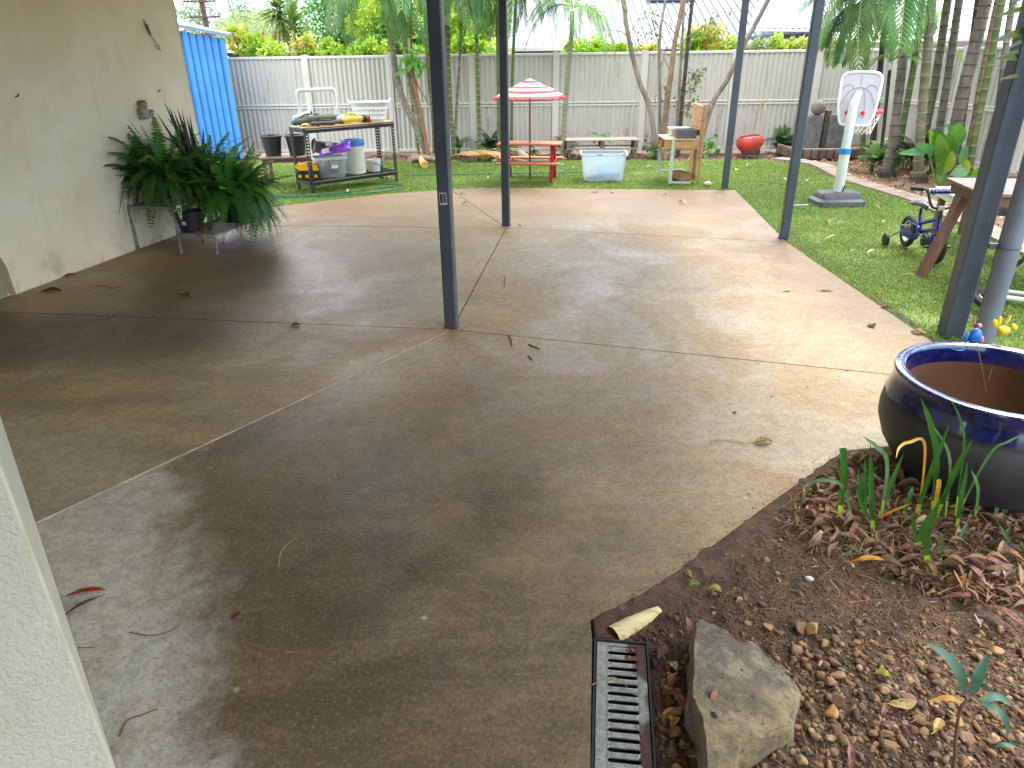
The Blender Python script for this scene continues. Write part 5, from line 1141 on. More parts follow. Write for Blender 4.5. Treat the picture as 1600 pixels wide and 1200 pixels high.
# --- metal workbench shelf and all that stands on it
m_rack = M('rack_black', L(28, 29, 32), L(36, 37, 40), 10, .45); m_ply = M('plywood', L(196, 160, 112), L(176, 140, 94), 5, .6, .1, 40, streak=(1, 6, 1)); m_wire_s = M('shelf_wire', L(34, 34, 38), rough=.5)
BW, BD, BH = 1.36, .42, .82; wb0 = Vector((-2.62, 9.58)); wrot = math.atan2(.67, .74)
wb = thing('work_bench', 'black steel workbench rack with plywood top and wire lower shelf on the lawn', 'workbench', (wb0.x, wb0.y, 0), wrot)
for x in (0, BW):
    for y in (0, BD):
        u = MB(); sx_, sy_ = (1 if x == 0 else -1), (1 if y == 0 else -1)
        # angle section with punched slots: strips with ladder-like rungs
        for ax in (0, 1):
            L_ = .045
            for k_ in (0.004, L_ - .004):
                cx = x + (sx_ * k_ if ax == 0 else 0); cy = y + (sy_ * k_ if ax == 1 else 0); u.box((cx, cy, BH / 2), (.010 if ax == 0 else .003, .003 if ax == 0 else .010, BH))
            nr_ = 21
            for i in range(nr_ + 1):
                z = BH * i / nr_; cx = x + (sx_ * L_ / 2 if ax == 0 else 0); cy = y + (sy_ * L_ / 2 if ax == 1 else 0); u.box((cx, cy, min(max(z, .012), BH - .012)), (L_ - .014 if ax == 0 else .0026, .0026 if ax == 0 else L_ - .014, .022))
        u.build('upright', m_rack, wb)
for z in (BH - .03, .135):
    for y in (-.004, BD + .004):
        b = MB(); b.box((BW / 2, y, z), (BW, .016, .026), bev=.004).box((BW / 2, y, z - .024), (BW, .010, .02)).build('beam', m_rack, wb)
    for x in (-.004, BW + .004): MB().box((x, BD / 2, z), (.014, BD - .02, .05)).build('beam', m_rack, wb)
MB().box((BW / 2, BD / 2, BH - .002), (BW - .01, BD - .01, .014), bev=.003).build('tabletop', m_ply, wb)
g = MB()
for i in range(1, 46): g.beam((BW * i / 46, .01, .152), (BW * i / 46, BD - .01, .152), .005, .005)
for i in range(1, 6): g.beam((.01, BD * i / 6, .147), (BW - .01, BD * i / 6, .147), .006, .006)
g.build('wire_shelf', m_wire_s, wb, kind='stuff')
def wbp(x, y, z=0): v = Vector((x, y)); c_, s_ = math.cos(wrot), math.sin(wrot); return Vector((wb0.x + x * c_ - y * s_, wb0.y + x * s_ + y * c_, z))
TOP, LOW = BH + .006, .156
m_pvc = M('pvc_white', L(226, 228, 230), L(214, 216, 218), 8, .35)
t = thing('pvc_frame', 'white plastic pipe frame standing on top of the workbench', 'pipe frame', tuple(wbp(.14, .33, TOP)), wrot)
for x in (0, .53): MB().tube([(x, 0, 0), (x, 0, .38)], .022, 12).build('pipe', m_pvc, t, smooth=True); MB().tube([(x, 0, .35), (x, 0, .405), (x + (.02 if x == 0 else -.02), 0, .428), (x + (.07 if x == 0 else -.07), 0, .43)], .028, 12).build('elbow', m_pvc, t, smooth=True)
MB().tube([(.04, 0, .43), (.49, 0, .43)], .022, 12).build('pipe', m_pvc, t, smooth=True)
m_gbag = M('bag_olive', L(92, 100, 82), L(70, 78, 62), 9, .8, .4, 30); m_bagcap = M('bag_blue_end', L(52, 110, 146), L(40, 92, 128), 12, .7); m_bagd = M('bag_dark', L(62, 58, 58), L(78, 72, 70), 9, .8, .3, 30)
def sack(name, a, b, r0, r1, mat, label, cat, n=14, wr=.12, sq=.8, cap=None, seed=1):
    r = random.Random(seed); A, B = wbp(*a), wbp(*b); o = (A + B) / 2; o.z = min(A.z, B.z) - min(r0, r1) * sq; mb = MB(); pts = []; rs = []
    for i in range(n + 1):
        t_ = i / n; p = A.lerp(B, t_); p.z += r.uniform(-.006, .006); pts.append(p - o); e = min(1, math.sin(math.pi * (.08 + .86 * t_)) * 2.2); rs.append((r0 + (r1 - r0) * t_) * e * (1 + r.uniform(-wr, wr)))
    mb.tube(pts, rs, 12, sq=sq); k_ = len(mb.f)
    if cap:
        for i in range(12 * 1): mb.m[i] = 1
        mb.m[-2] = 1
    th = thing(name, label, cat, tuple(o)); mb.build('bag', [mat] + ([cap] if cap else []), th, smooth='soft')
    st_ = MB(); st_.tube([pts[3] + Vector((0, 0, rs[3] * sq)), (pts[6] + pts[3]) / 2 + Vector((0, 0, r1 * sq + .02)), pts[9] + Vector((0, 0, rs[9] * sq + .003))], .007, 5).build('strap', m_black, th); return th
sack('chair_bag', (-.03, .26, TOP + .05), (.56, .20, TOP + .085), .052, .085, m_gbag, 'olive green rolled chair bag with blue end on the workbench', 'bag', cap=m_bagcap, seed=3)
sack('umbrella_bag', (.12, .06, TOP + .032), (.64, .08, TOP + .035), .034, .038, m_bagd, 'long dark brown bag lying in front of the olive bag', 'bag', wr=.06, seed=5)
t = thing('yellow_tool', 'yellow power tool with black and red nose on the workbench', 'power tool', tuple(wbp(.60, .09, TOP)), wrot)
m_yel = M('tool_yellow', L(224, 206, 40), L(206, 186, 34), 10, .4); m_redp = M('tool_red', L(196, 70, 56), L(180, 60, 48), 20, .5)
MB().tube([(-.01, 0, .05), (.06, 0, .055), (.2, 0, .055), (.3, .01, .055), (.34, .01, .055)], [.04, .048, .042, .035, .03], 12, sq=.95).build('body', m_yel, t, smooth='soft')
MB().tube(poly_smooth([(.05, 0, .09), (.09, 0, .125), (.19, 0, .125), (.25, 0, .09)], 3), .013, 8).build('handle', m_yel, t, smooth='soft')
MB().tube([(.33, .01, .055), (.37, .01, .055)], [.04, .044], 12).build('nose', m_black, t, smooth='soft'); MB().tube([(.372, .01, .055), (.44, .012, .06)], [.04, .036], 12).build('red_tip', m_redp, t, smooth='soft')
o = thing('white_tube', 'short white tube lying behind the olive bag', 'tube', tuple(wbp(.12, .3, TOP + .1)), wrot); MB().tube([(-.1, 0, 0), (.14, 0, .055)], [.025, .03], 12).build('barrel', m_pvc, o, smooth='soft'); MB().tube([(.14, 0, .055), (.165, 0, .06)], .024, 12).build('end_plug', m_bagcap, o)
o = thing('white_tool', 'white cordless tool behind the yellow tool', 'tool', tuple(wbp(.63, .24, TOP)), wrot); MB().tube([(0, 0, .06), (.1, 0, .08), (.17, 0, .085)], [.03, .034, .026], 10).build('body', m_pvc, o, smooth='soft'); MB().tube([(.02, 0, .07), (-.02, 0, .002)], [.02, .024], 8).build('handle', m_pvc, o, smooth='soft')
o = thing('blue_bowl', 'blue plastic bowl behind the white pipe on the workbench', 'bowl', tuple(wbp(.66, .36, TOP)), wrot); m_blue = M('plastic_blue', L(30, 130, 205), L(24, 116, 190), 10, .35)
b = MB(); b.lathe([(0, .002), (.06, .003), (.085, .09), (.09, .1), (.08, .1), (.055, .01), (0, .008)], 20); b.build('bowl', m_blue, o, smooth='soft'); MB().tube([(.085 * math.cos(x), .085 * math.sin(x), .1) for x in np.linspace(0, 6.283, 21)], .006, 5).build('rim', m_blue, o)
o = thing('pink_sponge', 'crumpled pink cloth on the workbench left of the basket', 'cloth', tuple(wbp(.80, .28, TOP)), wrot); b = MB(); b.ball((0, 0, .05), (.05, .04, .055), 10, 8, jit=.16).build('cloth', M('cloth_pink', L(226, 150, 132), L(200, 120, 104), 20, .9), o, smooth='soft')
o = thing('peaked_cap', 'small black cap in front of the laundry basket', 'cap', tuple(wbp(1.0, .10, TOP)), wrot); b = MB(); b.lathe([(.05, 0), (.05, .03), (.035, .06), (0, .068)], 14); b.build('crown', m_bagd, o, smooth='soft'); MB().prism([(-.05, -.03), (.0, -.09), (.05, -.03)], .001, .006).build('peak', m_bagd, o)  # black cap with crown and peak
o = thing('loose_papers', 'pale crumpled papers at the left front of the workbench', 'papers', tuple(wbp(.05, .05, TOP)), wrot)
for i in range(4):
    v, f = leaf_np(.13, .035, .6, .12, twist=.6); b = MB(); b.add(v.tolist(), f.tolist()); x = b.build('sheet', m_tagw if i % 2 else m_ply, o); x.location = (-.02 + .05 * i, .01 * i, .008); x.rotation_euler = (.1, 0, .5 * i)
# laundry basket
m_bask = M('basket_white', L(220, 226, 226), L(208, 214, 214), 10, .4)
t = thing('laundry_basket', 'white slotted plastic laundry basket on the right end of the workbench', 'laundry basket', tuple(wbp(1.13, .21, TOP)), wrot - .5)
def rrect(a, b, r, n=4):
    out = []
    for cx, cy, s in ((a - r, b - r, 0), (-(a - r), b - r, 1), (-(a - r), -(b - r), 2), (a - r, -(b - r), 3)):
        for i in range(n + 1): an = math.pi / 2 * (s + i / n); out.append((cx + r * math.cos(an), cy + r * math.sin(an)))
    return out
def ring_at(f): return rrect(.185 + .08 * f, .125 + .055 * f, .06 + .02 * f, 5)
bandm = MB(); levels = [(0.0, .14), (.34, .40), (.58, .64), (.80, 1.0)]; Hb = .25
for f0, f1 in levels:
    r0_, r1_ = ring_at(f0), ring_at(f1); n = len(r0_); bandm.add([(p[0], p[1], Hb * f0) for p in r0_] + [(p[0], p[1], Hb * f1) for p in r1_] + [(p[0] * .975, p[1] * .975, Hb * f0) for p in r0_] + [(p[0] * .975, p[1] * .975, Hb * f1) for p in r1_], [(i, (i + 1) % n, n + (i + 1) % n, n + i) for i in range(n)] + [(2 * n + (i + 1) % n, 2 * n + i, 3 * n + i, 3 * n + (i + 1) % n) for i in range(n)])
bandm.build('band', m_bask, t); MB().prism(ring_at(.02), .0, .006).build('bottom', m_bask, t)
slm = MB()
for f0, f1 in ((.14, .34), (.40, .58), (.64, .80)):
    r0_, r1_ = ring_at(f0), ring_at(f1); n = len(r0_)
    def along(rg, s):
        Ls = [math.dist(rg[i], rg[(i + 1) % n]) for i in range(n)]; tot = sum(Ls); s *= tot
        for i in range(n):
            if s <= Ls[i]: k_ = s / max(Ls[i], 1e-9); return Vector((rg[i][0] + (rg[(i + 1) % n][0] - rg[i][0]) * k_, rg[i][1] + (rg[(i + 1) % n][1] - rg[i][1]) * k_))
            s -= Ls[i]
        return Vector(rg[0])
    for i in range(44):
        a_, b_ = along(r0_, i / 44), along(r1_, i / 44); slm.beam((a_.x, a_.y, Hb * f0 - .004), (b_.x, b_.y, Hb * f1 + .004), .010, .005, up=(a_.x, a_.y, 0))
slm.build('slat_row', m_bask, t, kind='stuff')
rm = MB(); rg = ring_at(1.03); rm.tube([(p[0], p[1], Hb) for p in rg + [rg[0]]], .009, 6).build('rim', m_bask, t, smooth='soft')
for s in (-1, 1): MB().tube(poly_smooth([(s * .265, -.055, Hb), (s * .285, -.05, Hb + .025), (s * .29, 0, Hb + .032), (s * .285, .05, Hb + .025), (s * .265, .055, Hb)], 3), .009, 6).build('handle', m_bask, t, smooth='soft')
# lower shelf: toy truck
t = thing('toy_truck', 'yellow toy dump truck on the lower shelf of the workbench', 'toy truck', tuple(wbp(.10, .22, LOW)), wrot - .75)
m_ty = M('toy_yellow', L(236, 172, 26), L(222, 156, 20), 10, .4); m_tyre = M('tyre_black', L(26, 26, 27), L(36, 36, 36), 40, .8, .4, 80)
b = MB(); tb = [(-.17, .17), (-.13, .20), (.02, .20), (.045, .205), (.03, .12), (-.10, .12)]
b.add([(x, -.075, z) for x, z in tb] + [(x, .075, z) for x, z in tb], [(0, 1, 2, 3, 4, 5), (11, 10, 9, 8, 7, 6), (0, 5, 11, 6), (5, 4, 10, 11), (4, 3, 9, 10), (0, 6, 7, 1), (1, 7, 8, 2), (2, 8, 9, 3)]).build('tipper', m_ty, t)
MB().box((-.01, 0, .09), (.30, .08, .04), bev=.006).box((.10, 0, .125), (.06, .11, .05)).build('chassis', m_black, t)
b = MB(); b.box((.10, 0, .15), (.075, .12, .08), bev=.01).build('cab', m_ty, t); MB().box((.139, 0, .165), (.003, .10, .04)).build('windscreen', m_hole, t); MB().box((.04, 0, .212), (.16, .13, .012)).build('canopy', m_ty, t)
for x in (-.10, -.005, .115):
    for y in (-.075, .075):
        b = MB(); b.tube([(x, y - .025, .05), (x, y + .025, .05)], .05, 18); w_ = b.build('wheel', m_tyre, t, smooth=True); s = 1 if y > 0 else -1; MB().tube([(x, y + s * .012, .05), (x, y + s * .028, .05)], [.027, .022], 12).build('hub', m_ty, w_)
# clear plastic tub, with a bag on it
def plastic_clear(name, c, tr=.55):
    k = NB(name); k.set(base=c, rough=.25); a_ = k.n('ShaderNodeBsdfTransparent'); a_.inputs[0].default_value = (.92, .95, .97, 1); mx = k.n('ShaderNodeMixShader'); mx.inputs[0].default_value = tr
    tl = k.n('ShaderNodeBsdfTranslucent'); tl.inputs[0].default_value = c; m2 = k.n('ShaderNodeMixShader'); m2.inputs[0].default_value = .45; k.l(k.b.outputs[0], m2.inputs[1]); k.l(tl.outputs[0], m2.inputs[2]); k.l(m2.outputs[0], mx.inputs[1]); k.l(a_.outputs[0], mx.inputs[2]); k.l(mx.outputs[0], k.out.inputs[0]); return k.m
m_clear = plastic_clear('tub_clear', L(176, 188, 194), .5); m_frost = plastic_clear('tub_frosted', L(196, 216, 230), .42)
def tub(t, a, b, h, fl, mat, rim):
    r0_, r1_ = rrect(a, b, .04), rrect(a * fl, b * fl, .045); n = len(r0_); mb = MB(); mb.add([(p[0], p[1], .004) for p in r0_] + [(p[0], p[1], h) for p in r1_], [tuple(range(n))[::-1]] + [(i, (i + 1) % n, n + (i + 1) % n, n + i) for i in range(n)]); mb.build('tub_shell', mat, t, smooth='soft')
    ro = rrect(a * fl + .018, b * fl + .018, .05); ri = rrect(a * fl - .002, b * fl - .002, .045); k_ = MB(); k_.add([(p[0], p[1], h - .03) for p in ro] + [(p[0], p[1], h + .002) for p in ro] + [(p[0], p[1], h + .002) for p in ri], [(i, (i + 1) % n, n + (i + 1) % n, n + i) for i in range(n)] + [(n + i, n + (i + 1) % n, 2 * n + (i + 1) % n, 2 * n + i) for i in range(n)]); k_.build('tub_rim', rim, t, smooth='soft')
m_rimc = M('tub_rim_clear', L(186, 196, 200), rough=.3); m_stuffg = M('stored_cloth', L(104, 112, 112), L(150, 156, 154), 6, .9, c3=L(70, 74, 76))
t = thing('storage_tub', 'clear grey plastic tub packed with things on the lower shelf', 'storage tub', tuple(wbp(.40, .20, LOW)), wrot - .35)
tub(t, .185, .135, .27, 1.14, m_clear, m_rimc)
b = MB(); r_ = random.Random(4)
for i in range(9): b.ball((r_.uniform(-.11, .11), r_.uniform(-.07, .07), r_.uniform(.06, .19)), (r_.uniform(.05, .08), r_.uniform(.04, .06), r_.uniform(.04, .06)), 10, 7, jit=.1)
b.build('contents', m_stuffg, t, smooth='soft')
b = MB(); b.box((.05, -.146, .165), (.09, .002, .08), (-.12, 0, 0), 0).box((.05, -.139, .105), (.085, .002, .018), (-.12, 0, 0), 1)
for i in range(6): b.box((.018 + i * .0135, -.1415, .106), (.008, .002, .012 if i % 2 else .016), (-.12, 0, 0), 2)
b.build('label', [m_tagw, m_tagw, M('label_ink', L(40, 44, 62))], t); MB().tube([(0, -.157, .25), (0, -.160, .215), (.09, -.160, .215), (.09, -.157, .25)], .004, 5).build('latch', m_rimc, t)
m_pur = M('bag_purple', L(140, 78, 200), L(112, 58, 172), 9, .35, .2, 20); m_bgrey = M('bag_charcoal', L(66, 72, 76), L(50, 54, 58), 8, .4, .2, 20); m_bwhite = M('bag_print', L(222, 214, 232), rough=.4)
t = thing('feed_bag', 'crumpled charcoal and purple plastic bag lying on the clear tub', 'bag', tuple(wbp(.42, .2, LOW + .276)), wrot - .5)
def slab_bag(mb, pts, th, mi):
    n = len(pts); r = random.Random(n); mb.add([(x, y, z + th * .5 * (.8 + .4 * r.random())) for x, y, z in pts] + [(x, y, z - th * .5) for x, y, z in pts], [tuple(range(n)), tuple(range(2 * n - 1, n - 1, -1))] + [(i, n + i, n + (i + 1) % n, (i + 1) % n) for i in range(n)], mi)
def pillow(name, poly_fn, mat, parent, nu=16, nv=8, amp=.012, seed=1):
    r = np.random.RandomState(seed); ns = r.rand(nu + 1, nv + 1); mb = MB(); 
    for sgn in (1, -1):
        vs = []; 
        for i in range(nu + 1):
            for j in range(nv + 1):
                u, v = i / nu, j / nv; p, n_, th = poly_fn(u, v); e = (max(0, 1 - (2 * u - 1) ** 6) * max(0, 1 - (2 * v - 1) ** 4)) ** .5; q_ = Vector(p) + Vector(n_) * (sgn * (th * e) + (ns[i, j] - .5) * amp * e); vs.append(q_)
        fs = [(i * (nv + 1) + j, (i + 1) * (nv + 1) + j, (i + 1) * (nv + 1) + j + 1, i * (nv + 1) + j + 1)[::sgn] for i in range(nu) for j in range(nv)]; mb.add(vs, fs)
    return mb.build(name, mat, parent, smooth='soft')
def charf(u, v): x = -.2 + .40 * u; return ((x, -.11 + .02 * u + .2 * v, .04 + .13 * v * (1 - .5 * u) + .02), (0, -.55, .83), .045)
pillow('bag_body', charf, m_bgrey, t, seed=2)
def purf(u, v): x = -.13 + .42 * u; return ((x, -.17 - .0 * u + .10 * v, .012 + .055 * u + (.075 + .05 * u) * v), (0, -.75, .66), .024)
pillow('purple_end', purf, m_pur, t, amp=.02, seed=5)
pillow('print_patch', lambda u, v: ((-.09 + .13 * u, -.184 + .05 * v, .045 + .02 * u + .055 * v), (0, -.75, .66), .014), m_bwhite, t, 6, 4, .004, 7)
pillow('emblem', lambda u, v: ((.005 + .045 * u, -.186 + .03 * v, .072 + .045 * v), (0, -.75, .66), .014), m_bgrey, t, 6, 4, .002, 8)
pillow('print_patch', lambda u, v: ((-.03 + .085 * u, -.075 + .03 * v, .135 + .03 * v), (0, -.55, .83), .046), m_bwhite, t, 6, 4, .004, 9)
MB().tube(poly_smooth([(-.2, -.1, .05), (-.215, 0, .12), (-.2, .06, .19), (-.16, .08, .215)], 3), .013, 7).build('rolled_hem', m_black, t, smooth='soft')
m_drum = M('drum_white', L(222, 222, 216), L(208, 207, 200), 4, .4, dirt=(L(160, 152, 136), 9, .68))
t = thing('lidded_drum', 'round white plastic drum with a bright blue lid', 'drum', tuple(wbp(.80, .20, LOW)), wrot)
b = MB(); b.lathe([(0, .002), (.138, .003), (.146, .015), (.143, .03), (.143, .06), (.147, .065), (.147, .30), (.150, .33), (.158, .335), (.158, .355), (.146, .36), (.146, .385)], 32); b.build('barrel', m_drum, t, smooth=True)
b = MB(); b.lathe([(.152, .375), (.157, .38), (.157, .445), (.150, .455), (.12, .455), (.115, .44), (0, .44)], 32); b.build('lid', m_blue, t, smooth=True)
t = thing('small_bucket', 'small white bucket with a blue handle beside the drum', 'bucket', tuple(wbp(1.08, .16, LOW)), wrot)
b = MB(); b.lathe([(0, .002), (.082, .003), (.096, .15), (.102, .15), (.102, .165), (.092, .165), (.079, .01), (0, .008)], 24); b.build('pail', m_drum, t, smooth=True)
MB().tube(poly_smooth([(-.1, 0, .14), (-.03, -.1, .12), (.06, -.11, .09), (.1, 0, .14)], 4), .006, 6).build('handle', m_blue, t, smooth='soft')
t = thing('orange_bottle', 'orange bottle with black cap between drum and bucket', 'bottle', tuple(wbp(1.02, .34, LOW)), wrot); b = MB(); b.lathe([(0, .002), (.035, .003), (.037, .19), (.02, .22), (.018, .235)], 16); b.build('bottle', M('bottle_orange', L(226, 92, 40), rough=.4), t, smooth=True); b = MB(); b.lathe([(.022, .232), (.022, .265), (0, .27)], 12); b.build('cap', m_black, t)
g = G(606, 281); b = MB(); b.ball((0, 0, .033), .033, 14, 10); solo(b, 'old_ball', M('ball_tan', L(176, 168, 120), L(150, 142, 100), 30, .9), 'worn tan ball on the lawn under the workbench', 'ball', (g.x, g.y, 0), smooth='soft')
# stool with two black buckets
m_wd = M('stool_timber', L(122, 84, 62), L(98, 66, 48), 6, .55, .1, 40, streak=(1, 8, 1)); m_wdt = M('stool_top', L(134, 104, 88), L(112, 84, 70), 8, .5, streak=(1, 8, 1))
t = thing('low_table', 'small brown timber table behind the workbench carrying two black buckets', 'table', (-3.42, 10.12, 0), .10)
for x, y in ((.03, .03), (.03, .40), (.72, .03), (.72, .40)): MB().beam((x, y, 0), (x, y, .375), .045, .045).build('leg', m_wd, t)
MB().box((.375, .215, .39), (.84, .50, .028), bev=.006).build('tabletop', m_wdt, t); b = MB(); b.box((.375, .03, .35), (.64, .02, .05)).box((.375, .40, .35), (.64, .02, .05)).build('apron', m_wd, t)
def bucket(x, y, label):
    c_, s_ = math.cos(.10), math.sin(.10); X, Y_ = -3.42 + x * c_ - y * s_, 10.12 + x * s_ + y * c_
    t = thing('black_bucket', label, 'bucket', (X, Y_, .405), .3, 'black buckets on the low table'); b = MB(); b.lathe([(0, .002), (.105, .003), (.135, .24), (.148, .245), (.15, .265), (.14, .268), (.13, .25), (.1, .02), (0, .018)], 26); b.build('pail', m_bpot, t, smooth=True)
    MB().tube(poly_smooth([(-.145, 0, .255), (-.10, .03, .33), (0, .05, .345), (.1, .03, .30), (.145, 0, .255)], 4), .003, 5).build('wire_handle', m_pipe, t); return t
bucket(.14, .2, 'black bucket on the left end of the low brown table'); bucket(.47, .2, 'black bucket on the low table seen through the workbench frame')

# --- garden hoses on the lawn
m_hose = M('hose_green', L(36, 110, 84), L(28, 92, 70), 8, .4); m_hose2 = M('hose_teal', L(52, 128, 110), L(40, 108, 92), 8, .4)
def hose(pts, mat, label, name='garden_hose'):
    q = [G(x, y, .016) for x, y in pts]; o = q[0].copy(); b = MB(); b.tube([p - o for p in poly_smooth(q, 5)], .009, 6); return solo(b, name, mat, label, 'hose', tuple(o), smooth='soft')
hose([(395, 300), (430, 304), (470, 306), (520, 303), (575, 296), (600, 293), (630, 291), (615, 288), (560, 287)], m_hose, 'green garden hose looping in front of the workbench')
hose([(412, 308), (450, 307), (510, 306), (580, 301), (612, 296), (628, 293)], m_hose2, 'teal garden hose lying nearest the concrete edge below the workbench')
hose([(640, 273), (690, 273), (740, 272), (790, 271), (840, 270), (910, 269)], m_hose2, 'teal garden hose running behind the posts to the picnic table')

# --- kids' picnic table and its umbrella
m_pw = M('picnic_timber', L(190, 112, 70), L(168, 94, 58), 5, .55, .1, 40, streak=(1, 8, 1)); m_pr = M('picnic_red', L(176, 46, 48), L(152, 36, 40), 8, .5)
t = thing('picnic_table', 'small orange brown kids picnic table with red A frame legs on the lawn', 'picnic table', (.30, 10.47, 0), R(-9))
for i, y in enumerate((-.135, 0, .135)): MB().box((0, y, .505), (.90, .128, .022), bev=.004).build('plank', m_pw, t)
for y in (-.33, .33): MB().box((0, y, .27), (.90, .14, .022), bev=.004).build('seat', m_pw, t)
for x in (-.33, .33):
    for s in (-1, 1): MB().beam((x, s * .10, .495), (x, s * .27, 0), .022, .05, up=(1, 0, 0)).build('leg', m_pr if s else m_pr, t)
    MB().box((x + .024, 0, .245), (.022, .74, .045)).build('crossbar', m_pr, t); MB().box((x + .024, 0, .475), (.022, .36, .035)).build('crossbar', m_pr, t)
b = MB(); b.box((0, 0, .24), (.62, .02, .03)).build('stretcher', m_pw, t)
m_stripe_r = M('canopy_red', L(196, 84, 96), L(180, 70, 84), 6, .8, .1, 40, trans=.3); m_stripe_w = M('canopy_white', L(240, 232, 230), L(228, 220, 218), 6, .8, .1, 40, trans=.3); m_upole = M('umbrella_pole', L(134, 76, 50), L(112, 60, 40), 12, .5)
t = thing('striped_umbrella', 'red and white striped kids umbrella standing through the picnic table', 'umbrella', (.30, 10.47, 0), R(6))
MB().tube([(0, 0, 0), (0, 0, .66)], .0145, 10).build('pole', m_upole, t, smooth=True); MB().tube([(0, 0, .66), (0, 0, 1.27)], .0125, 10).build('pole', m_upole, t, smooth=True); MB().tube([(0, 0, .62), (0, 0, .67)], .019, 10).build('pole_sleeve', m_pipe, t, smooth=True)
def canopy(r0, r1, z0, z1, nb, first, name, drop=.0, curve=.03, hole=0.0):
    mb = MB(); n = 6; sub = 4; rows = []
    for i in range(nb + 1):
        f = hole + (1 - hole) * i / nb; row = []
        for k in range(n):
            a0, a1 = 2 * math.pi * k / n, 2 * math.pi * (k + 1) / n
            for s in range(sub):
                u = s / sub; p = Vector((math.cos(a0), math.sin(a0), 0)).lerp(Vector((math.cos(a1), math.sin(a1), 0)), u); rr_ = r0 + (r1 - r0) * f; sag = -.022 * f * math.sin(math.pi * u) ; row.append((p.x * rr_, p.y * rr_, z0 + (z1 - z0) * f + curve * math.sin(math.pi * f) + sag * .0 + (.02 * f * math.sin(math.pi * u) if i == nb else 0)))
        rows.append(row)
    m_ = n * sub; vs = [p for r in rows for p in r]
    for i in range(nb): pass
    b0 = len(mb.v); mb.v += vs
    for i in range(nb):
        for k in range(m_): mb.f.append([b0 + i * m_ + k, b0 + i * m_ + (k + 1) % m_, b0 + (i + 1) * m_ + (k + 1) % m_, b0 + (i + 1) * m_ + k]); mb.m.append((i + first) % 2)
    return mb.build(name, [m_stripe_r, m_stripe_w], t)
can = canopy(.0, .52, 1.315, 1.10, 7, 0, 'canopy', hole=.2); canopy(.0, .20, 1.345, 1.255, 3, 1, 'vent_cap', curve=.01)
vl = MB(); pts6 = [(.52 * math.cos(2 * math.pi * k / 6), .52 * math.sin(2 * math.pi * k / 6)) for k in range(6)]
for k in range(6): a_, b_ = pts6[k], pts6[(k + 1) % 6]; vl.add([(a_[0], a_[1], 1.102), (b_[0], b_[1], 1.102), (b_[0], b_[1], 1.085), (a_[0] * .6 + b_[0] * .4, a_[1] * .6 + b_[1] * .4, 1.083), (a_[0], a_[1], 1.085)], [(0, 1, 2, 3, 4)])
vl.build('hem', m_stripe_r, t)
for k in range(6): MB().tube([(0, 0, 1.30), (pts6[k][0] * .97, pts6[k][1] * .97, 1.105)], .004, 5).build('rib', m_upole, t)

# --- frosted storage tub on the lawn
t = thing('frosted_tub', 'translucent whitish storage tub with toys inside, on the lawn', 'storage tub', (1.345, 10.42, 0), R(-4))
m_rimw = M('tub_rim_white', L(216, 228, 236), rough=.35)
tub(t, .27, .17, .375, 1.16, m_frost, m_rimw)
b = MB(); r_ = random.Random(9)
for i in range(7): b.ball((r_.uniform(-.18, .2), r_.uniform(-.08, .08), r_.uniform(.05, .12)), (.08, .06, .05), 10, 7, jit=.1)
b.build('toys_blue', M('toy_blue', L(84, 140, 190), L(60, 110, 170), 6, .5), t, smooth='soft'); b = MB(); b.ball((-.22, -.11, .07), .045, 12, 9).build('toy_ball', M('toy_pink', L(222, 130, 130), rough=.5), t, smooth='soft')
MB().tube([(-.24, -.12, .10), (.28, -.06, .37)], .016, 8).build('toy_bat', M('toy_grey', L(150, 160, 150), rough=.6), t, smooth='soft'); MB().tube([(-.1, -.1, .12), (-.04, -.11, .17), (.04, -.1, .1), (.1, -.12, .05)], .012, 6).build('toy_hoop', M('toy_lime', L(186, 196, 140), rough=.6), t, smooth='soft')
for x0, x1 in ((-.10, -.03), (.24, .30)): MB().box(((x0 + x1) / 2, -.213, .365), (x1 - x0, .012, .014), bev=.003).build('latch', m_blue, t)

# --- low pallet bench
m_grey = M('weathered_timber', L(160, 150, 138), L(130, 120, 108), 6, .85, .25, 40, streak=(1, 9, 3), c3=L(112, 100, 88)); m_gdark = M('weathered_edge', L(112, 102, 90), L(90, 80, 70), 8, .9, .2, 40)
t = thing('pallet_bench', 'low weathered grey pallet bench in front of the back fence', 'bench', (1.0, 12.75, 0), R(-2))
for i in range(5): MB().box((.62, .06 + i * .10, .285), (1.28, .092, .02), (0, 0, 0), bev=.003).build('plank', m_grey, t)
for x in (.04, .62, 1.2): MB().box((x, .27, .215), (.06, .5, .12)).build('bearer', m_gdark, t)
for y in (.03, .5): MB().box((.62, y, .148), (1.24, .08, .016)).build('plank', m_grey, t)
for x in (.05, 1.19):
    for y in (.05, .48): MB().box((x, y, .07), (.045, .045, .14)).build('leg', m_gdark, t)

# --- pallet mud kitchen
m_pine = M('pine_timber', L(196, 158, 110), L(172, 130, 84), 5, .65, .15, 40, streak=(2, 2, 8), c3=L(150, 104, 62)); m_pine2 = M('pine_top', L(204, 176, 138), L(180, 150, 112), 5, .65, .15, 40, streak=(2, 9, 2)); m_mint = M('leg_paint', L(192, 204, 196), L(180, 192, 184), 8, .6)
t = thing('mud_kitchen', 'childs play kitchen of pine pallet boards with a tall backboard', 'play kitchen', (2.10, 9.96, 0), R(-2))
for i in range(4): MB().box((.475, .30, .665 + i * .098), (.022, .64, .093), bev=.003).build('plank', m_pine, t)
for y in (.0, .60): MB().box((.503, y, .51), (.032, .05, 1.02)).build('upright', m_pine, t)
for i in range(6): MB().box((.235, .05 + i * .105, .580), (.46, .097, .018), bev=.002).build('plank', m_pine2, t)
for y in (.02, .30, .58): MB().box((.23, y, .51), (.45, .04, .10)).build('bearer', m_pine, t)
for x in (.02, .24): pass
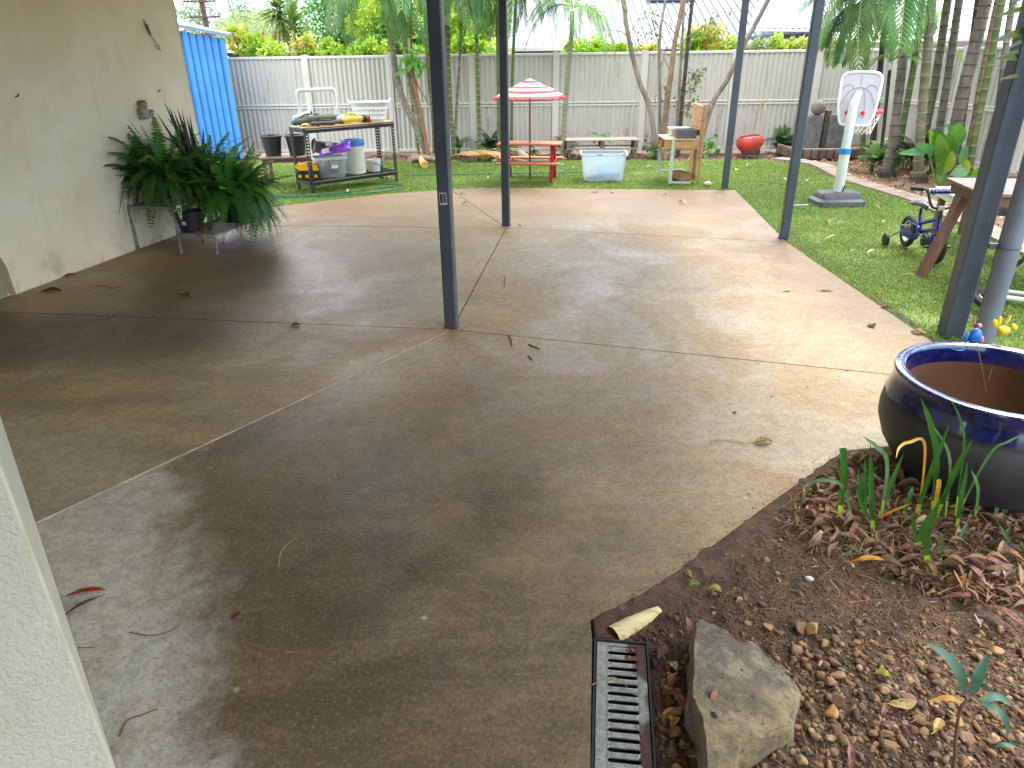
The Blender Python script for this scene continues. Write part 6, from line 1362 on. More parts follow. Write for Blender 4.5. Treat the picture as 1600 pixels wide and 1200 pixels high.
for y in (.07, .19, .42, .55): MB().box((.23, y, .452), (.45, .08, .014)).build('plank', m_pine, t)
MB().box((.115, .0, .285), (.042, .03, .57)).build('leg', m_mint, t); MB().box((.045, .56, .26), (.042, .03, .5)).build('leg', m_mint, t); MB().box((.26, .0, .018), (.28, .03, .034)).build('rail', m_mint, t); MB().box((.24, .56, .10), (.36, .02, .03)).build('rail', m_mint, t)
for i in range(4): MB().box((.455, .03 + i * .052, .245), (.016, .046, .40), bev=.002).build('panel_board', m_pine, t)
m_tubg = M('tub_grey', L(104, 108, 114), L(92, 96, 102), 9, .5); m_tubw = M('tub_pale', L(196, 204, 206), rough=.45)
def basin(x, y, a, b_, h, mat, label, rz=0):
    c_, s_ = math.cos(R(-2)), math.sin(R(-2)); tt = thing('play_basin', label, 'basin', (2.10 + x * c_ - y * s_, 9.96 + x * s_ + y * c_, .590), rz)
    ro, ri = rrect(a * .86, b_ * .86, .03), rrect(a, b_, .035); rn_ = rrect(a * .93, b_ * .93, .03); rb_ = rrect(a * .80, b_ * .8, .03); n = len(ro); mb = MB()
    mb.add([(p[0], p[1], .001) for p in ro] + [(p[0], p[1], h) for p in ri] + [(p[0], p[1], h) for p in rn_] + [(p[0], p[1], .012) for p in rb_], [tuple(range(n))[::-1]] + [(i, (i + 1) % n, n + (i + 1) % n, n + i) for i in range(n)] + [(n + i, n + (i + 1) % n, 2 * n + (i + 1) % n, 2 * n + i) for i in range(n)] + [(2 * n + i, 2 * n + (i + 1) % n, 3 * n + (i + 1) % n, 3 * n + i) for i in range(n)] + [tuple(range(3 * n, 4 * n))]); mb.build('basin', mat, tt, smooth='soft')
    rm_ = rrect(a + .008, b_ + .008, .04); MB().tube([(p[0], p[1], h) for p in rm_ + [rm_[0]]], .006, 5).build('lip', mat, tt, smooth='soft')
basin(.30, .16, .15, .12, .105, m_tubg, 'dark grey basin nearest the front of the play kitchen'); basin(.26, .46, .13, .10, .10, m_tubw, 'pale basin behind the dark grey basin on the play kitchen')
bx = thing('planter_box', 'small two celled timber box leaning at the foot of the play kitchen', 'box', (2.42, 10.0, .0), R(10)); m_bxw = M('box_timber', L(150, 112, 84), L(128, 92, 66), 8, .7)
rt = (-.0, .10, 0)
b = MB(); b.box((-.075, .12, .10), (.014, .34, .085)).box((.075, .12, .10), (.014, .34, .085)).box((0, -.045, .10), (.136, .014, .085)).box((0, .285, .10), (.136, .014, .085)).build('side', m_bxw, bx); MB().box((0, .12, .10), (.136, .014, .08)).build('divider', m_bxw, bx); MB().box((0, .12, .052), (.164, .344, .012)).build('bottom', m_bxw, bx); b = MB(); b.box((0, .0, .023), (.15, .03, .045)).box((0, .24, .023), (.15, .03, .045)).build('foot', m_bxw, bx)
g = G(1105, 291); b = MB(); b.ball((0, 0, .03), (.06, .04, .035), 10, 7, jit=.12); solo(b, 'pale_stone', M('stone_pale', L(200, 188, 162), L(176, 160, 132), 20, .9), 'pale stone at the slab edge by the far corner post', 'stone', (g.x, g.y, 0), smooth='soft')

# --- leaning red pot
m_redpot = M('red_glaze', L(186, 66, 48), L(168, 54, 40), 7, .45, dirt=(L(130, 44, 34), 11, .68)); g = G(1172, 240)
t = thing('red_pot', 'faded red garden pot tilting in a dark base by the back fence', 'plant pot', (g.x, g.y, 0)); tl = (0, R(-9), 0)
b = MB(); b.lathe([(0, .06), (.16, .06), (.225, .14), (.232, .20), (.215, .27), (.19, .295), (.175, .292), (.18, .25), (0, .245)], 32, rot=tl); b.build('pot', m_redpot, t, smooth='soft')
b = MB(); b.disc((-.0, 0, .27), .178, 24, rot=tl); b.build('potting_mix', M('pot_gravel', L(140, 136, 128), L(112, 106, 98), 20, .9), t)
b = MB(); b.lathe([(.15, 0), (.165, .02), (.16, .09), (.14, .09)], 24); b.build('base', M('pot_base', L(58, 64, 62)), t, smooth='soft')
m_bare = M('bare_twig', L(150, 126, 92), L(120, 100, 74), 20, .8); bo = thing('bare_seedling_tree', 'thin nearly leafless sapling growing in the red pot', 'sapling', (g.x + .03, g.y, .26))
b = MB(); q = lambda x, y, d=0: P(x, y, g.y + d) - Vector((g.x + .03, g.y, .26))
b.tube([q(1178, 206), q(1181, 190), q(1183, 177)], [.009, .007, .006], 6).tube([q(1183, 178), q(1177, 170), q(1170, 164), q(1166, 158)], [.005, .004, .003, .002], 5).tube([q(1183, 177), q(1190, 167), q(1197, 158)], [.005, .003, .002], 5).tube([q(1182, 190), q(1188, 180), q(1195, 166)], [.005, .003, .002], 5).tube([q(1183, 178), q(1185, 166), q(1190, 156)], [.004, .003, .002], 5); b.build('trunk', m_bare, bo, smooth='soft')
r_ = random.Random(2); m_lf = M('sapling_leaf', L(170, 176, 110), L(146, 156, 90), 20, .6, trans=.2)
for i in range(12):
    x, y = r_.choice(((1166, 158), (1197, 158), (1190, 157), (1193, 166), (1171, 164))); v, f = leaf_np(.06, .012, .3, .1); b = MB(); b.add(v.tolist(), f.tolist()); o = b.build('leaf', m_lf, bo); o.location = q(x + r_.uniform(-5, 5), y + r_.uniform(-3, 5)); o.rotation_euler = (r_.uniform(-1, 1), r_.uniform(.2, 1.2), r_.uniform(0, 6))

# --- paver ring, pillars, ball, bowl
m_pav = M('paver_brown', L(118, 100, 90), L(96, 82, 76), 7, .9, .4, 50, orand=.2); m_pil = M('pillar_grey', L(120, 120, 120), L(98, 98, 99), 9, .9, .5, 40, dirt=(L(150, 148, 144), 8, .6)); m_ballc = M('concrete_ball', L(132, 126, 116), L(112, 106, 98), 12, .9, .4, 60)
pr_ = thing('paver_edging', 'curved low edging of upright brown pavers in the corner bed', 'edging', (5.75, 13.0, 0))
pth = poly_smooth([G(1216, 236), G(1232, 241), G(1255, 244), G(1285, 244), G(1318, 244), G(1340, 242)], 3); k_ = 0
tag(newobj('raised_bed_soil', MB().prism([p.xy for p in pth] + [Vector((6.6, 13.4)), Vector((4.9, 13.45))], -.05, .085).mesh('raised_bed_soil', m_dirt)), None, None, None, 'structure')
acc = [0];
for i in range(len(pth) - 1): acc.append(acc[-1] + (pth[i + 1] - pth[i]).length)
n = int(acc[-1] / .125)
for i in range(n):
    s = acc[-1] * (i + .5) / n; j = max(j_ for j_ in range(len(acc)) if acc[j_] <= s); j = min(j, len(pth) - 2); u = (pth[j + 1] - pth[j]).normalized(); p = pth[j] + u * (s - acc[j])
    MB().box((p.x, p.y, .035), (.112, .09, .15 + rng.uniform(-.01, .01)), (rng.uniform(-.05, .05), 0, math.atan2(u.y, u.x) + rng.uniform(-.06, .06)), bev=.008).build('paver', m_pav, pr_, world=True)
cp = MB(); cp.tube([p + Vector((0, .02, .118)) for p in pth], .025, 6, sq=.4); cp.build('capping', m_kerb, pr_, world=True)
def pillar(px, py, w, d, h, label, rz=-.08, mat=None):
    g = G(px, py, .08); b = MB(); b.box((0, 0, h / 2), (w, d, h), bev=.012); return solo(b, 'garden_pillar', mat or m_pil, label, 'pillar', (g.x, g.y + d / 2, .08), rz, 'grey garden pillars in the corner bed')
pillar(1268, 232, .26, .26, .54, 'square grey pillar carrying the concrete ball'); pillar(1304, 232, .27, .26, .56, 'square grey pillar without a ball, behind the hoop'); pillar(1287, 231, .10, .10, .62, 'thin grey slab standing between the two pillars', mat=m_gdark)
g = G(1268, 232, .08); b = MB(); b.ball((0, 0, .122), .122, 24, 16); solo(b, 'stone_ball', m_ballc, 'round concrete ball resting on the left grey pillar', 'garden ornament', (g.x + .06, g.y + .13, .621), smooth='soft')
g = G(1226, 236); b = MB(); b.lathe([(0, .002), (.10, .003), (.17, .09), (.18, .09), (.165, .085), (.1, .02), (0, .018)], 24); solo(b, 'black_bowl', m_bpot, 'shallow black bowl behind the paver edging', 'bowl', (g.x, g.y + .15, .02), smooth='soft')
for i, (px, lb) in enumerate(((1277, 'small pale pebble between the pillars'), (1283, 'small round grey pebble between the pillars'))):
    g = G(px, 231); b = MB(); b.ball((0, 0, .022), (.03, .025, .022), 8, 6, jit=.1); solo(b, 'pebble', m_ballc, lb, 'pebble', (g.x, g.y - .05, .13), smooth='soft')

# --- toy basketball hoop
m_hpole = M('hoop_pole', L(196, 206, 200), L(186, 196, 190), 6, .45); m_hbase = M('hoop_base', L(72, 76, 80), L(60, 64, 68), 9, .5); m_board = M('board_white', L(214, 214, 226), L(206, 206, 220), 4, .4); m_bedge = M('board_rim', L(232, 234, 238), rough=.35); m_bline = M('board_line', L(150, 150, 160)); m_hred = M('hoop_red', L(222, 44, 72), L(206, 36, 62), 9, .4); m_net = M('net_white', L(226, 224, 222), rough=.8)
hb = G(1306, 318); t = thing('basketball_hoop', 'toy basketball hoop with white backboard and red ring on a black base', 'basketball hoop', (hb.x, hb.y, 0), R(-43))
b = MB(); pl = rrect(.29, .20, .07); n = len(pl); b.add([(p[0], p[1], .004) for p in pl] + [(p[0] * .97, p[1] * .97, .05) for p in pl] + [(p[0] * .82 , p[1] * .74, .075) for p in pl] + [(p[0] * .78, p[1] * .68, .125) for p in pl] + [(p[0] * .70, p[1] * .58, .145) for p in pl], [(r_0 * n + i, r_0 * n + (i + 1) % n, (r_0 + 1) * n + (i + 1) % n, (r_0 + 1) * n + i) for r_0 in range(4) for i in range(n)] + [tuple(range(4 * n, 5 * n))]); o = b.build('base', m_hbase, t, smooth='soft'); o.rotation_euler.z = R(43)
MB().tube([(-.0, .0, .10), (0, 0, .60)], .058, 20).build('pole', m_hpole, t, smooth=True); MB().tube([(0, 0, .60), (0, 0, 1.06), (0, .03, 1.12), (0, .10, 1.20)], [.05, .05, .05, .042], 20).build('pole', m_hpole, t, smooth=True); MB().tube([(0, 0, .565), (0, 0, .625)], .064, 20).build('collar', m_blue, t, smooth=True)
bp = [(-.165, .90), (-.12, .865), (.12, .865), (.165, .90), (.205, 1.06), (.215, 1.32), (.195, 1.385), (.14, 1.415), (0, 1.422), (-.14, 1.415), (-.195, 1.385), (-.215, 1.32), (-.205, 1.06)]
by = .115; bpc = poly_smooth([Vector((x, 0, z)) for x, z in bp + [bp[0]]], 3)[:-1]; n = len(bpc)
b = MB(); b.add([(p.x, by, p.z) for p in bpc] + [(p.x, by + .02, p.z) for p in bpc], [tuple(range(n)), tuple(range(2 * n - 1, n - 1, -1))] + [(i, (i + 1) % n, n + (i + 1) % n, n + i)[::-1] for i in range(n)]); bo_ = b.build('backboard', m_board, t)
MB().tube([(p.x, by + .004, p.z) for p in bpc + [bpc[0]]], .016, 8).build('board_rim', m_bedge, bo_, smooth='soft')
for nm, pts in (('arc', [(-.18, 1.08), (-.12, 1.21), (0, 1.265), (.12, 1.21), (.18, 1.08)]), ('arc', [(-.10, .98), (-.075, 1.14), (-.04, 1.24)]), ('arc', [(.09, .95), (.075, 1.14), (.04, 1.25)]), ('arc', [(-.19, 1.25), (-.14, 1.29), (-.09, 1.285), (-.065, 1.25)]), ('arc', [(.19, 1.25), (.14, 1.29), (.09, 1.285), (.065, 1.25)]), ('line', [(0, 1.29), (0, 1.39)])):
    MB().tube(poly_smooth([(x, by - .001, z) for x, z in pts], 4), .0042, 5).build('raised_line', m_bline, bo_, smooth='soft')
for x in (-.03, .035): MB().tube([(x, by - .01, 1.18), (x, by + .001, 1.18)], .011, 8).build('bolt', m_bline, t)
rc_ = Vector((0, by + .30, 1.0)); RR_ = .18
b = MB(); b.tube([(RR_ * math.cos(a_), rc_.y + RR_ * math.sin(a_), rc_.z) for a_ in np.linspace(0, 2 * math.pi, 41)], .022, 8, cap=False, sq=1).build('ring', m_hred, t, smooth=True)
for x in (-.10, .09): MB().tube([(x * .9, by - .035, 1.0), (x * .9, rc_.y - RR_ * .85, 1.0)], .02, 8).build('ring_arm', m_hred, t)
nt_ = MB(); nst = 14
def netp(k, j): a_ = 2 * math.pi * (k + .5 * (j % 2)) / nst; rr_ = RR_ * (1 - .085 * j); return (rr_ * math.cos(a_), rc_.y + rr_ * math.sin(a_), rc_.z - .02 - .046 * j)
for j in range(5):
    for k in range(nst):
        nt_.tube([netp(k, j), netp(k + (j % 2), j + 1)], .0036, 4, cap=False); nt_.tube([netp(k, j), netp(k + (j % 2) - 1, j + 1)], .0036, 4, cap=False)
nt_.build('net', m_net, t, kind='stuff'); MB().tube([(.055, -.02, .14), (.075, -.03, .22)], .008, 6).build('pin', m_black, t)
MB().tube([tuple(G(1238, 321, .02) - Vector((hb.x, hb.y, 0))), tuple(G(1262, 320, .05) - Vector((hb.x, hb.y, 0)))], .008, 6).build('ground_hook', m_pvc, t).rotation_euler.z = R(43)

# --- child's blue bike with training wheels
m_bk = M('bike_blue', L(34, 30, 150), L(26, 22, 126), 9, .25, coat=.5); m_bw = M('bike_white', L(214, 214, 208), L(200, 200, 194), 9, .3, coat=.3); m_ch = M('bike_chrome', L(190, 190, 194), rough=.25, metal=.9); m_rub = M('bike_rubber', L(28, 28, 30), L(40, 40, 42), 50, .75, .3, 60); m_sad = M('bike_saddle', L(72, 76, 84), L(58, 62, 70), 9, .35); m_refl = M('reflector_amber', L(210, 130, 30), rough=.3)
def wheel(t, x, y, z, rad, tyre, mat_rim, rz=0, name='wheel', spokes=10):
    rot = Matrix.Rotation(rz, 3, 'Z'); b = MB(); C0 = Vector((x, y, z))
    ring = lambda r_, n=28: [C0 + rot @ Vector((r_ * math.cos(a_), 0, r_ * math.sin(a_))) for a_ in np.linspace(0, 2 * math.pi, n + 1)]
    b.tube(ring(rad - tyre), tyre, 8, cap=False); w = b.build(name, m_rub, t, smooth=True)
    MB().tube(ring(rad - 2 * tyre), tyre * .5, 6, cap=False).build('rim', mat_rim, w, smooth=True)
    s = MB()
    for k in range(spokes): a_ = 2 * math.pi * k / spokes; s.tube([C0 + rot @ Vector((.012 * math.cos(a_), .012 * (-1) ** k, .012 * math.sin(a_))), C0 + rot @ Vector(((rad - 2 * tyre) * math.cos(a_ + .2), 0, (rad - 2 * tyre) * math.sin(a_ + .2)))], .0018, 4, cap=False)
    s.tube([C0 + rot @ Vector((0, -.03, 0)), C0 + rot @ Vector((0, .03, 0))], .014, 10); s.build('spokes', m_ch, w, kind='stuff'); return w
def bike(label, loc, rz, paint, steer, kid=True, rot=None, fork_mat=None, big=1.0, rim=None):
    t = thing('kids_bike', label, 'bicycle', loc, rz); 
    if rot: t.rotation_euler = rot
    wr, ty = .143 * big, .024; wb_ = .60 * big; H_ = wr
    wheel(t, 0, 0, H_, wr, ty, rim or m_ch)
    hx, hz = wb_ - .075 * big, .385 * big; st_ = lambda p: Matrix.Rotation(steer, 3, 'Z') @ Vector(p)
    fx = Vector((wb_ - .045 * big, 0, 0)); ax = Vector((hx, 0, hz))
    def sp_(dx, dy, z): v = st_((dx, dy, 0)); return Vector((ax.x + v.x + (hz - z) * .15, ax.y + v.y, z))
    fc = sp_(.03, 0, H_); wheel(t, fc.x, fc.y, H_, wr, ty, rim or m_ch, steer)
    fr_ = MB(); bb = Vector((.235 * big, 0, .185 * big)); stt = Vector((.165 * big, 0, .315 * big))
    fr_.tube([bb, stt], .0165, 10).tube([ax + Vector((-.012, 0, .0)), ax + Vector((.022, 0, -.13 * big))], .021, 10).tube([stt + Vector((.008, 0, -.07)), ax + Vector((-.0, 0, -.02))], .0155, 10).tube([bb, ax + Vector((.015, 0, -.10 * big))], .0185, 10)
    for s in (-1, 1): fr_.tube([bb + Vector((0, s * .012, 0)), (.10, s * .042, H_ + .004), (0, s * .045, H_)], .010, 7).tube([stt + Vector((0, s * .012, -.09)), (.08, s * .042, H_ + .10), (0, s * .045, H_)], .009, 7)
    fr_.build('frame', paint, t, smooth='soft')
    fk = MB()
    for s in (-1, 1): fk.tube([sp_(0, 0, hz - .13 * big), sp_(.012, s * .045, hz - .155 * big), sp_(.028, s * .046, H_)], .012, 8)
    fk.build('fork', fork_mat or paint, t, smooth='soft')
    pg = MB()
    for s in (-1, 1): pg.tube([sp_(.028, s * .05, H_), sp_(.028, s * .105, H_)], .012, 8)
    pg.build('axle_peg', m_black, t)
    MB().tube([stt + Vector((0, 0, -.02)), stt + Vector((-.012, 0, .065))], .0125, 8).build('seat_post', m_ch if not kid else m_black, t)
    sd_ = MB(); sc_ = stt + Vector((-.01, 0, .085)); prf = [(-.10, .055, .0), (-.085, .075, .012), (-.03, .068, .018), (.03, .034, .012), (.09, .018, .004), (.105, .010, -.004)]; vs = []
    for x, w, z in prf:
        for a_ in np.linspace(0, 2 * math.pi, 11)[:-1]: vs.append(sc_ + Vector((x, w * math.cos(a_), z + .026 * math.sin(a_) * (1 if math.sin(a_) > 0 else .8))))
    sd_.add(vs, [(i * 10 + k, i * 10 + (k + 1) % 10, (i + 1) * 10 + (k + 1) % 10, (i + 1) * 10 + k) for i in range(5) for k in range(10)] + [tuple(range(10))[::-1], tuple(range(50, 60))]); sd_.build('saddle', m_sad, t, smooth='soft')
    st0 = sp_(0, 0, hz + .01); hb_ = MB(); zt = hz + .205; lift = lambda y, z, dx=0: sp_(dx - .03 * (z - hz) / .15, y, z)
    hb_.tube([ax + Vector((-.0, 0, -.01)), sp_(-.0, 0, hz + .06)], .0125, 8).tube(poly_smooth([lift(-.225, zt + .004, -.03), lift(-.14, zt, -.01), lift(-.115, zt - .02, 0), lift(-.085, hz + .09, 0), lift(-.045, hz + .06, 0), lift(.045, hz + .06, 0), lift(.085, hz + .09, 0), lift(.115, zt - .02, 0), lift(.14, zt, -.01), lift(.225, zt + .004, -.03)], 4), .0105, 8); hb_.build('handlebar', m_black if kid else paint, t, smooth='soft')
    for s in (-1, 1): MB().tube([lift(s * .145, zt, -.012), lift(s * .24, zt + .005, -.033)], .0165, 10).build('grip', m_rub, t, smooth='soft')
    ck = MB(); ck.tube([bb + Vector((0, -.06, 0)), bb + Vector((0, .06, 0))], .012, 8).tube([bb + Vector((0, -.062, 0)), bb + Vector((-.06, -.066, .04))], .009, 6).tube([bb + Vector((0, .062, 0)), bb + Vector((.06, .066, -.04))], .009, 6); ck.build('crank', m_black, t)
    for s, dx, dz in ((-1, -.06, .04), (1, .06, -.04)): p_ = MB().box(bb + Vector((dx, s * .105, dz)), (.07, .075, .02), bev=.004).build('pedal', m_black, t); MB().box(bb + Vector((dx + .036, s * .105, dz)), (.003, .055, .012)).build('reflector', m_refl, p_)
    cg = MB(); n = 14; o1 = []
    for i in range(n + 1): a_ = math.pi * .5 + math.pi * i / n; o1.append((0 + .045 * math.cos(a_), H_ + .045 * math.sin(a_)))
    for i in range(n + 1): a_ = -math.pi * .5 + math.pi * i / n; o1.append((bb.x + .068 * math.cos(a_), bb.z + .068 * math.sin(a_)))
    m_ = len(o1); cg.add([(x, -.052, z) for x, z in o1] + [(x, -.034, z) for x, z in o1], [tuple(range(m_)), tuple(range(2 * m_ - 1, m_ - 1, -1))] + [(i, m_ + i, m_ + (i + 1) % m_, (i + 1) % m_) for i in range(m_)]); cg.build('chain_guard', paint if kid else m_black, t)
    if kid:
        for s in (-1, 1):
            MB().tube([(0, s * .05, H_), (-.015, s * .09, H_ - .02), (-.02, s * .17, .06)], .008, 6).build('stabiliser_arm', m_ch, t, smooth='soft')
            b = MB(); b.tube([(-.02, s * .17 - .014, .055), (-.02, s * .17 + .014, .055)], .055, 18); w = b.build('training_wheel', m_rub, t, smooth=True); MB().tube([(-.02, s * .17 - .017, .055), (-.02, s * .17 + .017, .055)], .026, 10).build('hub', m_black, w)
        # crossbar pad with its pale lettering and a number plate holder
        pd = MB(); pd.tube([lift(-.105, zt - .012, .0), lift(.105, zt - .012, .0)], .023, 12); pad = pd.build('bar_pad', paint, t, smooth=True)
        MB().tube([lift(-.112, zt - .012), lift(-.102, zt - .012)], .0215, 10).build('pad_end', m_bw, pad); MB().tube([lift(.102, zt - .012), lift(.114, zt - .012)], .0225, 10).build('pad_end', m_bw, pad)
        lt = MB(); e1 = (lift(.105, zt - .012) - lift(-.105, zt - .012)).normalized(); ctr = lift(0, zt - .012); 
        for sgn in (1, -1):
            nrm_ = (e1.cross(Vector((0, 0, 1))) * sgn + Vector((0, 0, .25))).normalized(); upv = nrm_.cross(e1) * sgn; o0 = ctr + nrm_ * .0236; strokes = {'D': [(0, 0, 0, 2), (0, 2, 1, 1.5), (1, 1.5, 1, .5), (1, .5, 0, 0)], 'N': [(0, 0, 0, 2), (0, 2, 1, 0), (1, 0, 1, 2)], 'T': [(.5, 0, .5, 2), (0, 2, 1, 2)], 'Y': [(0, 2, .5, 1), (1, 2, .5, 1), (.5, 1, .5, 0)], 'Z': [(0, 2, 1, 2), (1, 2, 0, 0), (0, 0, 1, 0)]}
            for i, ch in enumerate('DNNTYZ'):
                for x0_, y0_, x1_, y1_ in strokes[ch]:
                    f_ = lambda x_, y_: o0 + e1 * ((-.062 + .0215 * i + x_ * .013) * sgn) + upv * ((y_ - 1) * .006); lt.tube([f_(x0_, y0_), f_(x1_, y1_)], .0013, 4)
            for s_ in (-1, 1):
                lt.tube([o0 + e1 * (s_ * .075) + upv * .007, o0 + e1 * (s_ * .092), o0 + e1 * (s_ * .075) - upv * .007], .0018, 4)
        lt.build('lettering', m_bw, pad, kind='stuff'); MB().box(tuple(sp_(.012, -.01, hz + .065)), (.012, .052, .038), (0, 0, steer), bev=.004).build('plate', m_bw, t)
    return t
bike('childs dark blue bike with training wheels and a padded handlebar on the lawn', (3.64, 6.40, 0), math.atan2(-.58, -.06), m_bk, .0, True)
g = G(1585, 520); bike('white framed bike lying on its side on the grass behind the blue pot', (g.x + .76, g.y + .05, .04), 0, m_bw, .55, False, rot=(R(82), R(4), R(160)), big=1.25, rim=m_black)

# --- timber table, bench and the rolled mat at the right
m_tt = M('table_timber', L(124, 104, 92), L(102, 84, 74), 6, .6, .1, 40, streak=(1, 9, 2)); m_tl = M('table_leg', L(112, 74, 52), L(92, 58, 40), 6, .55, .1, 40, streak=(3, 3, .6)); m_bn = M('bench_timber', L(206, 186, 166), L(184, 162, 142), 6, .6, .1, 40, streak=(9, 1, 2))
A = G(1478, 277, .72); tv = Vector((-.19, -.98, 0)).normalized(); tu = Vector((.98, -.19, 0))
t = thing('outdoor_table', 'brown timber outdoor table with splayed legs beside the blue bike', 'table', (A.x, A.y, 0), math.atan2(tu.y, tu.x))
for i in range(7): MB().box((.55, -.06 - i * .105, .708), (1.1, .098, .024), bev=.003).build('plank', m_tt, t)
for y in (-.035, -.70): MB().box((.55, y, .66), (1.0, .03, .07)).build('apron', m_tl, t)
MB().box((.05, -.37, .66), (.03, .64, .07)).build('apron', m_tl, t)
lf = G(1439, 431) - Vector((A.x, A.y, 0)); lf = Vector((lf.dot(tu), lf.dot(-tv), 0)); c0_ = lf.copy()
MB().beam((c0_.x, c0_.y, 0), (.075, -.36 if False else c0_.y * .55 - .08, .68), .055, .07).build('leg', m_tl, t)
MB().beam((.95, -.72, 0), (.98, -.68, .68), .055, .07).build('leg', m_tl, t); MB().beam((.98, .02, 0), (.97, -.04, .68), .055, .07).build('leg', m_tl, t)
t2 = thing('low_bench', 'low timber bench with pale top behind the outdoor table', 'bench', (4.16, 7.0, 0), math.atan2(-.976, -.215))
for i in range(3): MB().box((.55, .055 + i * .11, .415), (1.2, .103, .026), bev=.003).build('plank', m_bn, t2)
b = MB(); b.box((.55, .02, .375), (1.1, .024, .05)).box((.55, .31, .375), (1.1, .024, .05)).build('apron', m_mint, t2)
for x, y in ((.08, .05), (1.0, .05), (.08, .29), (1.0, .29)): MB().box((x, y, .2), (.06, .05, .4)).build('leg', m_tl, t2)
m_mat = M('grey_felt', L(122, 122, 124), L(92, 92, 94), 26, .95, .9, 90, c3=L(150, 150, 150)); a_, b_ = G(1512, 308, .58), G(1640, 352, .40); a_.z, b_.z = .55, .55; b_ = a_ + Vector((.95, -.10, 0)); c_ = (a_ + b_) / 2
b = MB(); pts = [a_.lerp(b_, i / 16) - Vector((c_.x, c_.y, .43)) for i in range(17)]; b.tube(pts, [.085] + [.118 + rng.uniform(-.008, .008) for _ in range(15)] + [.09], 18); solo(b, 'rolled_mat', m_mat, 'rough dark grey rolled mat lying across the low bench', 'mat', (c_.x, c_.y, .43), smooth='soft')
# ================================================================ YARD PLANTING
m_tgrey = M('palm_trunk_grey', L(136, 128, 116), L(106, 99, 88), 9, .85, .3, 40, streak=(1, 1, .4), dirt=(L(180, 176, 168), 14, .6)); m_tgreen = M('palm_trunk_green', L(96, 112, 62), L(78, 96, 52), 9, .6, .1, 40); m_tgg = M('palm_trunk_olive', L(118, 116, 88), L(140, 134, 112), 9, .8, .2, 40); m_tdark = M('trunk_dark', L(74, 66, 56), L(54, 48, 42), 9, .9, .4, 40); m_tbrn = M('trunk_brown', L(132, 110, 90), L(108, 88, 72), 9, .85, .3, 40); m_tred = M('trunk_reddish', L(150, 106, 80), L(128, 88, 66), 9, .8, .2, 40)
m_ringp = M('trunk_ring_pale', L(168, 166, 148), L(150, 146, 126), 20, .8); m_ringd = M('trunk_ring_dark', L(104, 96, 86), L(88, 80, 70), 20, .85)
m_pf = M('palm_frond', L(56, 98, 42), L(86, 126, 60), 5, .6, orand=.25, trans=.25); m_pfy = M('palm_frond_light', L(118, 152, 56), L(96, 136, 48), 5, .45, orand=.22, trans=.35); m_pfd = M('palm_frond_dark', L(42, 74, 38), L(56, 90, 46), 5, .6, orand=.25, trans=.2); m_pfs = M('frond_stalk', L(128, 144, 80), L(108, 124, 66), 9, .6)
def pfrond(n, ll, lw, droop, lift, hang, seed, mat, vee=.25, fwd=.8, top=1.0):
    r = random.Random(seed); mb = MB(); N = 14; c = []
    for i in range(N + 1): t = i / N; c.append(Vector((t * (1 - .18 * droop * t * t), .03 * math.sin(t * 3 + seed), lift * t - droop * t * t)))
    mb.tube(c, [.013 * (1 - .85 * i / N) + .001 for i in range(N + 1)], 5, mi=1)
    for k in range(n):
        t = .16 + .84 * (k + .5) / n; f = t * N; i = min(N - 1, int(f)); p = c[i].lerp(c[i + 1], f - i); tg = (c[i + 1] - c[i]).normalized(); L_ = ll * (math.sin(math.pi * (t * .80 + .16)) ** .6) * r.uniform(.85, 1.1)
        for s in (-1, 1):
            sd = Vector((-tg.y, tg.x, 0)).normalized() * s; up = Vector((0, 0, 1))
            d1 = (sd + tg * (fwd + .4 * t) + up * vee).normalized(); d2 = (d1 - up * hang * r.uniform(.8, 1.25)).normalized(); d3 = (d2 - up * hang * 1.1).normalized(); m1 = p + d1 * L_ * .3; m2 = m1 + d2 * L_ * .38; tp = m2 + d3 * L_ * .34
            wv = tg.cross(d1).normalized(); wv = d1.cross(wv).normalized() * lw; 
            mb.add([p - wv * .25, p + wv * .25, m1 + wv, m1 - wv, m2 + wv * .8, m2 - wv * .8, tp], [(0, 1, 2, 3), (3, 2, 4, 5), (5, 4, 6)])
    return mb.mesh('frond', [mat, m_pfs], False)
PF = {}
for nm, mt in (('g', m_pf), ('y', m_pfy), ('d', m_pfd)): PF[nm] = [pfrond(46, .30, .0075, .55, .55, .45, 1, mt), pfrond(46, .34, .0078, .95, .6, .75, 2, mt), pfrond(44, .37, .0082, 1.25, .45, .95, 3, mt)]
def ring_trunk(pts, r0, r1, sp, mats, flare=0.0):
    c = poly_smooth(pts, 10); acc = [0.0]
    for i in range(len(c) - 1): acc.append(acc[-1] + (c[i + 1] - c[i]).length)
    T_ = acc[-1]; 
    def at(s):
        s = min(max(s, 0), T_ - 1e-6); j = max(0, min(len(c) - 2, int(np.searchsorted(acc, s)) - 1)); return c[j].lerp(c[j + 1], (s - acc[j]) / max(1e-9, acc[j + 1] - acc[j]))
    P_, R_, K_ = [], [], []; s = 0
    while s < T_:
        f = s / T_; rr_ = r0 + (r1 - r0) * f + flare * math.exp(-s / .09); 
        for ds, k_, m_ in ((0, 1.0, 0), (sp * .86, .985, 1), (sp * .89, 1.05, 1), (sp * .985, 1.05, 0)):
            if s + ds <= T_: P_.append(at(s + ds)); R_.append(rr_ * k_); K_.append(m_)
        s += sp
    mb = MB(); mb.tube(P_, R_, 10); n = 10
    for i in range(len(P_) - 1):
        for q in range(n): mb.m[i * n + q] = K_[i]
    return mb, c[-1]
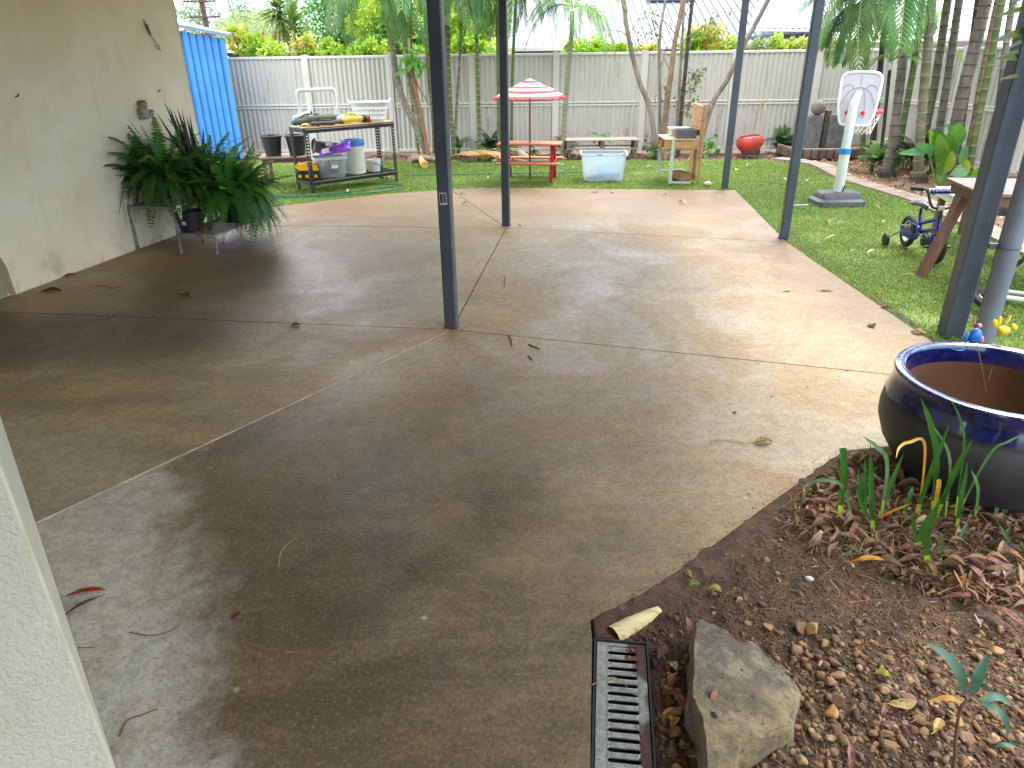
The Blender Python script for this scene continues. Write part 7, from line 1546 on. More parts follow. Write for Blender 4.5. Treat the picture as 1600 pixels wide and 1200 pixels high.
def palm(label, pxs, Y, r0, r1, sp, mats, fronds=(), group='palms in the yard', lean=0.0, flare=0.0, extra_h=.9, name='palm_tree', dY=0.0, roots=False, shaft=True):
    """pxs: base and further pixels on the sight lines; the trunk stands at distance Y"""
    n = len(pxs); pts = []
    for i, (x, y) in enumerate(pxs):
        p = P(x, y, Y + dY * i / max(1, n - 1)); 
        if i == 0: p = Vector((p.x, p.y, -.08))
        pts.append(p)
    d = (pts[-1] - pts[-2]).normalized(); 
    if extra_h > 0: pts.append(pts[-1] + (d * .6 + Vector((0, 0, .4))).normalized() * extra_h)
    base = Vector((pts[0].x, pts[0].y, -.04)); t = thing(name, label, 'palm tree', tuple(base), group=group); mb, top = ring_trunk(pts, r0, r1, sp, mats, flare); mb.build('trunk', mats, t, smooth='soft', world=True)
    if shaft and fronds:
        MB().tube([top - Vector((0, 0, .05)), top + Vector((0, 0, .25)), top + Vector((0, 0, .45))], [r1 * 1.15, r1 * 1.05, r1 * .5], 10).build('crownshaft', m_tgreen, t, smooth='soft', world=True)
    tl = top - base + Vector((0, 0, .38 if shaft else .05))
    for az, el, ln, kind, var in fronds: newobj('frond', PF[kind][var], t, tuple(tl), (rng.uniform(-.35, .35), -R(el), R(az)), ln)
    if roots:
        b = MB()
        for k in range(26): a_ = k / 26 * 6.283 + rng.uniform(-.1, .1); b.tube([base + Vector((r0 * .9 * math.cos(a_), r0 * .9 * math.sin(a_), rng.uniform(.08, .16))), base + Vector(((r0 * 1.1 + flare * .8) * math.cos(a_), (r0 * 1.1 + flare * .8) * math.sin(a_), .05)), base + Vector(((r0 * 1.3 + flare * 1.3) * math.cos(a_), (r0 * 1.3 + flare * 1.3) * math.sin(a_), -.03))], .010, 5)
        b.build('root_skirt', m_tdark, t, kind='stuff', world=True)
    return t
G1 = 'slim palms along the back fence'
S = lambda *a: a
palm('pale grey palm trunk leaning left the most, from the clump left of the middle post', [(672, 244), (651, 200), (626, 145), (612, 70), (606, 0)], 13.1, .062, .05, .10, [m_tgrey, m_ringd], [S(200, 20, 1.6, 'g', 2), S(250, 5, 1.5, 'g', 2), S(-60, 15, 1.6, 'g', 2), S(-20, 25, 1.7, 'g', 1), S(150, 35, 1.5, 'g', 1), S(300, -5, 1.4, 'g', 2), S(225, -20, 1.3, 'g', 2), S(-80, -15, 1.3, 'g', 2), S(180, -10, 1.2, 'g', 2)], G1, dY=-.2, extra_h=.25)
palm('grey palm trunk just right of the leaning one in the left clump', [(668, 242), (654, 180), (641, 130), (632, 60), (622, 0)], 13.3, .06, .045, .12, [m_tgg, m_ringd], [S(190, 0, 1.3, 'g', 2), S(240, 10, 1.3, 'g', 2), S(280, -5, 1.35, 'g', 2), S(-30, 15, 1.5, 'g', 2), S(-70, -20, 1.2, 'g', 2)], G1, extra_h=.3)
palm('upright pale palm trunk close beside the middle post', [(689, 240), (684, 180), (675, 110), (668, 40), (665, 0)], 13.1, .06, .045, .11, [m_tgrey, m_ringd], [S(200, 10, 1.7, 'g', 2), S(235, 0, 1.5, 'g', 1), S(265, 10, 1.4, 'g', 2), S(-30, 20, 1.6, 'g', 2), S(20, 5, 1.5, 'g', 2), S(180, 25, 1.6, 'g', 1), S(215, -15, 1.3, 'g', 2), S(250, -20, 1.2, 'g', 2)], G1, extra_h=.3)
palm('short olive palm trunk at the back of the left clump', [(680, 242), (678, 190), (672, 130), (668, 70)], 13.4, .05, .04, .12, [m_tgg, m_ringd], [], G1, extra_h=.8)
palm('thin dark green cane in the left clump', [(655, 236), (646, 180), (639, 120), (636, 90)], 13.45, .024, .02, .16, [m_tgreen, m_ringp], [], G1, extra_h=.5)
palm('green ringed palm stem just right of the middle post', [(709, 236), (704, 160), (701, 80), (699, 0)], 13.2, .036, .03, .11, [m_tgreen, m_ringp], [S(210, 0, 1.2, 'g', 2), S(-20, 0, 1.35, 'g', 2), S(-60, 10, 1.3, 'g', 2), S(-100, -5, 1.2, 'g', 2), S(30, 20, 1.4, 'y', 1), S(-45, -25, 1.2, 'g', 2), S(-5, -15, 1.3, 'g', 2)], G1, extra_h=.25)
palm('pale grey palm trunk half hidden by the middle post', [(699, 236), (698, 150), (696, 60), (695, 0)], 13.4, .05, .045, .12, [m_tgrey, m_ringd], [S(-70, 0, 1.5, 'g', 2), S(-10, 10, 1.5, 'g', 2), S(-30, -15, 1.3, 'g', 2)], G1, extra_h=.3)
palm('thin pale palm stem leaning right behind the middle post', [(707, 215), (716, 130), (720, 60), (723, 0)], 13.4, .028, .024, .14, [m_tgrey, m_ringd], [S(-40, 10, 1.1, 'g', 1), S(220, 5, 1.1, 'g', 2), S(-80, -10, 1.1, 'g', 2)], G1, extra_h=.2)
palm('green palm stem with white rings midway between the two posts', [(749, 238), (748, 170), (746, 100), (744, 40), (743, 0)], 13.2, .036, .03, .10, [m_tgreen, m_ringp], [S(-30, -5, 1.25, 'g', 2), S(-70, -10, 1.15, 'g', 2), S(-110, 0, 1.2, 'g', 2), S(200, 5, 1.2, 'g', 2), S(10, 5, 1.3, 'g', 2), S(60, 20, 1.3, 'y', 1), S(-50, -25, 1.0, 'y', 2), S(-20, -30, 1.1, 'g', 2), S(-100, -30, 1.1, 'g', 2), S(180, -20, 1.1, 'g', 2)], G1, extra_h=.3)
palm('dark green palm stem just left of the second post', [(780, 232), (779, 150), (778, 70), (777, 0)], 13.2, .036, .03, .13, [m_tgreen, m_ringd], [S(-20, 0, 1.3, 'g', 2), S(-60, -5, 1.1, 'g', 2), S(200, 0, 1.2, 'g', 2)], G1, extra_h=.6)
palm('slim curved palm with its feather crown above the pallet bench', [(879, 226), (883, 170), (888, 110), (893, 55), (894, 20)], 13.0, .05, .036, .085, [m_tgg, m_ringd], [S(185, 25, 1.05, 'g', 1), S(170, 5, .95, 'g', 2), S(-5, 20, 1.0, 'y', 1), S(-15, -5, 1.05, 'y', 2), S(-40, 0, .9, 'y', 2), S(60, 40, 1.1, 'g', 0), S(120, 45, 1.1, 'g', 0), S(215, 10, .9, 'g', 1), S(-90, 15, .8, 'g', 2)], G1, extra_h=.02, shaft=False)
palm('tall palm whose arching fronds hang right of the second post', [(799, 232), (800, 140), (803, 60), (806, 0)], 13.5, .03, .028, .12, [m_tgreen, m_ringd], [S(-5, 20, 1.3, 'g', 1), S(-25, -10, 1.1, 'g', 2), S(-80, -15, 1.0, 'g', 2), S(20, 35, 1.3, 'g', 1)], G1, extra_h=.35, shaft=False)
# leafy reddish sapling in the left clump
def leafy(base_px, pxs, Y, r0, mat, label, leafpos, leafmat, Ln, Wd, name='sapling_tree', cat='tree', n=12, seed=1, branches=(), spread=14):
    r = random.Random(seed); pts = [P(x, y, Y) for x, y in pxs]; pts[0].z = -.06; base = Vector((pts[0].x, pts[0].y, -.04)); t = thing(name, label, cat, tuple(base)); k_ = len(poly_smooth(pts, 5))
    MB().tube(poly_smooth(pts, 5), [r0 * (1 - .55 * i / k_) for i in range(k_)], 8).build('trunk', mat, t, smooth='soft', world=True)
    for br in branches:
        q_ = poly_smooth([P(x, y, Y + r.uniform(-.25, .25) * (i > 0)) for i, (x, y) in enumerate(br[:-1])], 4); MB().tube(q_, [br[-1] * (1 - .7 * i / len(q_)) for i in range(len(q_))], 5).build('branch', mat, t, smooth='soft', world=True)
    v, f = leaf_np(1, Wd / Ln, .5, .08, 5); mb_ = MB(); mb_.add([(p[0] + .5, p[1], p[2]) for p in v.tolist()], f.tolist()); me = mb_.mesh('leaf', leafmat, 'soft')
    for (x, y) in leafpos:
        for i in range(n):
            p = P(x + r.gauss(0, spread * .45), y + r.gauss(0, spread * .4), Y + r.gauss(0, .12)) - base; s = Ln * r.uniform(.7, 1.15); newobj('leaf', me, t, tuple(p), (r.uniform(-.6, .6), r.uniform(-.1, 1.1), r.uniform(0, 6.28)), s)
    return t
m_mango = M('broad_leaf', L(86, 150, 58), L(112, 172, 74), 8, .45, orand=.25, trans=.3); m_oliv = M('small_leaf_olive', L(106, 112, 66), L(84, 94, 56), 8, .55, orand=.3, trans=.25); m_lime = M('lime_leaf', L(176, 196, 56), L(150, 180, 50), 8, .45, orand=.25, trans=.4)
leafy(None, [(670, 242), (662, 200), (654, 160), (646, 120), (642, 60), (642, 10)], 13.0, .035, m_tred, 'reddish stemmed sapling with a tuft of drooping bright leaves in the left clump', [(645, 88), (640, 100), (652, 92), (636, 84), (655, 104)], m_mango, .26, .045, n=9, seed=3, branches=(((646, 118), (655, 138), (664, 152), (670, 165), .022),), spread=18)
GT = 'slender grey garden trees'
m_twg = M('branch_grey', L(134, 126, 116), L(108, 100, 90), 9, .85, .2, 40)
def gtree(label, pxs, Y, r0, r1, mat, branches=(), leaves=None, dY=0):
    pts = [P(x, y, Y + dY * i / (len(pxs) - 1)) for i, (x, y) in enumerate(pxs)]; pts[0].z = -.08; base = Vector((pts[0].x, pts[0].y, -.04)); d = (pts[-1] - pts[-2]).normalized(); pts.append(pts[-1] + d * 1.0); t = thing('garden_tree', label, 'tree', tuple(base), group=GT); c = poly_smooth(pts, 6); k_ = len(c)
    MB().tube(c, [(r0 + (r1 - r0) * i / k_) * rng.uniform(.96, 1.04) for i in range(k_)], 10).build('trunk', mat, t, smooth='soft', world=True)
    r = random.Random(len(label))
    lf = []
    for br in branches:
        q_ = poly_smooth([P(x, y, Y + dY * .5 + r.uniform(-.2, .2) * (i > 0)) for i, (x, y) in enumerate(br[:-1])], 5); MB().tube(q_, [br[-1] * (1 - .75 * i / len(q_)) for i in range(len(q_))], 5).build('branch', m_twg, t, smooth='soft', world=True)
        lf += q_[len(q_) // 3:]
    if leaves:
        mat_, Ln, Wd, n = leaves; v, f = leaf_np(1, Wd / Ln, .5, .08, 4); mb_ = MB(); mb_.add([(p[0] + .5, p[1], p[2]) for p in v.tolist()], f.tolist()); me = mb_.mesh('leaf', mat_, 'soft')
        for i in range(n): p = r.choice(lf) - base + Vector((r.gauss(0, .05), r.gauss(0, .08), r.gauss(-.03, .05))); newobj('leaf', me, t, tuple(p), (r.uniform(-.6, .6), r.uniform(.1, 1.3), r.uniform(0, 6.28)), Ln * r.uniform(.7, 1.2))
    return t
gtree('pale grey tree trunk bowing left from behind the play kitchen', [(1030, 210), (1016, 172), (1000, 130), (988, 85), (980, 45), (974, 0)], 13.0, .046, .036, m_tgrey, [((983, 60), (972, 50), (955, 47), (930, 47), .012), ((990, 95), (1005, 60), (1030, 40), (1052, 22), .01)])
gtree('brown tree trunk standing almost upright behind the play kitchen', [(1036, 212), (1042, 160), (1048, 120), (1053, 75), (1060, 40), (1067, 0)], 12.9, .050, .032, m_tbrn, [((1053, 75), (1075, 58), (1100, 42), (1125, 22), (1150, 10), .014), ((1060, 36), (1072, 20), (1082, 0), .014), ((1057, 55), (1040, 35), (1022, 22), (1000, 22), .011), ((1048, 115), (1030, 70), (1018, 30), (1010, 0), .014), ((1100, 42), (1118, 45), (1140, 52), (1152, 62), .007), ((1090, 48), (1110, 30), (1118, 12), .007), ((1018, 40), (1005, 42), (992, 60), .006), ((1015, 28), (1000, 30), (985, 45), .006)], (m_oliv, .075, .016, 150))
gtree('thin straight grey stem between the pale and the brown trunks', [(1034, 205), (1031, 140), (1030, 80), (1033, 40), (1040, 0)], 13.3, .03, .022, m_tgrey, [((1031, 110), (1040, 80), (1046, 50), .009), ((1031, 60), (1022, 40), (1015, 10), .008)], (m_oliv, .07, .016, 30))
gtree('dark stem wrapped in small leaved creeper behind the backboard', [(1062, 212), (1066, 160), (1071, 110), (1076, 55), (1082, 0)], 13.0, .034, .03, m_tdark, [((1064, 190), (1056, 170), (1062, 150), (1074, 130), (1078, 110), .006), ((1068, 150), (1085, 135), (1092, 110), .006), ((1066, 170), (1080, 160), (1090, 140), .006), ((1068, 140), (1050, 125), (1040, 140), (1030, 150), .006), ((1064, 180), (1076, 172), (1086, 160), .005), ((1072, 105), (1090, 112), (1095, 105), .005)], (m_oliv, .075, .02, 190))
gtree('grey tree trunk leaning far to the right behind the far corner post', [(1092, 206), (1112, 165), (1136, 125), (1160, 75), (1180, 38), (1200, 0)], 13.0, .044, .036, m_tgrey)
gtree('pale thin stem right of the brown trunk', [(1058, 200), (1062, 130), (1066, 60), (1070, 0)], 13.5, .028, .022, m_tgrey, [((1064, 100), (1075, 70), (1083, 40), .008)], (m_oliv, .07, .016, 20))

m_tgrey2 = M('palm_bark_grey', L(118, 111, 100), L(90, 84, 75), 9, .88, .4, 40, streak=(1, 1, .4), dirt=(L(66, 62, 54), 10, .58)); m_tgg2 = M('palm_bark_olive', L(94, 94, 68), L(114, 110, 90), 9, .85, .3, 40, dirt=(L(64, 62, 48), 10, .6)); m_ringp2 = M('bark_ring_pale', L(136, 134, 116), L(118, 116, 98), 20, .85); m_ringd2 = M('bark_ring_dark', L(84, 78, 70), L(68, 63, 56), 20, .85)
# --- right hand palm row
G2 = 'tall ringed palms in the right bed'
palm('pale ringed palm trunk nearest the hoop net, with a flared base', [(1385, 274), (1394, 225), (1403, 160), (1412, 80), (1420, 0)], 10.7, .066, .056, .15, [m_tgrey2, m_ringd2], [S(190, 5, 1.7, 'g', 2), S(205, -10, 1.7, 'g', 2), S(220, 15, 1.9, 'g', 1), S(240, 0, 1.6, 'g', 2), S(170, 20, 1.8, 'g', 1), S(20, 25, 1.6, 'g', 1), S(260, -5, 1.5, 'g', 2)], G2, flare=.03, roots=True, extra_h=.3)
palm('pale ringed palm trunk with dark root skirt behind the bike handlebar', [(1436, 277), (1437, 225), (1442, 160), (1449, 80), (1456, 0)], 10.3, .066, .054, .16, [m_tgg2, m_ringp2], [S(200, 15, 1.6, 'g', 1), S(230, 15, 1.5, 'g', 1), S(-30, 25, 1.6, 'g', 1), S(250, 20, 1.3, 'g', 1)], G2, flare=.03, roots=True, extra_h=.35)
palm('olive ringed palm trunk second from the hoop', [(1404, 245), (1412, 190), (1423, 130), (1433, 70), (1441, 0)], 11.8, .05, .044, .17, [m_tgreen, m_ringp2], [S(190, 10, 1.6, 'g', 1), S(215, 0, 1.4, 'g', 2), S(-20, 10, 1.4, 'g', 2)], G2, extra_h=.35)
palm('brown green palm trunk leaning right in the middle of the row', [(1440, 255), (1449, 190), (1461, 130), (1472, 60), (1481, 0)], 11.4, .06, .052, .17, [m_tgg2, m_ringd2], [S(220, 25, 1.6, 'g', 1), S(-30, 20, 1.5, 'g', 1)], G2, extra_h=.9)
palm('pale mottled palm trunk fifth in the row', [(1462, 250), (1470, 190), (1481, 120), (1490, 60), (1499, 0)], 11.2, .056, .05, .15, [m_tgrey2, m_ringd2], [S(200, 25, 1.5, 'g', 1), S(240, 25, 1.5, 'g', 1)], G2, extra_h=.9)
palm('widest grey palm trunk behind the broad leaved plant', [(1484, 270), (1493, 200), (1508, 130), (1524, 70), (1541, 0)], 10.4, .085, .072, .14, [m_tgrey2, m_ringd2], [S(210, 20, 1.6, 'g', 1), S(-60, 20, 1.5, 'g', 1)], G2, extra_h=.8)
palm('dark blotched palm trunk just left of the widest one', [(1493, 258), (1502, 190), (1513, 120), (1522, 60), (1530, 0)], 10.9, .06, .052, .15, [m_tdark, m_ringp2], [S(220, 20, 1.5, 'd', 1), S(160, 15, 1.3, 'g', 1)], G2, extra_h=.8)
palm('thin bright green ringed cane right of the widest trunk', [(1514, 280), (1522, 220), (1535, 155), (1549, 90), (1562, 20)], 9.9, .046, .042, .14, [m_tgreen, m_ringp2], [], G2, extra_h=1.2)
palm('thin brown stem left of the bright green cane', [(1508, 262), (1515, 220), (1524, 175), (1530, 140)], 10.2, .036, .032, .15, [m_tbrn, m_ringd2], [], G2, extra_h=1.6)
palm('slim grey palm stem at the far end of the row by the big post', [(1545, 275), (1556, 200), (1566, 120), (1578, 30)], 9.7, .04, .036, .15, [m_tgrey2, m_ringd2], [], G2, extra_h=1.2)
palm('thin dark stem behind the backboard', [(1366, 228), (1371, 150), (1378, 80), (1386, 0)], 12.6, .05, .042, .2, [m_tdark, m_ringd2], [S(200, 0, 1.4, 'g', 2), S(180, 15, 1.5, 'g', 1), S(230, -10, 1.3, 'g', 2)], G2, extra_h=.5)
palm('young palm with bright yellow green fronds behind the hoop', [(1378, 240), (1383, 180), (1388, 130), (1391, 104)], 12.0, .028, .026, .12, [m_tdark, m_ringd2], [S(180, 40, .62, 'y', 0), S(150, 65, .7, 'y', 0), S(10, 30, .75, 'y', 0), S(40, 55, .8, 'y', 0), S(-20, 10, .62, 'y', 1), S(-60, 20, .5, 'y', 1), S(200, 10, .55, 'y', 1), S(90, 60, .7, 'y', 0), S(-90, 35, .45, 'y', 1)], G2, extra_h=.02, shaft=False)
palm('second young palm with bright fronds between the ringed trunks', [(1452, 238), (1450, 180), (1448, 120), (1447, 88)], 11.9, .028, .026, .12, [m_tdark, m_ringd2], [S(175, 30, .6, 'y', 0), S(150, 60, .75, 'y', 0), S(20, 30, .7, 'y', 0), S(50, 60, .75, 'y', 0), S(-20, 5, .6, 'y', 1), S(205, 5, .55, 'y', 1), S(100, 70, .8, 'y', 0), S(-70, 20, .5, 'y', 1)], G2, extra_h=.02, shaft=False)
# feather palm whose fronds hang beside the hoop
palm('dark stemmed feather palm with long fronds hanging left of the hoop', [(1352, 224), (1353, 150), (1354, 70), (1352, 10)], 12.2, .04, .036, .14, [m_tgreen, m_ringd2], [S(185, 15, 1.1, 'g', 1), S(200, -15, 1.15, 'g', 1), S(215, -35, 1.15, 'g', 1), S(240, -30, 1.2, 'g', 1), S(265, -30, 1.05, 'y', 1), S(-70, -10, .9, 'g', 2), S(170, 30, 1.1, 'g', 1), S(225, 20, 1.0, 'g', 1), S(190, -45, 1.0, 'g', 0)], G2, extra_h=.02, shaft=False)
# overhanging frond close by at the top right
fo = thing('overhanging_palm', 'dark palm with blade leaves reaching in at the top right corner', 'palm tree', (4.75, 4.9, -.05)); MB().tube([(4.75, 4.9, -.1), (4.8, 4.9, 1.0), (4.7, 4.85, 2.15)], [.07, .06, .05], 10).build('trunk', m_tgg2, fo, smooth='soft', world=True)
m_near = M('near_blade', L(62, 84, 30), L(84, 96, 34), 9, .5, trans=.2)
nf = MB()
for (x0, y0, x1, y1, w) in ((1640, 96, 1556, 92, .018), (1645, 70, 1560, 90, .013), (1648, 116, 1562, 124, .013), (1640, 40, 1552, 66, .022), (1640, 8, 1558, 26, .014), (1650, -14, 1580, 4, .014), (1640, 50, 1570, 78, .012)):
    a_, b_ = P(x0, y0, 4.3), P(x1, y1, 4.05); c_ = bez(a_, a_.lerp(b_, .5) + Vector((0, 0, .02)), b_, 7); nf.strip(c_, [w * (.55 + .45 * math.sin(math.pi * i / 6 * .9 + .25)) if i < 6 else .002 for i in range(7)], Vector((.05, .5, .8)), 0, .3, [Vector((0, -.8, .5))] * 7)
nf.tube(poly_smooth([P(1646, -90, 4.5), P(1655, 20, 4.35), P(1650, 110, 4.25)], 4), .008, 6); nf.build('frond', m_near, fo, smooth='soft', world=True)
for az, el, ln in ((60, 20, 1.5), (120, 15, 1.5), (20, 10, 1.4), (-30, 5, 1.3)): newobj('frond', PF['d'][1], fo, (-.05, -.05, 2.2), (0, -R(el), R(az)), ln)

# --- broad leaved plant at the right
m_broad = M('paddle_leaf', L(84, 126, 48), L(58, 100, 40), 6, .35, .05, 40, orand=.2, trans=.4); m_broadb = M('paddle_leaf_blue', L(66, 118, 72), L(84, 138, 90), 6, .38, .05, 40, orand=.15, trans=.25); m_broady = M('paddle_leaf_bright', L(144, 168, 62), L(112, 144, 52), 6, .35, .05, 40, trans=.45)
g = G(1470, 284); bl = thing('broad_leaved_plant', 'leafy plant with big paddle leaves, bright green, at the foot of the palms', 'plant', (g.x, g.y, -.04)); Yb = g.y
for (bx, by_, tx, ty, w, mt, dy, roll) in ((1484, 236, 1499, 192, .115, m_broad, .05, .1), (1468, 236, 1462, 204, .085, m_broad, .0, -.6), (1462, 240, 1452, 203, .05, m_broady, .1, .4), (1472, 262, 1466, 210, .085, m_broad, -.08, -.2), (1484, 246, 1487, 214, .06, m_broad, .02, .5), (1478, 270, 1488, 236, .06, m_broady, -.12, .2), (1500, 258, 1508, 226, .05, m_broadb, .0, -.3), (1502, 282, 1510, 248, .055, m_broady, -.1, .3), (1474, 268, 1456, 268, .06, m_broad, -.2, -.5), (1462, 244, 1430, 224, .055, m_broadb, -.05, -.4), (1450, 238, 1404, 240, .05, m_broadb, .0, -.2), (1486, 274, 1512, 268, .07, m_broadb, -.2, .4), (1466, 276, 1474, 284, .06, m_broad, -.28, .0), (1492, 215, 1480, 196, .045, m_broadb, .15, -.2), (1518, 285, 1530, 262, .06, m_broad, -.05, .3), (1490, 284, 1540, 285, .07, m_broad, -.15, .3)):
    B = P(bx, by_, Yb + dy); Tp = P(tx, ty, Yb + dy - .05); root = Vector((g.x + (B.x - g.x) * .3, Yb + dy * .4, -.03)); MB().tube(bez(root, root.lerp(B, .55) + Vector((0, 0, .08)), B, 6), [.012, .011, .010, .009, .008, .007], 6).build('stalk', m_pfs, bl, smooth='soft', world=True)
    c = bez(B, B.lerp(Tp, .5) + Vector((0, -.03, .03)), Tp, 9); sd = (Tp - B).cross(Vector((-.5 - roll * .3, -.85, .25 + roll))).normalized(); ws = [w * (math.sin(math.pi * (i / 8) ** .85 * .985 + .02) ** .75) + .001 for i in range(9)]
    MB().strip(c, ws, sd, 0, .22, [Vector((0, -.8, .5))] * 9).build('leaf', mt, bl, smooth='soft', world=True)
# --- low plants
def tuftplant(px, py, n, ln, kind, label, elv=(5, 70), cat='plant', name='low_palm', r0=.03, group=None, scale_w=1.0, Yoff=0, az0=0, az1=360):
    g = G(px, py); r = random.Random(int(px * 3 + py)); t = thing(name, label, cat, (g.x, g.y + Yoff, -.04), group=group); MB().tube([(0, 0, -.02), (0, 0, .08)], [r0 * 1.3, r0], 8).build('stem', m_tdark, t, smooth='soft')
    for i in range(n): newobj('frond', PF[kind][r.choice((0, 0, 1))], t, (r.uniform(-r0, r0), r.uniform(-r0, r0), .06), (r.uniform(-.4, .4), -R(r.uniform(*elv)), R(r.uniform(az0, az1))), ln * r.uniform(.65, 1.1))
    return t
GL = 'low palms and cycads along the fences'
tuftplant(766, 240, 22, .50, 'd', 'dense dark cycad behind the picnic table, left of the second post', group=GL); tuftplant(788, 242, 14, .42, 'd', 'dark cycad half hidden by the second post', group=GL)
tuftplant(716, 238, 9, .42, 'g', 'sparse low palm just right of the middle post', (30, 80), group=GL); tuftplant(748, 246, 9, .22, 'y', 'tiny bright green palm at the foot of the white ringed stem', (30, 85), group=GL)
tuftplant(880, 238, 15, .40, 'd', 'bluish low palm at the foot of the slim curved palm', (15, 75), group=GL); tuftplant(888, 240, 10, .28, 'y', 'bright little plant beside the bluish low palm', (20, 80), group=GL)
tuftplant(1217, 232, 16, .50, 'g', 'feathery low palm left of the black bowl', (20, 85), group=GL); tuftplant(1362, 262, 20, .40, 'g', 'low spreading palm behind the hoop pole', (15, 75), group=GL); tuftplant(1376, 250, 12, .38, 'y', 'bright low palm between hoop and first ringed trunk', (20, 80), group=GL)
tuftplant(1425, 262, 22, .74, 'd', 'dark feathery young palm between the ringed trunks', (10, 80), group=GL); tuftplant(1398, 270, 9, .34, 'g', 'grassy tuft at the right of the flared palm base', (35, 85), group=GL); tuftplant(1020, 243, 12, .30, 'g', 'low green palm behind the play kitchen', (20, 80), group=GL)
tuftplant(1050, 226, 14, .42, 'd', 'dark low palm at the foot of the grey trees', (20, 85), group=GL)
leafy(None, [(944, 242), (944, 228), (943, 214)], 13.3, .01, m_tgreen, 'small leafy seedling behind the pallet bench', [(940, 215), (948, 212)], m_mango, .13, .035, name='seedling', cat='plant', n=7, seed=5, spread=9)
leafy(None, [(1105, 240), (1106, 228), (1108, 216)], 13.3, .012, m_tgreen, 'bright leafy weed in front of the fence right of the play kitchen', [(1100, 224), (1110, 220), (1114, 230), (1104, 232)], m_mango, .14, .05, name='leafy_weed', cat='plant', n=6, seed=6, spread=10)
leafy(None, [(1020, 238), (1018, 225), (1016, 212)], 13.4, .01, m_tgreen, 'thin leafy weed left of the play kitchen', [(1014, 220), (1020, 214), (1010, 228)], m_oliv, .10, .035, name='leafy_weed', cat='plant', n=6, seed=7, spread=9)
leafy(None, [(443 + 160, 243), (603, 238)], 13.8, .006, m_tgreen, 'tiny weed at the fence foot behind the workbench', [(602, 237)], m_mango, .07, .03, name='leafy_weed', cat='plant', n=8, seed=8, spread=8)
leafy(None, [(832, 244), (834, 232), (833, 222)], 13.2, .01, m_tgreen, 'low grey green weed under the picnic table', [(832, 238), (838, 242), (826, 240)], m_oliv, .12, .04, name='leafy_weed', cat='plant', n=8, seed=9, spread=9)

# --- dead palm fronds, logs and roots in the back bed
m_deadf = M('dead_frond', L(196, 150, 98), L(170, 112, 62), 7, .8, orand=.25); PFD = [pfrond(22, .34, .012, .25, .25, .3, 31, m_deadf, .1, 1.2), pfrond(20, .30, .012, .15, .15, .4, 32, m_deadf, .1, 1.2)]
GD = 'dead palm fronds heaped in the back bed'
for i, (px, py, az, ln, lb) in enumerate(((708, 248, -12, .95, 'long dry tan palm frond lying right of the middle post'), (795, 252, 178, .85, 'orange brown dead palm frond pointing at the middle post'), (700, 254, 10, .8, 'dead palm frond nearest the grass right of the middle post'), (760, 246, 20, .7, 'straw coloured dead frond at the back of the heap'), (735, 250, -30, .8, 'dead frond crossing the middle of the heap'))):
    g = G(px, py); t = thing('dead_frond', lb, 'palm frond', (g.x, g.y, .0), group=GD); newobj('frond', PFD[i % 2], t, (0, 0, .05 + .02 * i), (rng.uniform(-.3, .3), R(rng.uniform(-3, 6)), R(az)), ln)
m_log = M('log_grey', L(150, 136, 120), L(120, 106, 92), 8, .9, .4, 40); m_cut = M('cut_wood', L(222, 166, 110), L(206, 146, 90), 9, .8)
def log(pts, r, label, mat=m_log, name='fallen_branch', cat='branch', r1=None):
    q = [G(x, y, r) for x, y in pts]; o = q[0].copy(); o.z = 0; c = poly_smooth([p - o for p in q], 5); b = MB(); b.tube(c, [r * (1 - (.45 if r1 is None else 1 - r1 / r) * i / len(c)) * rng.uniform(.92, 1.08) for i in range(len(c))], 9); return solo(b, name, mat, label, cat, tuple(o), smooth='soft')
log([(640, 250), (665, 247), (690, 251), (702, 256)], .055, 'grey fallen branch at the foot of the left palm clump'); log([(643, 244), (668, 243), (700, 243)], .04, 'thinner grey branch behind the palm clump log'); log([(664, 258), (659, 251), (657, 246)], .06, 'short orange cut log standing out in front of the left palm clump', m_cut, 'cut_log', 'log'); log([(806, 232), (818, 244), (835, 250), (856, 252)], .07, 'grey exposed root curving behind the picnic table', m_log, 'exposed_root', 'root'); log([(770, 252), (800, 249), (830, 254), (850, 256)], .03, 'thin pale branch lying left of the picnic table seat'); log([(845, 250), (862, 246), (885, 248)], .03, 'thin pale branch right of the picnic table')
o = log([(812, 246), (822, 243), (832, 246)], .018, 'red and white toy piece lying under the picnic table', m_hred, 'toy_piece', 'toy')
# --- leaf litter in the beds, leaves on the grass
rb_ = np.random.RandomState(77)
back_bed = [Vector(q) for q in ((-6.5, 12.75), (-4.33, 12.85), (.05, 12.46), (3.2, 12.2), (4.32, 12.15), (4.98, 11.6), (4.95, 10.3), (5.03, 9.0), (4.92, 7.2), (4.8, 6.0), (7.5, 6), (7.1, 12), (6.9, 13.5), (-5.0, 14.15), (-6.5, 14.2))]
def ground_scatter(n, poly, shapes, s0, s1, mat, name, zz, tilt, keep=None):
    b = np.array([tuple(p) for p in poly]); p = np.stack([rb_.uniform(b[:, 0].min(), b[:, 0].max(), n), rb_.uniform(b[:, 1].min(), b[:, 1].max(), n)], 1); p = p[in_poly(p, poly)]
    p = p[rb_.rand(len(p)) < np.clip(.2 + 1.2 * vnoise(p, 1.1, 8) * vnoise(p, 3.0, 9) * 2, 0, 1)]; sz = rb_.uniform(s0, s1, len(p)); v, f = scatter(shapes, np.column_stack([p, np.full(len(p), zz)]), sz, tilt, rb_); return tag(newobj(name, mesh_np(name, v, f, mat)), None, None, None, 'stuff')
m_blit = ramp_island('bed_litter', [L(170, 136, 98), L(136, 104, 76), L(196, 168, 130), L(112, 86, 64), L(156, 116, 84), L(206, 186, 152)], .8, .1)
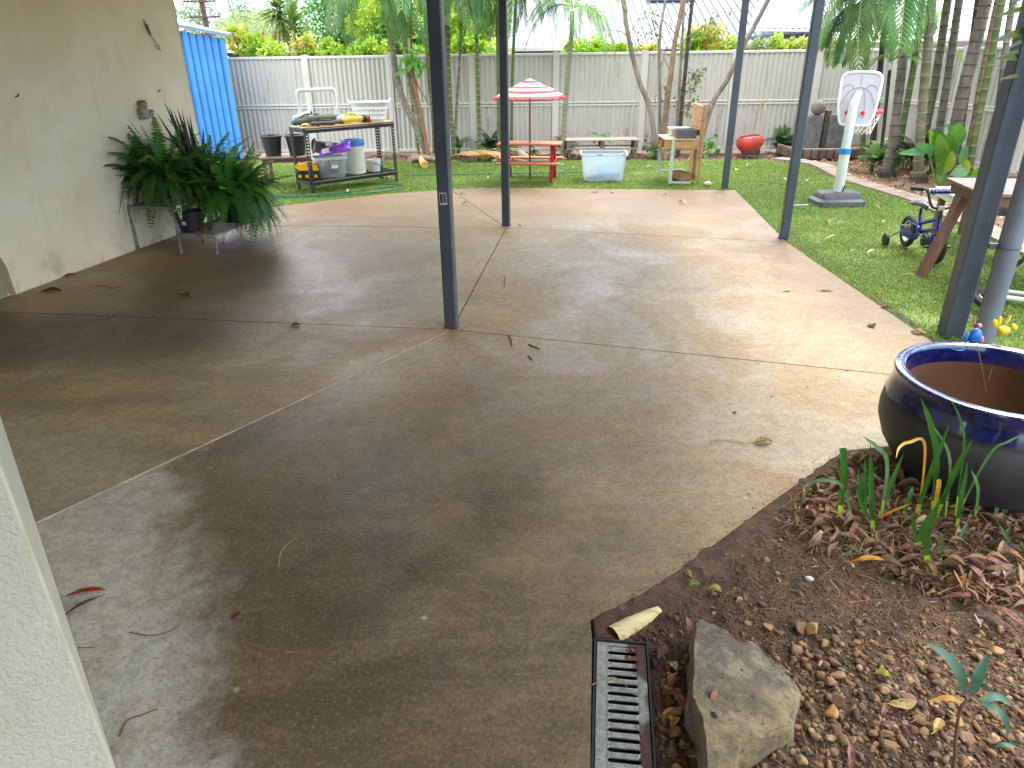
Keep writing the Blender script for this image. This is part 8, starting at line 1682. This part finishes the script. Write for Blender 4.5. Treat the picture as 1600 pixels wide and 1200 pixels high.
ground_scatter(9000, back_bed, LEAFS, .05, .13, m_blit, 'leaf_litter', -.06, .3); ground_scatter(7000, back_bed, STRANDS, .08, .3, m_straw, 'straw_litter', -.065, .15); ground_scatter(9000, back_bed, CRB, .008, .025, m_crumb, 'soil_crumbs', -.07, .5)
m_llf = ramp_island('lawn_leaf', [L(196, 176, 136), L(150, 116, 82), L(208, 196, 160), L(120, 92, 66)], .75, .1, obj=True); lm = [mesh_np('dry_leaf', v, f, m_llf, True) for v, f in (leaf_np(1, .17, .8, .12, twist=.8), leaf_np(1, .24, .7, .16, twist=-1), leaf_np(1, .12, .4, .06))]
for i, (px, py, s) in enumerate(((1222, 283, .13), (1260, 285, .10), (1298, 374, .13), (1362, 399, .12), (1377, 351, .11), (1334, 395, .09), (1368, 327, .10), (1292, 352, .09), (1417, 433, .09), (1240, 268, .12), (1170, 262, .12), (1120, 300, .10), (1150, 268, .11), (930, 300, .12), (1042, 268, .12), (1014, 263, .11), (880, 262, .12), (886, 268, .12), (876, 258, .13), (893, 266, .11), (1000, 262, .12), (640, 278, .1), (545, 302, .11), (668, 268, .1), (735, 262, .12), (764, 281, .1), (1500, 470, .08))):
    g = G(px, py); tag(newobj('dry_leaf', lm[i % 3], None, (g.x, g.y, .022), (rng.uniform(-.3, .3), rng.uniform(-.3, .3), rng.uniform(0, 6.28)), s), 'small dry leaf lying on the green lawn', 'leaf', 'dry leaves on the lawn')
for i, (px, py, s, lb) in enumerate(((957, 301, .12, 'olive dry leaf at the far edge of the slab in front of the frosted tub'), (727, 320, .10, 'pale leaf beside the diagonal joint right of the middle post'), (760, 346, .10, 'pale torn leaf on the joint left of the second post'), (1066, 318, .13, 'dark curled leaf on the far part of the slab near the far corner post'), (1038, 304, .07, 'small dark leaf at the far slab edge by the play kitchen'), (830, 302, .07, 'small brown leaf at the far slab edge behind the second post'), (722, 304, .08, 'brown leaf on the far slab edge just right of the middle post'), (812, 355, .06, 'tiny dark leaf on the joint just right of the second post'))):
    g = G(px, py); tag(newobj('dry_leaf', lm[i % 3], None, (g.x, g.y, .006), (rng.uniform(-.2, .2), rng.uniform(-.2, .2), rng.uniform(0, 6.28)), s), lb, 'leaf')

# ================================================================ BEYOND THE FENCE
def crown_np(centers, radii, n, lsz, r, flat=.8, hollow=.35, asp=.42):
    """leaf-sized folded diamonds spread through clumps"""
    k = r.randint(0, len(centers), n); d = r.normal(size=(n, 3)); d /= np.linalg.norm(d, axis=1)[:, None]; q = r.uniform(hollow, 1, n) ** .5
    pos = centers[k] + d * (radii[k] * q)[:, None] * np.array([1, 1, flat]); L_ = lsz * r.uniform(.6, 1.25, n)
    a = d * .6 + r.normal(size=(n, 3)) * .7 + np.array([0, 0, -.25]); a /= np.linalg.norm(a, axis=1)[:, None]; b = np.cross(a, r.normal(size=(n, 3))); b /= np.linalg.norm(b, axis=1)[:, None]; c_ = np.cross(a, b)
    w = L_ * asp; v = np.stack([pos, pos + a * (L_ * .45)[:, None] + b * (w * .5)[:, None] + c_ * (w * .12)[:, None], pos + a * L_[:, None], pos + a * (L_ * .45)[:, None] - b * (w * .5)[:, None] + c_ * (w * .12)[:, None]], 1).reshape(-1, 3)
    return v, (np.arange(n) * 4)[:, None] + np.array([[0, 1, 2, 3]])
def bgtree(label, px, py, Y, rx, rz, n, lsz, mat, seed, clumps=26, name='garden_tree', trunk=.16, group='trees beyond the back fence', tmat=None, asp=.42, cat='tree', csz=(.28, .5), zmin=None):
    r = np.random.RandomState(seed); c = P(px, py, Y); base = Vector((c.x, Y, -.075)); t = thing(name, label, cat, tuple(base), group=group)
    d = r.normal(size=(clumps, 3)); d /= np.linalg.norm(d, axis=1)[:, None]; q = r.uniform(.15, 1, clumps) ** .5; ce = np.array(tuple(c)) + d * q[:, None] * np.array([rx, rx * .8, rz]); rad = r.uniform(csz[0], csz[1], clumps) * min(rx, rz)
    v, f = crown_np(ce, rad, n, lsz, r, asp=asp); 
    cr_ = newobj('crown', mesh_np('crown', v - np.array(tuple(base)), f, mat), t); cr_['kind'] = 'stuff'
    tm = MB(); top = c + Vector((0, 0, -rz * .35)); tm.tube([base, base.lerp(top, .5) + Vector((.1, 0, 0)), top], [trunk, trunk * .8, trunk * .6], 9)
    for i in range(min(9, clumps)): e = Vector(ce[i]); tm.tube([top - Vector((0, 0, .1)), top.lerp(e, .5) + Vector((0, 0, -.1)), e], [trunk * .45, trunk * .3, trunk * .1], 6)
    tm.build('trunk', tmat or m_tbrn, t, smooth='soft', world=True); return t
g_dense = ramp_island('leaf_dense', [L(72, 128, 50), L(100, 156, 66), L(58, 108, 44), L(122, 172, 76)], .5, .3, var=.1); g_yel = ramp_island('leaf_yellowgreen', [L(150, 186, 48), L(178, 204, 62), L(120, 168, 50), L(200, 206, 90)], .5, .35, var=.08); g_pale = ramp_island('leaf_pale', [L(150, 170, 110), L(172, 188, 128), L(130, 152, 96), L(140, 160, 92)], .6, .3, var=.08); g_far = ramp_island('leaf_far', [L(124, 150, 112), L(148, 170, 134), L(110, 138, 100)], .6, .3, var=.06); g_cro = ramp_island('leaf_croton', [L(160, 190, 60), L(136, 176, 56), L(178, 196, 70), L(214, 156, 96), L(186, 192, 84), L(120, 164, 54)], .5, .35, var=.08); g_lime = ramp_island('leaf_lime', [L(146, 184, 40), L(122, 166, 42), L(172, 198, 62), L(100, 148, 42)], .5, .4, var=.06); g_red = ramp_island('leaf_maroon', [L(110, 50, 60), L(140, 66, 70), L(90, 60, 52)], .5, .3)
bgtree('big dense bright green tree in the middle left beyond the fence', 538, 28, 23, 1.15, 1.35, 9500, .12, g_dense, 1, 40, group='trees beyond the back fence')
bgtree('leafy mango like tree just left of the palm clump beyond the fence', 615, 30, 16.5, .95, .95, 3600, .20, g_yel, 2, 26, asp=.3); bgtree('darker broad leaved tree low behind the fence left of the palm clump', 622, 66, 15.8, .62, .42, 1500, .19, g_dense, 12, 16, asp=.3, trunk=.08)
bgtree('bright leafy tree behind the fence between the two near posts', 735, 40, 17, .9, .95, 2800, .18, g_yel, 3, 22, asp=.32); bgtree('green leafy tree behind the middle post beyond the fence', 690, 40, 19, .8, .9, 2600, .16, g_dense, 13, 22)
bgtree('pale olive feathery tree right of the timber pole', 425, 62, 36, 1.9, 1.5, 4200, .17, g_pale, 4, 26); bgtree('far grey green tree directly right of the timber pole', 385, 42, 52, 2.6, 1.5, 2600, .26, g_far, 5, 30); bgtree('sparse far tree behind the timber pole', 308, 35, 55, 1.8, 2.2, 1100, .26, g_far, 6, 26, csz=(.16, .3)); bgtree('sparse far tree at the edge of the house wall above the shed', 272, 35, 50, 1.6, 2.4, 1300, .26, g_far, 16, 24, csz=(.18, .32)); bgtree('rounded mid green far tree left of the spiky tuft trees', 400, 52, 44, 1.6, 1.2, 2600, .2, g_pale, 17, 22)
bgtree('low far tree behind the small white roof', 345, 60, 48, 2.2, 1.1, 2000, .24, g_far, 18, 24)
GH = 'shrubs growing along the far side of the back fence'
for i, (px, py, Y, rx, rz, n, ls, mt, lb) in enumerate(((372, 66, 15.6, .28, .32, 700, .13, g_cro, 'orange tipped croton shrub right behind the blue shed'), (398, 74, 15.4, .34, .24, 800, .12, g_lime, 'lime green shrub beside the croton by the shed'), (424, 80, 15.2, .26, .16, 500, .11, g_yel, 'low yellow green shrub left of the spiky tuft trees'), (402, 66, 17.5, .30, .16, 420, .10, g_red, 'dark maroon shrub under the small white roof'), (478, 74, 15.4, .26, .20, 600, .13, g_cro, 'yellow and orange shrub right of the spiky tuft trees'), (512, 78, 15.3, .40, .17, 1000, .11, g_lime, 'low lime hedge plant under the big dense tree'), (555, 79, 15.2, .42, .16, 1000, .11, g_lime, 'low lime hedge plant left of the palm clump'), (595, 78, 15.2, .36, .18, 900, .11, g_yel, 'yellow green hedge plant behind the palm clump'), (652, 84, 15.2, .34, .20, 800, .12, g_lime, 'lime hedge plant seen through the palm clump'), (722, 82, 15.2, .46, .24, 1100, .13, g_lime, 'lime hedge plant between the two near posts'), (768, 88, 15.1, .28, .22, 600, .12, g_yel, 'yellow green shrub just left of the second post'), (905, 76, 15.2, .28, .13, 550, .11, g_lime, 'low lime shrub right of the slim curved palm'), (940, 78, 15.2, .30, .11, 600, .11, g_lime, 'low lime shrub left of the bowing grey trunk'), (925, 66, 15.5, .26, .13, 300, .09, g_yel, 'airy yellow green shrub below the white roof'), (978, 76, 15.2, .2, .14, 380, .11, g_lime, 'small lime shrub behind the bowing grey trunk'), (1015, 78, 15.2, .28, .10, 380, .10, g_cro, 'low reddish croton behind the grey trees'), (1103, 60, 14.9, .34, .30, 1000, .13, g_cro, 'large orange and yellow croton left of the far corner post'), (1082, 76, 14.7, .18, .22, 300, .13, g_lime, 'lime leaves spilling over the fence right of the brown trunk'), (1142, 72, 15.0, .28, .16, 500, .10, g_yel, 'yellow green shrub behind the far corner post'), (1186, 74, 15.2, .22, .12, 350, .10, g_pale, 'pale low shrub in front of the slate blue wall'), (1218, 66, 15.2, .26, .17, 550, .10, g_yel, 'yellow green shrub in front of the slate house'), (1250, 72, 15.2, .22, .12, 350, .10, g_cro, 'small croton right of the slate house shrub'), (1292, 72, 15.0, .24, .14, 450, .10, g_yel, 'yellow green shrub right of the nearest tall post'), (1090, 92, 14.55, .06, .12, 26, .2, g_lime, 'hanging lime leaves on the fence face left of the far corner post'))):
    bgtree(lb, px, py, Y, rx, rz, n, ls, mt, 100 + i, 12, 'fence_shrub', .02, GH, cat='shrub', csz=(.35, .6))
# spiky tuft trees (two) on bare stems
m_spk = M('spiky_leaf', L(120, 150, 78), L(96, 128, 62), 9, .5, orand=.2, trans=.25); m_spd = M('spiky_leaf_dead', L(186, 166, 120), L(160, 138, 98), 9, .8)
def blade_mesh(mat):
    c = [Vector((t, 0, .10 * t - .42 * t * t)) for t in np.linspace(0, 1, 8)]; b = MB(); b.strip(c, [.062 * (1 - t ** 1.6) + .003 for t in np.linspace(0, 1, 8)], Vector((0, 1, 0)), 0, .4); return b.mesh('leaf', mat, 'soft')
bml, bmd = blade_mesh(m_spk), blade_mesh(m_spd)
for (px0, py0, px1, py1, Y, ln, n, lb) in ((447, 96, 437, 30, 16.5, .60, 150, 'spiky tuft tree on a white stem, taller of the two behind the fence'), (463, 96, 460, 56, 16.2, .58, 130, 'shorter spiky tuft tree with brownish stem behind the fence')):
    a_, b_ = P(px0, py0, Y), P(px1, py1, Y); a_.z = -.075; t = thing('spiky_tree', lb, 'tree', tuple(a_), group='spiky tuft trees behind the fence'); b_top = b_ + Vector((0, 0, .35)); MB().tube([a_, a_.lerp(b_, .5), b_, b_top], [.07, .055, .05, .045], 9).build('trunk', m_tgrey if px0 == 447 else m_tbrn, t, smooth='soft', world=True); r_ = random.Random(px0)
    for i in range(n):
        f_ = r_.random(); z = (b_ - a_) + Vector((0, 0, -.1 + .5 * f_)); dead = f_ < .16; newobj('leaf', bmd if dead else bml, t, tuple(z), (r_.uniform(-.2, .2), -R(-55 if dead else -35 + 105 * f_ + r_.uniform(-15, 15)), r_.uniform(0, 6.28)), ln * r_.uniform(.7, 1.1))
